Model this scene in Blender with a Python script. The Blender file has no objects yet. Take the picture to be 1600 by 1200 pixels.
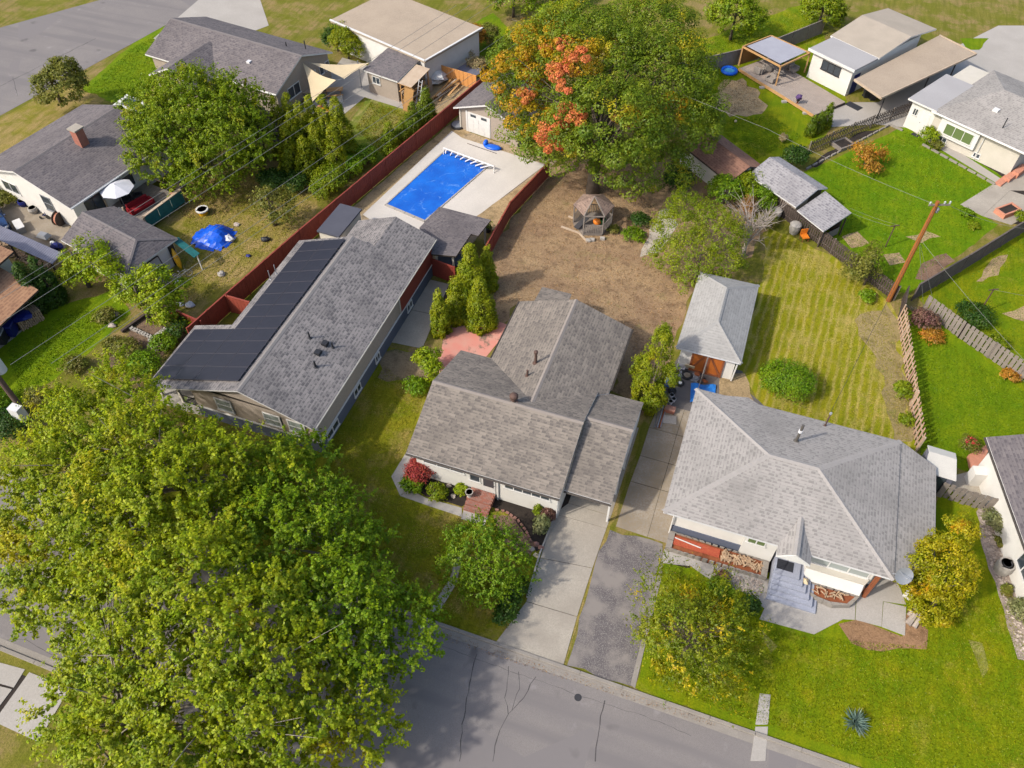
import bpy, math, random
import numpy as np
from mathutils import Vector, Matrix
random.seed(7)
RNG = np.random.default_rng(11)
scn = bpy.context.scene
COL = scn.collection
# ------------------------------------------------------------------ camera, light, exposure
H, F, PITCH, YAW = 44.0, 1244.0, math.radians(50), math.radians(19.5)   # metres, focal length in photo pixels
cam = bpy.data.objects.new('camera', bpy.data.cameras.new('camera'))
COL.objects.link(cam)
cam.location = (0, 0, H)
cam.rotation_euler = (math.radians(40), 0, YAW)
cam.data.sensor_width = 36
cam.data.lens = 36 * F / 1600
cam.data.clip_end = 2000
scn.camera = cam
SUN_AZ, SUN_EL = math.radians(43.5 + 180), math.radians(41)
world = bpy.data.worlds.new('World'); scn.world = world; world.use_nodes = True
wn = world.node_tree.nodes; wn.clear()
sky = wn.new('ShaderNodeTexSky'); sky.sky_type = 'NISHITA'; sky.sun_disc = False
sky.sun_elevation = SUN_EL; sky.sun_rotation = math.pi / 2 - SUN_AZ
sky.dust_density = 3.0; sky.air_density = 1.0; sky.ozone_density = 0.4
bg = wn.new('ShaderNodeBackground'); bg.inputs[1].default_value = 0.15
wo = wn.new('ShaderNodeOutputWorld')
world.node_tree.links.new(sky.outputs[0], bg.inputs[0]); world.node_tree.links.new(bg.outputs[0], wo.inputs[0])
sun = bpy.data.objects.new('sun', bpy.data.lights.new('sun', 'SUN')); COL.objects.link(sun)
sun.data.energy = 2.4; sun.data.angle = math.radians(2.0); sun.data.color = (1.0, .94, .84)
sdir = Vector((math.cos(SUN_AZ) * math.cos(SUN_EL), math.sin(SUN_AZ) * math.cos(SUN_EL), math.sin(SUN_EL)))
sun.rotation_euler = sdir.to_track_quat('Z', 'Y').to_euler(); sun.location = (0, 0, 60)
scn.view_settings.view_transform = 'Standard'; scn.view_settings.look = 'None'
scn.view_settings.exposure = 0.86; scn.view_settings.gamma = 1; scn.view_settings.use_curve_mapping = False
scn.cycles.max_bounces = 6; scn.cycles.diffuse_bounces = 3; scn.cycles.transmission_bounces = 4; scn.cycles.transparent_max_bounces = 4

# ------------------------------------------------------------------ survey: photo pixel + height -> point of the place
_cp, _sp, _cy, _sy = math.cos(PITCH), math.sin(PITCH), math.cos(YAW), math.sin(YAW)
def G(px, py, z=0.0):
    x = (px - 800) / F; y = -(py - 600) / F
    dx, dy, dz = x, _cp + y * _sp, -_sp + y * _cp
    t = (z - H) / dz
    dx, dy = dx * t, dy * t
    return (dx * _cy - dy * _sy, dx * _sy + dy * _cy, z)
def G2(px, py, z=0.0): return G(px, py, z)[:2]
def GP(pts, z=0.0): return [G(p[0], p[1], z) for p in pts]

# ------------------------------------------------------------------ materials
MATS = {}
def srgb(r, g, b):
    f = lambda c: c / 12.92 if c <= .04045 else ((c + .055) / 1.055) ** 2.4
    return (f(r / 255), f(g / 255), f(b / 255), 1)
def c4(c): return (c[0], c[1], c[2], 1)
class NT:
    def __init__(s, name):
        s.m = bpy.data.materials.new(name); s.m.use_nodes = True
        s.t = s.m.node_tree; s.t.nodes.clear()
    def n(s, typ, **kw):
        x = s.t.nodes.new('ShaderNode' + typ)
        for k, v in kw.items():
            if k.startswith('i_'): x.inputs[k[2:].replace('_', ' ')].default_value = v
            else: setattr(x, k, v)
        return x
    def l(s, a, b): s.t.links.new(a, b)
    def noise(s, vec, scale, detail=4, rough=.55, dist=0):
        x = s.n('TexNoise'); x.inputs['Scale'].default_value = scale; x.inputs['Detail'].default_value = detail
        x.inputs['Roughness'].default_value = rough; x.inputs['Distortion'].default_value = dist
        if vec is not None: s.l(vec, x.inputs['Vector'])
        return x.outputs['Fac']
    def ramp(s, fac, lo, hi):
        x = s.n('MapRange'); x.inputs['From Min'].default_value = lo; x.inputs['From Max'].default_value = hi
        s.l(fac, x.inputs['Value']); return x.outputs['Result']
    def mix(s, fac, a, b, mode='MIX'):
        x = s.n('Mix', data_type='RGBA', blend_type=mode)
        for i, v in ((0, fac), (6, a), (7, b)):
            if isinstance(v, (int, float)): x.inputs[i].default_value = v
            elif isinstance(v, tuple): x.inputs[i].default_value = c4(v)
            else: s.l(v, x.inputs[i])
        return x.outputs[2]
    def pos(s, kind='P', scale=None):
        if kind == 'P': o = s.n('NewGeometry').outputs['Position']
        elif kind == 'UV': o = s.n('TexCoord').outputs['UV']
        else: o = s.n('TexCoord').outputs['Object']
        if scale:
            mp = s.n('Mapping'); mp.inputs['Scale'].default_value = scale; s.l(o, mp.inputs['Vector']); o = mp.outputs[0]
        return o
    def out(s, col, rough=.85, bump=None, bstr=.3, bdist=.02, spec=.3, metal=0):
        p = s.n('BsdfPrincipled'); o = s.n('OutputMaterial')
        if isinstance(col, tuple): p.inputs['Base Color'].default_value = c4(col)
        else: s.l(col, p.inputs['Base Color'])
        p.inputs['Roughness'].default_value = rough; p.inputs['Specular IOR Level'].default_value = spec
        p.inputs['Metallic'].default_value = metal
        if bump is not None:
            b = s.n('Bump'); b.inputs['Strength'].default_value = bstr; b.inputs['Distance'].default_value = bdist
            s.l(bump, b.inputs['Height']); s.l(b.outputs[0], p.inputs['Normal'])
        s.l(p.outputs[0], o.inputs[0]); return s.m
def plain(name, c1, c2=None, scale=1.5, rough=.8, bump=.2, fine=30, c3=None, kind='P', stretch=None, spec=.3, metal=0, lo=.35, hi=.65):
    if name in MATS: return MATS[name]
    t = NT(name); v = t.pos(kind, stretch)
    c2 = c2 or tuple(x * .8 for x in c1[:3])
    col = t.mix(t.ramp(t.noise(v, scale, 5), lo, hi), c1, c2)
    f = t.noise(v, fine, 3)
    col = t.mix(t.ramp(f, .3, .8), col, c3 or tuple(x * .72 for x in c1[:3]))
    MATS[name] = t.out(col, rough, f, bump, .02, spec, metal); return MATS[name]
def shingle(name, ca, cb, cc, w=.42, h=.2, dark=.55):
    """laminated shingles: every tab its own tone (ca to cb), some tabs dark (cc), shadow line under each course"""
    t = NT(name); uv = t.pos('UV'); sp = t.n('SeparateXYZ'); t.l(uv, sp.inputs[0])
    def M(op, a, b=None, c=None):
        x = t.n('Math', operation=op)
        for i, v in enumerate((a, b, c)):
            if v is None: continue
            if isinstance(v, (int, float)): x.inputs[i].default_value = v
            else: t.l(v, x.inputs[i])
        return x.outputs[0]
    vv = M('DIVIDE', M('ADD', sp.outputs[1], M('MULTIPLY', t.noise(uv, 1.3, 2), .05)), h); row = M('FLOOR', vv); fv = M('FRACT', vv)
    uu = M('ADD', M('DIVIDE', sp.outputs[0], w), M('MULTIPLY', M('FRACT', M('MULTIPLY', M('SINE', M('MULTIPLY', row, 12.9898)), 437.58)), 5))
    colm = M('FLOOR', uu); fu = M('FRACT', uu); cv = t.n('CombineXYZ'); t.l(colm, cv.inputs[0]); t.l(row, cv.inputs[1])
    wn_ = t.n('TexWhiteNoise', noise_dimensions='2D'); t.l(cv.outputs[0], wn_.inputs['Vector']); R = wn_.outputs['Value']
    w2 = t.n('TexWhiteNoise', noise_dimensions='2D'); ofs = t.n('VectorMath', operation='ADD'); t.l(cv.outputs[0], ofs.inputs[0]); ofs.inputs[1].default_value = (31.7, 17.3, 0); t.l(ofs.outputs[0], w2.inputs['Vector']); R2 = w2.outputs['Value']
    col = t.mix(R, ca, cb)
    dash = M('MULTIPLY', M('LESS_THAN', fu, M('ADD', M('MULTIPLY', R2, .8), dark - .45)), M('LESS_THAN', fv, M('ADD', .3, M('MULTIPLY', R, .45))))
    col = t.mix(M('MULTIPLY', dash, M('ADD', M('MULTIPLY', R, .5), .5)), col, cc)
    edge = M('LESS_THAN', fv, .14); col = t.mix(M('MULTIPLY', edge, .25), col, tuple(x * .5 for x in cc[:3]))
    big = t.noise(t.pos('P'), .3, 5, .65); col = t.mix(t.ramp(big, .45, .95), col, tuple(x * .8 for x in cc[:3]))
    gr = t.noise(uv, 45, 2); col = t.mix(t.ramp(gr, .5, 1.0), col, tuple(min(1, x * 1.5) for x in ca[:3]))
    hgt = M('ADD', M('SUBTRACT', 1.0, fv), M('MULTIPLY', R, .3))
    MATS[name] = t.out(col, .92, hgt, .5, .02, .15); return MATS[name]
def lawn(name, g1, g2, dry, dryness=.5, stripes=None, patch=.35):
    t = NT(name); p = t.pos('P')
    col = t.mix(t.ramp(t.noise(p, .5, 5, .6), .38, .62), g1, g2)
    d = t.ramp(t.noise(p, patch, 7, .68), dryness, dryness + .13)
    col = t.mix(d, col, dry)
    if stripes:
        ang, per = stripes
        mp = t.n('Mapping'); mp.inputs['Rotation'].default_value = (0, 0, ang); t.l(p, mp.inputs['Vector'])
        w = t.n('TexWave'); w.inputs['Scale'].default_value = 1 / per * .31; w.inputs['Distortion'].default_value = 2.5; w.inputs['Detail'].default_value = 3
        t.l(mp.outputs[0], w.inputs['Vector'])
        col = t.mix(t.ramp(w.outputs['Fac'], .45, 1.15), col, dry)
    f = t.noise(p, 9, 6, .75); col = t.mix(t.ramp(f, .45, .75), col, tuple(x * .55 for x in g1[:3]))
    f2 = t.noise(p, 16, 4, .8); col = t.mix(t.ramp(f2, .6, .95), col, tuple(min(1, x * 1.2) for x in dry[:3]))
    mp2 = t.n('Mapping'); mp2.inputs['Rotation'].default_value = (0, 0, .55); mp2.inputs['Scale'].default_value = (2.6, .22, 1); t.l(p, mp2.inputs['Vector'])
    col = t.mix(t.ramp(t.noise(mp2.outputs[0], 1, 4, .6), .45, .8), col, tuple(x * .72 for x in g1[:3]))
    MATS[name] = t.out(col, .95, f, .8, .06, .1); return MATS[name]
def leafmat(name, c1, c2, c3=None, patch=None, amount=.5, pscale=.35, trans=.42, rnd=.22):
    """leaf hue varies leaf by leaf and spray by spray; c3 tints whole branches (autumn colour)"""
    if name in MATS: return MATS[name]
    t = NT(name); geo = t.n('NewGeometry'); r = geo.outputs['Random Per Island']; p = t.pos('O')
    n1 = t.ramp(t.noise(p, .8, 3), .38, .62)
    col = t.mix(n1, c1, c2)
    if c3:
        a = t.ramp(t.noise(p, pscale, 3), 1 - amount, 1 - amount + .08); col = t.mix(a, col, c3)
    if patch:
        a = t.ramp(t.noise(p, patch[1], 2), patch[2], patch[2] + .05); col = t.mix(a, col, patch[0])
    hs = t.n('HueSaturation'); t.l(col, hs.inputs['Color'])
    mv = t.n('MapRange'); mv.inputs['To Min'].default_value = 1 - rnd * 1.6; mv.inputs['To Max'].default_value = 1 + rnd * 1.5
    t.l(r, mv.inputs['Value']); t.l(mv.outputs[0], hs.inputs['Value'])
    m2 = t.n('MapRange'); m2.inputs['To Min'].default_value = .485; m2.inputs['To Max'].default_value = .515
    wn_ = t.n('TexWhiteNoise', noise_dimensions='1D'); t.l(r, wn_.inputs['W']); t.l(wn_.outputs['Value'], m2.inputs['Value']); t.l(m2.outputs[0], hs.inputs['Hue'])
    d = t.n('BsdfDiffuse'); tr = t.n('BsdfTranslucent'); mx = t.n('MixShader'); o = t.n('OutputMaterial')
    t.l(hs.outputs[0], d.inputs[0]); t.l(hs.outputs[0], tr.inputs[0]); mx.inputs[0].default_value = trans
    t.l(d.outputs[0], mx.inputs[1]); t.l(tr.outputs[0], mx.inputs[2])
    gl = t.n('BsdfGlossy'); gl.inputs['Roughness'].default_value = .5; gl.inputs['Color'].default_value = (.9, .9, .9, 1)
    m3 = t.n('MixShader'); m3.inputs[0].default_value = .015; t.l(mx.outputs[0], m3.inputs[1]); t.l(gl.outputs[0], m3.inputs[2])
    t.l(m3.outputs[0], o.inputs[0]); MATS[name] = t.m; return t.m

# ------------------------------------------------------------------ objects
WP = {}
def wpos(o): return WP[o.name] if o is not None else Vector((0, 0, 0))
def tag(o, label=None, cat=None, group=None, kind=None):
    if label: o['label'] = label
    if cat: o['category'] = cat
    if group: o['group'] = group
    if kind: o['kind'] = kind
    return o
def TH(name, label, cat, loc, group=None):
    o = bpy.data.objects.new(name, None); COL.objects.link(o); o.empty_display_size = .3
    o.location = loc; WP[o.name] = Vector(loc)
    return tag(o, label, cat, group)
class MB:
    def __init__(s): s.v = []; s.f = []; s.mi = []; s.uv = []
    def poly(s, pts, m=0, uv=None):
        b = len(s.v); s.v += [tuple(p) for p in pts]; s.f.append(list(range(b, b + len(pts)))); s.mi.append(m)
        s.uv.append(uv or [(p[0], p[1]) for p in pts]); return s
    def hexa(s, b, t, m=0):
        n = len(b); o = len(s.v); s.v += [tuple(p) for p in b] + [tuple(p) for p in t]
        fs = [list(range(o + n - 1, o - 1, -1)), list(range(o + n, o + 2 * n))] + [[o + i, o + (i + 1) % n, o + n + (i + 1) % n, o + n + i] for i in range(n)]
        for f in fs:
            s.f.append(f); s.mi.append(m); s.uv.append([(s.v[i][0] + s.v[i][1], s.v[i][2]) for i in f])
        return s
    def prism(s, pts, z0, z1, m=0):
        a = sum(pts[i][0] * pts[(i + 1) % len(pts)][1] - pts[(i + 1) % len(pts)][0] * pts[i][1] for i in range(len(pts)))
        if a < 0: pts = pts[::-1]
        return s.hexa([(p[0], p[1], z0) for p in pts], [(p[0], p[1], z1) for p in pts], m)
    def box(s, x0, x1, y0, y1, z0, z1, m=0): return s.prism([(x0, y0), (x1, y0), (x1, y1), (x0, y1)], z0, z1, m)
    def obox(s, c, ang, lx, ly, z0, z1, m=0):
        ca, sa = math.cos(ang), math.sin(ang)
        return s.prism([(c[0] + ca * a - sa * b, c[1] + sa * a + ca * b) for a, b in ((-lx / 2, -ly / 2), (lx / 2, -ly / 2), (lx / 2, ly / 2), (-lx / 2, ly / 2))], z0, z1, m)
    def beam(s, p, q, w, h=None, m=0):
        p, q = Vector(p), Vector(q); d = (q - p).normalized(); h = h or w
        up = Vector((0, 0, 1)) if abs(d.z) < .95 else Vector((1, 0, 0))
        a = d.cross(up).normalized() * w / 2; b = a.cross(d).normalized() * h / 2
        sec = lambda o: [o - a - b, o + a - b, o + a + b, o - a + b]
        return s.hexa(sec(p), sec(q), m)
    def tube(s, pts, rad, n=8, m=0, cap=True):
        pts = [Vector(p) for p in pts]
        if not hasattr(rad, '__len__'): rad = [rad] * len(pts)
        o = len(s.v); ref = None
        for i, p in enumerate(pts):
            d = (pts[min(i + 1, len(pts) - 1)] - pts[max(i - 1, 0)]).normalized()
            if ref is None: ref = d.orthogonal().normalized()
            a = (ref - d * ref.dot(d)).normalized(); ref = a; b = d.cross(a)
            for k in range(n):
                t = 2 * math.pi * k / n; s.v.append(tuple(p + (a * math.cos(t) + b * math.sin(t)) * rad[i]))
        for i in range(len(pts) - 1):
            for k in range(n):
                f = [o + i * n + k, o + i * n + (k + 1) % n, o + (i + 1) * n + (k + 1) % n, o + (i + 1) * n + k]
                s.f.append(f); s.mi.append(m); s.uv.append([(0, 0)] * 4)
        if cap:
            for f in (list(range(o + n - 1, o - 1, -1)), [o + (len(pts) - 1) * n + k for k in range(n)]):
                s.f.append(f); s.mi.append(m); s.uv.append([(0, 0)] * n)
        return s
    def lathe(s, c, prof, n=16, m=0):
        return s.tube([(c[0], c[1], c[2] + z) for r, z in prof], [max(r, .001) for r, z in prof], n, m)
    def blob(s, c, r, m=0, seed=0, n=7, rough=.2):
        rr = random.Random(seed); o = len(s.v); R = 5
        r = r if hasattr(r, '__len__') else (r, r, r); L = []
        for i in range(1, R):
            th = math.pi * i / R
            for k in range(n):
                ph = 2 * math.pi * (k + .5 * (i % 2)) / n; q = 1 + rr.uniform(-rough, rough)
                L.append((c[0] + r[0] * q * math.sin(th) * math.cos(ph), c[1] + r[1] * q * math.sin(th) * math.sin(ph), c[2] + r[2] * q * math.cos(th)))
        s.v += L + [(c[0], c[1], c[2] + r[2]), (c[0], c[1], c[2] - r[2])]
        T, B = o + len(L), o + len(L) + 1
        fs = [[T, o + k, o + (k + 1) % n] for k in range(n)]
        for i in range(R - 2): fs += [[o + i * n + k, o + (i + 1) * n + k, o + (i + 1) * n + (k + 1) % n, o + i * n + (k + 1) % n] for k in range(n)]
        e = o + (R - 2) * n; fs += [[B, e + (k + 1) % n, e + k] for k in range(n)]
        for f in fs: s.f.append(f); s.mi.append(m); s.uv.append([(0, 0)] * len(f))
        return s
    def mesh(s, name, mats, org, smooth=False):
        me = bpy.data.meshes.new(name)
        me.from_pydata([(p[0] - org[0], p[1] - org[1], p[2] - org[2]) for p in s.v], [], s.f)
        for m in (mats if isinstance(mats, (list, tuple)) else [mats]): me.materials.append(m)
        me.polygons.foreach_set('material_index', s.mi)
        if smooth: me.polygons.foreach_set('use_smooth', [True] * len(s.f))
        u = me.uv_layers.new(name='UVMap'); flat = [c for f in s.uv for q in f for c in q]
        u.data.foreach_set('uv', flat); me.update(); return me
    def build(s, name, mats, parent=None, smooth=False, origin=None):
        a = np.array(s.v); org = Vector(origin) if origin else Vector(((a[:, 0].min() + a[:, 0].max()) / 2, (a[:, 1].min() + a[:, 1].max()) / 2, a[:, 2].min()))
        o = bpy.data.objects.new(name, s.mesh(name, mats, org, smooth)); COL.objects.link(o)
        WP[o.name] = org; o.location = org - wpos(parent)
        if parent is not None: o.parent = parent
        return o
def place(name, me, loc, rotz, parent):
    o = bpy.data.objects.new(name, me); COL.objects.link(o); WP[o.name] = Vector(loc)
    o.location = Vector(loc) - wpos(parent); o.rotation_euler = (0, 0, rotz)
    if parent is not None: o.parent = parent
    return o
KIDS = {}
def copy_tree(o, loc=None, rz=None, sc=None, label=None, parent=None):
    c = o.copy(); COL.objects.link(c)
    if parent is not None: c.parent = parent
    if loc is not None: c.location = loc; WP[c.name] = Vector(loc)
    if rz is not None: c.rotation_euler = (0, 0, rz)
    if sc is not None: c.scale = sc if hasattr(sc, '__len__') else (sc, sc, sc)
    if label: c['label'] = label
    for ch in list(o.children): copy_tree(ch, parent=c)
    return c
def smooth_noise(n, amp, seed):
    r = np.random.default_rng(seed); return r.uniform(-amp, amp, n)
def ragged(pts, amp=.25, step=.7, seed=1):
    r = random.Random(seed); out = []
    for i in range(len(pts)):
        a, b = Vector(pts[i][:2]), Vector(pts[(i + 1) % len(pts)][:2]); L = (b - a).length; n = max(1, int(L / step))
        nn = Vector((-(b - a).y, (b - a).x)).normalized() if L > 0 else Vector((0, 0))
        for k in range(n):
            p = a.lerp(b, k / n)
            if k: p = p + nn * r.uniform(-amp, amp)
            out.append((p.x, p.y))
    return out
LV = {}
def sheet(name, pts, k, mat, kind='structure', amp=0, step=.8, seed=1, parent=None):
    p2 = [(p[0], p[1]) for p in pts]
    a = sum(p2[i][0] * p2[(i + 1) % len(p2)][1] - p2[(i + 1) % len(p2)][0] * p2[i][1] for i in range(len(p2)))
    if a < 0: p2 = p2[::-1]
    if amp: p2 = ragged(p2, amp, step, seed)
    LV[k] = LV.get(k, 0) + 1
    o = MB().poly([(p[0], p[1], .006 * k + .00025 * LV[k]) for p in p2]).build(name, mat, parent)
    if kind: tag(o, kind=kind)
    return o

# ------------------------------------------------------------------ building helpers
def roof(name, faces, mat, edge, parent, t=.16, soffit=None):
    mb = MB(); ekey = lambda p: (round(p[0], 2), round(p[1], 2), round(p[2], 2)); E = {}
    for f in faces:
        P = [Vector(p) for p in f]; n = Vector((0, 0, 0))
        for i in range(len(P)): n += P[i].cross(P[(i + 1) % len(P)])
        if n.z < 0: P = P[::-1]; n = -n
        n.normalize(); up = Vector((0, 0, 1)) - n * n.z
        if up.length < .01: up = Vector((0, 1, 0))
        up.normalize(); ua = up.cross(n)
        mb.poly(P, 0, [(p.dot(ua), p.dot(up)) for p in P])
        mb.poly([p - Vector((0, 0, t)) for p in P[::-1]], 1)
        for i in range(len(P)):
            a, b = P[i], P[(i + 1) % len(P)]; k = (ekey(a), ekey(b)); E[k] = (a, b)
    dz = Vector((0, 0, t))
    for k, (a, b) in E.items():
        if (k[1], k[0]) not in E: mb.poly([b, a, a - dz, b - dz], 1)
    return mb.build(name, [mat, edge], parent)
CAPM = {}
def ridge_cap(parent, segs, mat, w=.3, step=.28, drop=.07):
    """overlapping cap shingles folded over hips and ridges"""
    mb = MB()
    for p, q in segs:
        p, q = Vector(p), Vector(q); L = (q - p).length; n = max(1, int(L / step)); d = (q - p) / n
        s = Vector((-(q - p).y, (q - p).x, 0)).normalized() * w / 2
        for i in range(n):
            a = p + d * i + Vector((0, 0, .035)); b = p + d * (i + 1.12) + Vector((0, 0, .02)); dz = Vector((0, 0, drop))
            for e in (1, -1):
                f = [a, a + s * e - dz, b + s * e - dz, b]; f = f if e < 0 else f[::-1]
                mb.poly(f, 0, [(0, 0), (.3, 0), (.3, .3), (0, .3)])
            lo = Vector((0, 0, .03)); mb.poly([a + s - dz, a, a - lo, a + s - dz - lo], 0); mb.poly([a, a - s - dz, a - s - dz - lo, a - lo], 0)
    return tag(mb.build('ridge_cap', CAPM.get(mat.name, mat), parent), kind='stuff')
def window(parent, a, b, z0, z1, panes=2, fw=.07, frame=None, glass=None, proud=.05, horiz=1, name='window', label=None):
    """framed window on the wall line a->b (outside is on the right hand going a->b)"""
    a, b = Vector((a[0], a[1], 0)), Vector((b[0], b[1], 0)); d = (b - a).normalized(); L = (b - a).length; n = Vector((d.y, -d.x, 0))
    fr = MB()
    def bar(s0, s1, h0, h1, dep):
        p = [a + d * s0, a + d * s1]; q = [x + n * dep for x in p]
        fr.prism([(p[0].x, p[0].y), (p[1].x, p[1].y), (q[1].x, q[1].y), (q[0].x, q[0].y)], h0, h1)
    bar(0, L, z1 - fw, z1, proud); bar(-.04, L + .04, z0 - .03, z0 + fw, proud + .04)
    w = (L - fw) / panes
    for i in range(panes + 1): bar(i * w, i * w + fw, z0 + fw, z1 - fw, proud)
    hh = (z1 - z0 - 2 * fw)
    for j in range(1, horiz): 
        zc = z0 + fw + hh * j / horiz; bar(fw, L - fw, zc - .025, zc + .025, proud - .005)
    o = fr.build(name, frame or MATS['white_trim'], parent)
    if label: o['label'] = label
    for i in range(panes):
        for j in range(horiz):
            s0, s1 = i * w + fw + .002, (i + 1) * w - .002
            za, zb = z0 + fw + hh * j / horiz + .027 * (j > 0), z0 + fw + hh * (j + 1) / horiz - .027 * (j < horiz - 1)
            q = a + d * s0; r = a + d * s1; g = MB()
            e0, e1 = n * .012, n * .022
            g.prism([((q + e0).x, (q + e0).y), ((r + e0).x, (r + e0).y), ((r + e1).x, (r + e1).y), ((q + e1).x, (q + e1).y)], za, zb)
            g.build('pane', glass or MATS['glass'], o)
    return o
def pipe_vent(name, label, base, h, r, mat, cap=True):
    mb = MB().lathe(base, [(r * 2.2, -.05), (r * 2.0, .02), (r, .05), (r, h)] + ([(r * 1.5, h), (r * 1.5, h + .12), (r * .3, h + .18)] if cap else []), 10)
    return mb

# ------------------------------------------------------------------ plants
def leaf_mesh(name, C, N, size, mat, aspect=.55, seed=1, T=None, jit=.45, mats=None, mi=None):
    """one folded four-point leaf per row of C; N is the mean facing"""
    r = np.random.default_rng(seed); n = len(C)
    N = N + r.normal(0, jit, (n, 3)); N /= np.linalg.norm(N, axis=1)[:, None] + 1e-9
    if T is None: T = r.normal(0, 1, (n, 3))
    else: T = T + r.normal(0, .25, (n, 3))
    T = T - N * np.sum(T * N, axis=1)[:, None]; T /= np.linalg.norm(T, axis=1)[:, None] + 1e-9
    B = np.cross(N, T); L = (size * r.uniform(.65, 1.35, n))[:, None]; W = L * aspect
    V = np.empty((n, 4, 3)); V[:, 0] = C - T * L * .5; V[:, 1] = C + B * W * .5 - N * L * .12; V[:, 2] = C + T * L * .5 - N * L * .1; V[:, 3] = C - B * W * .5 - N * L * .12
    me = bpy.data.meshes.new(name); me.vertices.add(4 * n); me.vertices.foreach_set('co', V.reshape(-1).astype(np.float32))
    me.loops.add(4 * n); me.loops.foreach_set('vertex_index', np.arange(4 * n, dtype=np.int32))
    me.polygons.add(n); me.polygons.foreach_set('loop_start', np.arange(0, 4 * n, 4, dtype=np.int32)); me.polygons.foreach_set('loop_total', np.full(n, 4, dtype=np.int32))
    for m in (mats or [mat]): me.materials.append(m)
    if mi is not None: me.polygons.foreach_set('material_index', mi.astype(np.int32))
    me.update(calc_edges=True); return me
def crown_pts(blobs, nclump, per, rc, seed=1, shell=(.7, 1.05), up=.35, flat=.65, low=-.55, ball=0, sep=0, twigs=0):
    r = np.random.default_rng(seed); blobs = np.array(blobs, float)
    wts = (blobs[:, 3] * blobs[:, 4] * blobs[:, 5]) ** (2 / 3); wts /= wts.sum()
    bi = r.choice(len(blobs), nclump, p=wts); d = r.normal(0, 1, (nclump, 3)); d /= np.linalg.norm(d, axis=1)[:, None]
    flip = d[:, 2] < low; d[flip, 2] *= -1
    rad = r.uniform(shell[0], shell[1], nclump)[:, None]
    cc = blobs[bi, :3] + d * blobs[bi, 3:6] * rad
    keep = np.ones(nclump, bool)
    for k, b in enumerate(blobs):
        q = np.sum(((cc - b[:3]) / b[3:6]) ** 2, axis=1); keep &= ~((q < .42) & (bi != k))
    cc, d = cc[keep], d[keep]
    if sep:                                                  # keep sprays apart so that gaps show between them
        sel = []; P = np.empty((0, 3))
        for i in range(len(cc)):
            if not len(sel) or np.min(np.sum((P - cc[i]) ** 2, axis=1)) > sep * sep: sel.append(i); P = cc[sel]
        cc, d = cc[sel], d[sel]
    m = len(cc); rcs = rc * r.uniform(.65, 1.3, m)
    idx = np.repeat(np.arange(m), per); g = r.normal(0, 1, (m * per, 3)); g /= np.linalg.norm(g, axis=1)[:, None]
    g *= (r.uniform(max(.25, ball), 1, m * per) ** .6)[:, None]
    off = g.copy(); off[:, 2] *= flat
    if twigs:                                                # leaves sit along twigs that fan out of each spray
        td = r.normal(0, 1, (m, twigs, 3)) + d[:, None, :] * 1.1 + np.array([0, 0, .45]); td /= np.linalg.norm(td, axis=2)[:, :, None]
        k = r.integers(0, twigs, m * per); tt = r.uniform(.1, 1.25, m * per)[:, None]; off = td[idx, k] * tt + g * .2 * (1.15 - tt * .5)
        g = td[idx, k] * .6 + g * .5
    C = cc[idx] + off * rcs[idx][:, None]
    N = d[idx] * (.55 if ball == 0 else .25) + g * (.7 if ball == 0 else 1) + np.array([0, 0, up]); return C, N, cc, idx
def mesh_obj(name, me, parent, loc):
    o = bpy.data.objects.new(name, me); COL.objects.link(o); WP[o.name] = Vector(loc) + wpos(parent) if parent else Vector(loc)
    o.location = loc
    if parent is not None: o.parent = parent
    return o
def trunk_mesh(h, r0, targets, seed, lean=(0, 0), n=8, sub=2, fork=.45):
    """tapered trunk with limbs that reach the clump points"""
    rr = random.Random(seed); mb = MB()
    top = Vector((lean[0], lean[1], h)); pts = [Vector((0, 0, -.1))] + [Vector((lean[0] * t * t + rr.uniform(-.06, .06) * h * .2, lean[1] * t * t + rr.uniform(-.06, .06) * h * .2, h * t)) for t in (.25, .5, .75)] + [top]
    mb.tube(pts, [r0 * 1.35, r0, r0 * .82, r0 * .6, r0 * .35], n)
    for tg in targets:
        tg = Vector(tg); t = rr.uniform(fork, .95); st = pts[0].lerp(top, t); st.x = lean[0] * t * t; st.y = lean[1] * t * t
        mid = st.lerp(tg, .5) + Vector((rr.uniform(-.2, .2), rr.uniform(-.2, .2), .12 * (tg - st).length))
        rb = r0 * (1 - t * .7) * .5
        mb.tube([st, mid, tg], [rb, rb * .6, rb * .12], 5, cap=False)
        for _ in range(sub):
            e = mid.lerp(tg, .4) + Vector((rr.uniform(-1, 1), rr.uniform(-1, 1), rr.uniform(-.2, .8))) * (tg - st).length * .35
            mb.tube([mid, mid.lerp(e, .5) + Vector((0, 0, .1)), e], [rb * .5, rb * .3, rb * .06], 4, cap=False)
    return mb
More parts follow.
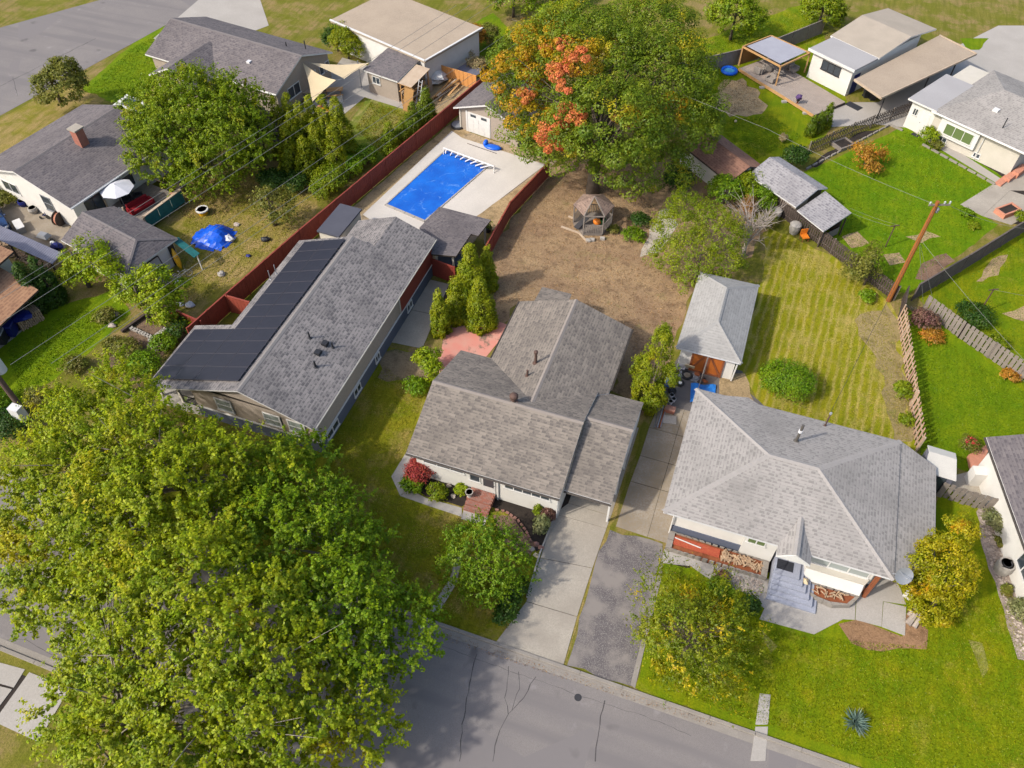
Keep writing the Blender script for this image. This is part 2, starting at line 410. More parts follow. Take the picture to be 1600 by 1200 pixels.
def tree(name, label, cat, base, blobs, nclump, per, rc, size, mat, bark, h=None, r0=.15, seed=1, group=None, aspect=.55, limbs=14, up=.35, flat=.65, shell=(.7, 1.05), low=-.55, jit=.45, trunk_lean=(0, 0), T=None, sub=2, ball=0, sep=0, twigs=0):
    root = TH(name, label, cat, (base[0], base[1], 0), group)
    C, N, cc, idx = crown_pts(blobs, nclump, per, rc, seed, shell, up, flat, low, ball, sep, twigs)
    C[:, 2] = np.maximum(C[:, 2], .06)
    Tv = None
    if T == 'up': Tv = np.tile(np.array([[0, 0, 1.]]), (len(C), 1)) + N * .35
    if T == 'spray': Tv = C - cc[idx] + (cc[idx] - np.array([0, 0, cc[:, 2].mean() * .5])) * .25
    mesh_obj('crown', leaf_mesh('crown', C, N, size, mat, aspect, seed + 50, Tv, jit), root, (0, 0, 0))['kind'] = 'stuff'
    b = np.array(blobs, float); hh = h or (b[:, 2] + b[:, 5] * .3).max()
    rs = np.random.default_rng(seed + 9); sel = rs.choice(len(cc), min(limbs, len(cc)), replace=False)
    tm = trunk_mesh(hh, r0, cc[sel] * np.array([.92, .92, .97]), seed, trunk_lean, sub=sub)
    o = mesh_obj('trunk', tm.mesh('trunk', bark, (0, 0, 0), True), root, (0, 0, 0))
    return root
# ------------------------------------------------------------------ palette
plain('white_trim', (.62, .61, .59), (.56, .55, .53), 2, .5, .05)
plain('white_stucco', (.64, .62, .58), (.58, .56, .52), 1.2, .9, .35, 60)
plain('cream_stucco', (.5, .465, .40), (.45, .42, .355), 1.2, .9, .35, 60)
plain('tan_siding', (.34, .285, .235), (.30, .25, .205), .8, .8, .15, 12)
plain('blue_grey_paint', (.10, .115, .16), (.085, .10, .14), 1, .8, .2, 25)
plain('dark_metal', (.03, .03, .034), (.045, .043, .045), 3, .5, .05)
plain('black_plastic', (.018, .019, .022), (.03, .03, .034), 3, .5, .05)
plain('grey_metal', (.32, .33, .35), (.26, .27, .29), 4, .45, .05, metal=.4)
plain('gutter', (.6, .6, .61), (.5, .5, .5), 2, .5, .05)
plain('brown_gutter', (.045, .036, .03), (.06, .05, .04), 2, .5, .05)
plain('concrete', (.36, .325, .27), (.27, .24, .20), .5, .92, .25, 14, (.24, .212, .175))
plain('pool_concrete', (.52, .485, .44), (.46, .43, .39), .4, .9, .1, 14, (.4, .37, .335))
plain('pale_concrete', (.36, .335, .305), (.305, .283, .255), .4, .9, .15, 14, (.26, .24, .215))
plain('stained_concrete', (.28, .25, .21), (.19, .165, .13), .7, .92, .3, 9, (.215, .165, .105))
plain('kerb_concrete', (.26, .235, .205), (.21, .188, .165), 1, .9, .3, 16)
plain('soil', (.022, .017, .014), (.04, .03, .024), 2, .95, .8, 22)
plain('brick_red', (.33, .13, .09), (.25, .10, .075), 2.5, .85, .3, 20)
plain('brick_pink', (.30, .155, .12), (.23, .125, .10), 3, .9, .3, 20)
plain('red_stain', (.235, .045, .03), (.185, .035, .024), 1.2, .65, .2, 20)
plain('red_stain_lit', (.27, .058, .036), (.22, .046, .03), 1.2, .65, .2, 20)  # sunlit copy of red_stain, the light put into its colour
plain('dark_wood', (.055, .04, .034), (.08, .06, .05), 2, .85, .4, 25)
plain('grey_wood', (.22, .19, .165), (.165, .14, .12), 1.5, .85, .4, 25)
plain('pale_wood', (.44, .35, .26), (.36, .27, .19), 1.5, .8, .3, 25)
plain('new_wood', (.5, .29, .12), (.42, .23, .09), 1.5, .7, .2, 20)
plain('plywood', (.36, .2, .07), (.3, .16, .055), 2, .7, .2, 20)
plain('slat_wood', (.46, .30, .21), (.38, .24, .165), 1.5, .8, .3, 20)
plain('pole_wood', (.30, .105, .022), (.22, .075, .018), 2.5, .8, .3, 18)
plain('old_pole_wood', (.13, .085, .07), (.09, .06, .05), 2.5, .8, .3, 18)
plain('bark', (.12, .095, .07), (.08, .062, .05), 4, .95, .6, 25)
plain('pale_bark', (.30, .26, .22), (.2, .17, .14), 4, .95, .5, 25)
plain('rock', (.42, .36, .31), (.27, .22, .19), 2, .9, .5, 12)
plain('log_end', (.42, .3, .19), (.26, .17, .11), 9, .85, .4, 25)
plain('blue_tarp', (.006, .10, .62), (.005, .07, .5), 2, .35, .1, 9)
plain('dark_blue_tarp', (.012, .02, .16), (.01, .015, .1), 2, .45, .1, 9)
plain('pool_tile', (.012, .08, .34), (.02, .12, .42), 3, .3, .1)
plain('blue_plastic', (.008, .11, .62), (.006, .09, .5), 2, .35, .05)
plain('sail_cloth', (.58, .47, .30), (.53, .43, .27), 1.5, .85, .1, 30)
plain('deck_wood', (.33, .275, .235), (.27, .225, .19), 1.2, .85, .3, 20)
plain('white_cloth', (.55, .55, .58), (.5, .5, .53), 2, .85, .1)
plain('red_fabric', (.26, .008, .014), (.2, .006, .012), 2, .8, .1)
plain('teal_screen', (.012, .10, .10), (.02, .15, .145), 3, .6, .2)
plain('orange_fence', (.62, .29, .09), (.56, .25, .075), .6, .8, .1)
plain('rust', (.25, .08, .03), (.16, .05, .025), 4, .9, .3)
plain('orange_paint', (.42, .12, .02), (.33, .085, .016), 1.5, .6, .15)
plain('salmon_brick', (.5, .22, .14), (.42, .18, .115), 3, .85, .3)
plain('yellow_plastic', (.62, .34, .012), (.5, .26, .01), 2, .4, .05)
plain('orange_gourd', (.68, .2, .02), (.6, .16, .015), 2, .5, .05)
plain('tyre', (.02, .02, .02), (.035, .034, .033), 4, .9, .2)
plain('wicker', (.24, .21, .185), (.3, .265, .235), 6, .85, .5, 40)
plain('terracotta', (.36, .13, .065), (.3, .105, .05), 2, .8, .1)
plain('car_blue', (.014, .045, .135), (.012, .04, .12), 1, .22, 0, spec=.6)
plain('chrome', (.55, .55, .56), (.5, .5, .5), 1, .2, 0, metal=.9)
plain('stair_paint', (.30, .315, .375), (.25, .265, .32), .9, .8, .15, 12)
plain('step_red', (.3, .045, .028), (.24, .035, .022), 2, .85, .25, 15, (.36, .1, .04))
plain('pipe_metal', (.16, .145, .125), (.1, .09, .08), 4, .55, .1, metal=.5)
plain('rust_brown_vent', (.10, .058, .045), (.075, .045, .036), 4, .7, .1)
plain('corrugated', (.2, .2, .25), (.15, .15, .19), 1.2, .5, .1, metal=.3)
plain('flat_felt', (.075, .078, .10), (.062, .064, .083), .8, .9, .2, 40)
plain('gravel_roof', (.36, .31, .25), (.30, .26, .21), .6, .95, .5, 30)
plain('tan_flat_roof', (.30, .235, .17), (.24, .185, .135), .5, .9, .3, 14, (.36, .3, .23))
plain('grey_flat_roof', (.34, .33, .33), (.3, .29, .29), .4, .9, .2, 25)
plain('driftwood', (.36, .31, .27), (.24, .2, .17), 2, .9, .5, 14)
plain('mat_dark', (.03, .032, .04), (.02, .022, .03), 3, .9, .3)
def glass_mat(name, col, rough=.12):
    t = NT(name); MATS[name] = t.out(col, rough, spec=.8); return MATS[name]
glass_mat('glass', (.035, .045, .055)); glass_mat('pale_glass', (.25, .28, .27), .2); glass_mat('green_glass', (.10, .14, .055), .15)
def solar_mat():
    t = NT('solar_cell'); p = t.pos('O')
    w = t.n('TexBrick', offset=0); 
    for k, v in (('Scale', 1), ('Mortar Size', .006), ('Brick Width', .16), ('Row Height', .16)): w.inputs[k].default_value = v
    w.inputs['Color1'].default_value = (.012, .012, .020, 1); w.inputs['Color2'].default_value = (.015, .015, .024, 1); w.inputs['Mortar'].default_value = (.022, .022, .032, 1)
    t.l(p, w.inputs['Vector']); MATS['solar_cell'] = t.out(w.outputs['Color'], .5, spec=.3)
solar_mat()
def cover_mat():
    """bubble pool cover: blue film with pale creases"""
    t = NT('pool_cover'); p = t.pos('P')
    vo = t.n('TexVoronoi', feature='DISTANCE_TO_EDGE'); vo.inputs['Scale'].default_value = .55
    wv = t.noise(p, 1.2, 3); cm = t.n('VectorMath', operation='MULTIPLY_ADD'); t.l(wv, cm.inputs[0]); cm.inputs[1].default_value = (2, 2, 0); t.l(p, cm.inputs[2]); t.l(cm.outputs[0], vo.inputs['Vector'])
    cr = t.ramp(vo.outputs['Distance'], .045, .0); m = t.ramp(t.noise(p, 1.3, 3), .46, .62)
    ml = t.n('Math', operation='MULTIPLY'); t.l(cr, ml.inputs[0]); t.l(m, ml.inputs[1]); m2 = t.n('Math', operation='MULTIPLY'); t.l(ml.outputs[0], m2.inputs[0]); m2.inputs[1].default_value = .5
    base = t.mix(t.ramp(t.noise(p, .5, 4), .35, .7), (.003, .075, .40), (.005, .12, .52))
    col = t.mix(m2.outputs[0], base, (.16, .32, .62))
    MATS['pool_cover'] = t.out(col, .28, t.noise(p, 6, 4), .5, .03, .5)
cover_mat()
def asphalt_mat(name, a, b, crack=.6):
    t = NT(name); p = t.pos('P')
    col = t.mix(t.ramp(t.noise(p, .35, 5), .35, .68), a, b)
    col = t.mix(t.ramp(t.noise(p, 45, 3, .8), .4, .7), col, tuple(x * .55 for x in a))
    col = t.mix(t.ramp(t.noise(p, 70, 2, .8), .58, .8), col, tuple(x * 1.6 for x in a))
    st = t.ramp(t.noise(p, .9, 4, .6), .62, .75); col = t.mix(st, col, tuple(x * 1.25 for x in b))
    mp = t.n('Mapping'); mp.inputs['Scale'].default_value = (.05, .75, 1); t.l(p, mp.inputs['Vector'])
    col = t.mix(t.ramp(t.noise(mp.outputs[0], 1, 3, .5), .45, .62), col, tuple(x * .84 for x in b))
    vo = t.n('TexVoronoi'); vo.inputs['Scale'].default_value = .22; t.l(p, vo.inputs['Vector']); sc = t.n('SeparateColor'); t.l(vo.outputs['Color'], sc.inputs[0])
    col = t.mix(t.ramp(sc.outputs[0], .82, .84), col, tuple(x * .9 for x in b))
    oil = t.ramp(t.noise(p, .55, 2, .4), .68, .76); col = t.mix(oil, col, tuple(x * .6 for x in b))
    MATS[name] = t.out(col, .92, t.noise(p, 60, 2), .4, .01, .2)
asphalt_mat('asphalt', (.205, .186, .176), (.175, .16, .157))
asphalt_mat('dark_asphalt', (.115, .105, .105), (.15, .135, .125))
def gravel_mat():
    t = NT('gravel'); p = t.pos('P')
    v = t.n('TexVoronoi'); v.inputs['Scale'].default_value = 17; t.l(p, v.inputs['Vector'])
    sep = t.n('SeparateColor'); t.l(v.outputs['Color'], sep.inputs[0])
    col = t.mix(sep.outputs[0], (.125, .113, .108), (.215, .196, .185)); col = t.mix(t.ramp(v.outputs['Distance'], .25, .6), col, (.095, .085, .086))
    d = t.ramp(t.noise(p, .6, 4), .45, .62); col = t.mix(d, col, (.19, .17, .155))
    MATS['gravel'] = t.out(col, .95, v.outputs['Distance'], -.8, .03, .2)
gravel_mat()
def pink_mat():
    t = NT('pink_paint'); p = t.pos('P')
    col = t.mix(t.ramp(t.noise(p, .7, 5), .35, .65), (.50, .19, .15), (.46, .25, .2))
    col = t.mix(t.ramp(t.noise(p, .55, 6, .7), .56, .64), col, (.17, .12, .09))
    MATS['pink_paint'] = t.out(col, .85, t.noise(p, 30), .2)
pink_mat()
S_CENTRE = shingle('shingle_taupe', (.205, .178, .15), (.138, .12, .106), (.095, .085, .077), .42, .2, .5)
S_SOLAR = shingle('shingle_charcoal', (.21, .193, .186), (.148, .138, .137), (.075, .072, .075), .40, .22, .58)
S_GREY = shingle('shingle_silver', (.272, .254, .237), (.245, .231, .216), (.168, .158, .148), .42, .2, .55)
S_DARK = shingle('shingle_slate', (.15, .132, .130), (.112, .10, .104), (.075, .067, .072), .4, .2, .5)
S_TAN = shingle('shingle_tan', (.33, .19, .11), (.28, .155, .09), (.2, .105, .065), .45, .24, .6)
S_BROWN = shingle('shingle_brown', (.24, .13, .09), (.18, .095, .07), (.13, .07, .05), .4, .2, .5)
S_GARAGE = shingle('shingle_pale', (.285, .278, .262), (.25, .242, .23), (.215, .208, .198), .4, .2, .5)
S_LEAN = shingle('shingle_blue_grey', (.27, .26, .265), (.225, .217, .225), (.135, .13, .142), .4, .24, .5)
for k, a in (('shingle_silver', (.308, .288, .27)), ('shingle_taupe', (.235, .205, .182)), ('shingle_charcoal', (.21, .195, .188)), ('shingle_pale', (.29, .283, .27)), ('shingle_slate', (.15, .135, .135))): CAPM[k] = plain(k + '_cap', a, tuple(x * .88 for x in a), 3, .92, .4, 40, tuple(x * .8 for x in a))
L_BASE = lawn('dry_grass', (.12, .13, .012), (.17, .15, .03), (.24, .17, .075), .47)
L_FRONT = lawn('tired_lawn', (.13, .155, .006), (.21, .19, .012), (.28, .205, .06), .5)
L_GREEN = lawn('green_lawn', (.105, .165, .002), (.19, .205, .003), (.27, .235, .03), .56)
L_RICH = lawn('rich_lawn', (.095, .165, .002), (.15, .2, .003), (.22, .2, .035), .66)
L_NE = lawn('lush_lawn', (.085, .17, .002), (.145, .205, .003), (.24, .22, .03), .6)
L_STRIPE = lawn('mown_lawn', (.175, .195, .006), (.25, .22, .012), (.36, .285, .085), .5, (0.06, .6))
L_YELLOW = lawn('straw_lawn', (.15, .145, .016), (.21, .175, .032), (.28, .2, .08), .42)
def dirt_mat(name, a, b, c, grass=None, g0=.55, g1=.65):
    t = NT(name); p = t.pos('P')
    col = t.mix(t.ramp(t.noise(p, .3, 5), .35, .65), a, b)
    if grass: col = t.mix(t.ramp(t.noise(p, .45, 6, .7), g0, g1), col, grass)
    col = t.mix(t.ramp(t.noise(p, 1.1, 6, .72), .5, .66), col, tuple(x * .62 for x in b))
    col = t.mix(t.ramp(t.noise(p, 7, 6, .75), .48, .72), col, tuple(x * .5 for x in b))
    col = t.mix(t.ramp(t.noise(p, 12, 4, .8), .56, .74), col, c)
    MATS[name] = t.out(col, .97, t.noise(p, 10, 6, .75), .8, .06, .1); return MATS[name]
D_YARD = dirt_mat('leaf_litter_dirt', (.31, .215, .12), (.23, .15, .09), (.38, .28, .17), (.2, .165, .07), .57, .68)
D_TAN = dirt_mat('dry_dirt', (.36, .265, .145), (.29, .21, .115), (.43, .33, .2), (.26, .23, .05), .6, .75)
D_BED = dirt_mat('bed_dirt', (.2, .13, .09), (.16, .1, .07), (.3, .2, .13))
D_MULCH = dirt_mat('bark_mulch', (.27, .16, .09), (.22, .13, .07), (.42, .27, .16))

# ------------------------------------------------------------------ ground
tag(MB().poly([(-400, -300, 0), (400, -300, 0), (400, 500, 0), (-400, 500, 0)]).build('ground', L_BASE), kind='structure')
def zone(name, px, k, mat, amp=.25, seed=1): return sheet(name, [G(*p) for p in px], k, mat, amp=amp, seed=seed)
zone('front_lawn', [(600, 540), (500, 690), (100, 730), (60, 745), (690, 978), (778, 1002), (825, 945), (880, 770), (700, 640), (700, 560)], 1, L_FRONT)
zone('lawn', [(1030, 880), (992, 1074), (1124, 1128), (1400, 1225), (1800, 1360), (1800, 1100), (1590, 1030), (1572, 900), (1530, 780), (1480, 740), (1440, 860), (1400, 900)], 1, L_GREEN)
zone('lawn', [(1190, 440), (1195, 350), (1290, 395), (1390, 472), (1405, 500), (1432, 705), (1350, 690), (1185, 630), (1150, 575)], 1, L_STRIPE)
zone('yard_dirt', [(690, 490), (765, 390), (858, 262), (960, 240), (1080, 250), (1190, 330), (1200, 360), (1150, 425), (1085, 430), (1050, 540), (1000, 650), (955, 610), (985, 517), (812, 472), (780, 510)], 2, D_YARD, .4)
zone('lawn', [(1245, 275), (1430, 190), (1580, 285), (1500, 320), (1560, 350), (1420, 460), (1385, 450), (1210, 330)], 1, L_NE, .1)
zone('lawn', [(1405, 480), (1440, 712), (1525, 740), (1545, 690), (1680, 690), (1680, 640), (1445, 490)], 1, L_RICH, .1)
zone('lawn', [(1435, 465), (1620, 345), (1760, 330), (1760, 700), (1600, 610), (1460, 500)], 1, L_GREEN, .1)
zone('lawn', [(1085, 60), (1105, 60), (1270, 0), (1330, 180), (1255, 235), (1180, 260), (1090, 240), (1060, 190)], 1, L_GREEN, .2)
zone('bare_patch', [(1125, 130), (1160, 122), (1200, 165), (1190, 178), (1140, 183), (1110, 165)], 2, D_TAN, .5)
zone('lawn', [(0, 540), (60, 490), (170, 455), (205, 490), (130, 560), (20, 640), (-60, 640), (-60, 560)], 1, L_RICH, .2)
zone('back_yard', [(275, 345), (330, 260), (470, 250), (500, 340), (350, 455), (300, 500), (250, 440)], 1, L_YELLOW, .4)
zone('lawn', [(545, 195), (575, 150), (660, 175), (680, 190), (600, 260), (530, 245)], 1, lawn('sunlit_lawn', (.10, .15, .01), (.17, .18, .02), (.27, .235, .08), .46), .2)
zone('lawn', [(120, 145), (207, 68), (300, 5), (330, 40), (250, 110), (215, 160), (175, 160)], 1, L_RICH, .1)
zone('front_lawn', [(-10, 190), (110, 130), (165, 155), (60, 235), (-20, 250)], 1, L_YELLOW, .2)
zone('lawn', [(690, 62), (770, 20), (800, 50), (745, 95), (705, 95)], 1, L_RICH, .1)
zone('lawn', [(1500, 60), (1545, 60), (1530, 78), (1510, 78)], 2, L_RICH, .1)
zone('side_strip', [(960, 630), (1012, 640), (950, 840), (880, 1040), (905, 940)], 1, L_YELLOW, .15)
zone('bare_patch', [(600, 550), (690, 545), (700, 580), (640, 600), (590, 590)], 3, dirt_mat('worn_ground', (.24, .18, .11), (.2, .15, .09), (.33, .26, .17), (.07, .085, .02)), .3)
zone('bark_mulch', [(1310, 975), (1340, 968), (1410, 995), (1420, 950), (1450, 985), (1448, 1015), (1380, 1018), (1330, 1005)], 2, D_MULCH, .2)
zone('bare_patch', [(1335, 500), (1385, 475), (1402, 500), (1425, 690), (1395, 690), (1370, 560)], 2, dirt_mat('straw_ground', (.28, .215, .105), (.22, .175, .075), (.36, .28, .15), (.12, .13, .02)), .4)
for i, q in enumerate([[(1525, 440), (1550, 405), (1575, 398), (1560, 430), (1535, 440)], [(1565, 490), (1600, 478), (1640, 495), (1610, 505)], [(1415, 370), (1445, 360), (1470, 370), (1440, 380)], [(1315, 370), (1340, 362), (1358, 380), (1330, 388)], [(1380, 398), (1405, 395), (1415, 410), (1390, 415)]]):
    zone('bare_patch', q, 3, D_TAN, .25, seed=i)
zone('bare_patch', [(1513, 1000), (1535, 1005), (1545, 1045), (1535, 1060), (1525, 1030)], 3, dirt_mat('thin_lawn', (.24, .22, .07), (.18, .19, .03), (.42, .36, .2), (.11, .17, .005)), .35)
zone('bare_patch', [(1190, 985), (1215, 1010), (1205, 1020), (1195, 1005)], 3, MATS['thin_lawn'], .3)
zone('garden_bed', [(1262, 260), (1340, 208), (1385, 200), (1320, 228), (1275, 262)], 3, MATS['soil'], .1)
zone('garden_ground', [(170, 560), (215, 500), (260, 470), (300, 500), (290, 530), (250, 560), (205, 600)], 2, dirt_mat('weedy_soil', (.16, .11, .075), (.12, .08, .055), (.27, .2, .13), (.06, .07, .015)), .3)
zone('bare_patch', [(1430, 436), (1440, 412), (1478, 396), (1492, 408), (1455, 440)], 3, MATS['bed_dirt'], .3)
sheet('gravel_border', [(-33.7, 43.2), (-27.3, 75), (-24.5, 70), (-28.5, 60), (-31.5, 48), (-31, 43)], 2, D_TAN, amp=.1)
# streets
for nm, pts, k in (('street', [(-160, 6.9), (160, 6.9), (160, 16.0), (-160, 16.0)], 2),):
    sheet(nm, pts, k, MATS['asphalt'])
zone('street', [(-60, 215), (0, 181), (207, 68), (330, 0), (300, -40), (-60, 60)], 2, MATS['asphalt'], 0)
# kerb laid in lengths with open joints, and its gutter pan
def kerb(y0, y1, x0, x1, step, gut, name='kerb', seed=3):
    k = tag(MB().box(x0, x1, min(gut), max(gut), 0, .022).build('gutter_pan', MATS['kerb_concrete']), kind='structure')
    root = tag(MB().box(x0, x1, y0 + .02, y1 - .02, -.05, .06).build(name, MATS['kerb_concrete']), kind='structure'); x = x0; rr = random.Random(seed)
    me = MB().hexa([(0, y0, 0), (step - .03, y0, 0), (step - .03, y1, 0), (0, y1, 0)], [(0, y0 + .03, .12), (step - .03, y0 + .03, .12), (step - .03, y1, .12), (0, y1, .12)]).mesh('kerb_length', MATS['kerb_concrete'], (0, y0, 0))
    while x < x1 - .1:
        place('kerb_stone', me, (x, y0, rr.uniform(-.004, .004)), 0, root); x += step
    return root
kerb(16.27, 16.47, -45, 24, 2.4, (15.85, 16.26))
kerb(6.7, 6.9, -45, 24, 2.4, (6.91, 7.3), seed=8)
# tar-sealed cracks in the road
def crack(pts, w=.05, seed=1):
    rr = random.Random(seed); mb = MB(); P = [G(*p) for p in pts]
    out = []
    for a, b in zip(P, P[1:]):
        n = max(2, int(math.dist(a, b) / .35))
        for i in range(n): out.append((a[0] + (b[0] - a[0]) * i / n + rr.uniform(-.05, .05), a[1] + (b[1] - a[1]) * i / n + rr.uniform(-.04, .04)))
    out.append(P[-1][:2])
    for a, b in zip(out, out[1:]):
        d = Vector((b[0] - a[0], b[1] - a[1])).normalized(); n = Vector((-d.y, d.x)) * w * rr.uniform(.2, .5)
        mb.poly([(a[0] - n.x, a[1] - n.y, .0165), (b[0] - n.x, b[1] - n.y, .0165), (b[0] + n.x, b[1] + n.y, .0165), (a[0] + n.x, a[1] + n.y, .0165)])
    return tag(mb.build('road_crack', plain('tar', (.055, .05, .05), (.08, .072, .072), 3, .9, .1)), kind='structure')
for i, (p, w) in enumerate([([(744, 1022), (735, 1060), (722, 1133), (718, 1190)], .09), ([(795, 1042), (790, 1090), (794, 1115)], .06), ([(836, 1058), (818, 1090), (795, 1115), (780, 1140), (770, 1190)], .08), ([(811, 1050), (812, 1075), (800, 1110)], .05), ([(946, 1094), (936, 1133), (930, 1190)], .09), ([(690, 1010), (760, 1035), (900, 1085), (1010, 1120), (1080, 1150)], .03), ([(0, 1000), (40, 1000), (75, 1020), (120, 1040)], .04), ([(0, 135), (50, 110), (110, 80), (150, 60)], .12), ([(20, 120), (28, 150)], .08)]):
    crack(p, w * .7, i)
tag(MB().lathe((*G2(903, 1090), .0145), [(.2, 0), (.2, .012), (.17, .016), (0, .016)], 20).build('water_cover', MATS['dark_metal']), 'small round iron cover in the asphalt in front of the gravel strip', 'manhole cover')
# concrete drives made of slabs
def slabs(name, quad_rows, mat, z=.03, gap=.025, k0=.0, seed=1):
    """quad_rows: list of rows, each row a list of corner quads in metres"""
    rr = random.Random(seed); a = np.array([p for q in quad_rows for p in q]); 
    base = tag(MB().box(a[:, 0].min() + .3, a[:, 0].max() - .3, a[:, 1].min() + .3, a[:, 1].max() - .3, -.06, .003).build(name, MATS['soil']), kind='structure')
    for q in quad_rows:
        c = Vector((sum(p[0] for p in q) / len(q), sum(p[1] for p in q) / len(q))); P = []
        for p in q:
            d = c - Vector(p[:2]); P.append(Vector(p[:2]) + d.normalized() * gap)
        zz = z + rr.uniform(-.006, .006)
        MB().prism([(p.x, p.y) for p in P], -.02, zz).build('slab', mat, base)
    return base
def lerp2(a, b, t): return (a[0] + (b[0] - a[0]) * t, a[1] + (b[1] - a[1]) * t)
def strip(L, R):
    return [[L[i], R[i], R[i + 1], L[i + 1]] for i in range(len(L) - 1)]
# centre drive: left and right edges from the street to the back of the carport
Ld = [G2(775, 1003), G2(822, 940), G2(844, 872), G2(866, 803), (-5.6, 26.6), (-5.6, 30.2), (-5.6, 34)]
Rd = [G2(880, 1042), G2(902, 964), G2(926, 888), G2(948, 826), (-2.75, 26.6), (-2.75, 30.2), (-2.75, 34)]
slabs('driveway', strip(Ld, Rd), MATS['concrete'], .035)
zone('gravel_strip', [(953, 828), (1035, 850), (1020, 930), (992, 1074), (886, 1040), (905, 965), (930, 880)], 2, MATS['gravel'], .15, 5)
# right drive along the silver-roofed house
Ln = [G2(962, 823), G2(985, 752), G2(1000, 712), G2(1014, 668), G2(1030, 630)]
Rn = [(1.0, Ln[0][1] - .1), (1.0, Ln[1][1]), (1.0, Ln[2][1]), (1.0, Ln[3][1]), (1.0, Ln[4][1])]
Mn = [lerp2(a, b, .62) for a, b in zip(Ln, Rn)]
slabs('driveway', strip(Ln, Mn) + strip(Mn, Rn), MATS['stained_concrete'], .03)
zone('back_court', [(1030, 632), (1045, 590), (1062, 555), (1160, 580), (1168, 612), (1200, 640), (1180, 660), (1090, 650)], 2, MATS['dark_asphalt'], .1)
zone('dirt_drive', [(1125, 585), (1163, 583), (1180, 632), (1120, 640)], 3, D_TAN, .2)
slabs('front_walk', [[G2(*p) for p in q] for q in ([(1037, 858), (1117, 884), (1112, 908), (1080, 885), (1034, 880)], [(1117, 884), (1200, 905), (1200, 955), (1160, 925), (1112, 908)], [(1200, 905), (1320, 905), (1338, 925), (1336, 969), (1318, 968), (1272, 992), (1186, 968), (1196, 945)], [(1338, 925), (1345, 898), (1400, 900), (1416, 945), (1380, 940), (1377, 980), (1336, 969)], [(1380, 940), (1416, 948), (1414, 994), (1377, 980)])], MATS['pale_concrete'], .04)
# centre front walk round the planting bed
slabs('walkway', [[G2(*p) for p in q] for q in ([(634, 708), (650, 712), (632, 742), (640, 765), (625, 775), (611, 745)], [(640, 765), (665, 778), (722, 794), (722, 808), (672, 792), (625, 775)], [(724, 797), (764, 806), (757, 822), (720, 811)], [(713, 868), (702, 905), (683, 935), (694, 944), (714, 912), (722, 872)], [(683, 935), (672, 955), (684, 962), (694, 944)])], MATS['pale_concrete'], .04)
zone('planting_bed', [(650, 715), (760, 755), (880, 795), (862, 850), (838, 862), (822, 835), (790, 800), (735, 780), (722, 792), (665, 776), (634, 745)], 4, MATS['soil'], .05)
zone('bare_patch', [(770, 805), (800, 806), (838, 850), (828, 870), (790, 850)], 4, D_BED, .2)
# drive of the solar house, pink patio, pool deck and the other paved courts
slabs('side_court', [[(-22.4, 35.6), (-19.8, 35.8), (-20.2, 39.4), (-22.4, 39.3)], [(-22.4, 39.3), (-20.2, 39.4), (-20.6, 43), (-22.4, 43)]], MATS['concrete'], .03)
zone('patio', [(695, 497), (750, 495), (800, 510), (745, 575), (690, 590), (672, 582), (690, 545)], 4, MATS['pink_paint'], .05)
zone('stone_path', [(1030, 330), (1045, 325), (1060, 350), (1030, 395), (1000, 402), (1008, 380)], 3, dirt_mat('weathered_slab', (.42, .375, .315), (.36, .32, .27), (.48, .44, .38)), .15)
zone('pool_surround', [(520, 378), (705, 198), (870, 252), (760, 350), (700, 430), (560, 400)], 1, dirt_mat('sandy_ground', (.36, .28, .18), (.31, .24, .155), (.45, .36, .25)), .1)
zone('walk', [(1405, 190), (1415, 188), (1475, 222), (1580, 290), (1566, 292), (1450, 222)], 3, MATS['pale_concrete'], 0)
slabs('patio', [[G2(*p) for p in q] for q in ([(1500, 320), (1553, 287), (1578, 298), (1535, 338)], [(1553, 287), (1600, 262), (1680, 300), (1578, 298)], [(1535, 338), (1578, 298), (1640, 318), (1580, 352)])], MATS['concrete'], .04)
zone('driveway', [(1330, 190), (1500, 70), (1560, 40), (1700, 40), (1700, 190), (1520, 150), (1420, 200)], 1, MATS['pale_concrete'], 0)
zone('patio', [(1270, 182), (1330, 160), (1378, 160), (1360, 195), (1280, 200)], 3, MATS['pale_concrete'], 0)
zone('patio', [(470, 175), (535, 90), (570, 100), (660, 170), (655, 178), (570, 152), (530, 185)], 2, MATS['pale_concrete'], 0)
zone('patio', [(600, 130), (690, 90), (750, 120), (700, 175), (650, 180)], 2, D_TAN, .1)
zone('driveway', [(240, 60), (310, 0), (400, -20), (420, 40), (300, 85), (265, 82)], 2, MATS['pale_concrete'], 0)
zone('driveway', [(-30, 330), (20, 315), (110, 350), (100, 400), (0, 380)], 2, MATS['stained_concrete'], 0)
zone('patio', [(-20, 500), (35, 460), (72, 485), (20, 530), (-20, 560)], 2, MATS['concrete'], 0)
slabs('sidewalk', [[G2(*p) for p in q] for q in ([(0, 1035), (40, 1046), (22, 1075), (-30, 1060)], [(-40, 1062), (20, 1077), (-20, 1130), (-70, 1110)], [(46, 1050), (110, 1075), (60, 1160), (-10, 1128)])], MATS['pale_concrete'], .03)
slabs('front_step_walk', [[G2(*p) for p in q] for q in ([(1187, 1083), (1204, 1085), (1200, 1133), (1180, 1133)], [(1180, 1135), (1200, 1135), (1196, 1190), (1172, 1190)])], MATS['pale_concrete'], .03)
sheet('walkway', [G2(1030, 890), G2(1037, 860), G2(1034, 900), G2(992, 1076), G2(985, 1070)], 5, MATS['kerb_concrete'], amp=0)
zone('rock_bed', [(1525, 800), (1545, 760), (1575, 870), (1600, 960), (1640, 1040), (1590, 1030), (1560, 930), (1540, 870)], 3, dirt_mat('river_rock_bed', (.33, .27, .23), (.27, .22, .19), (.45, .4, .36)), .1)
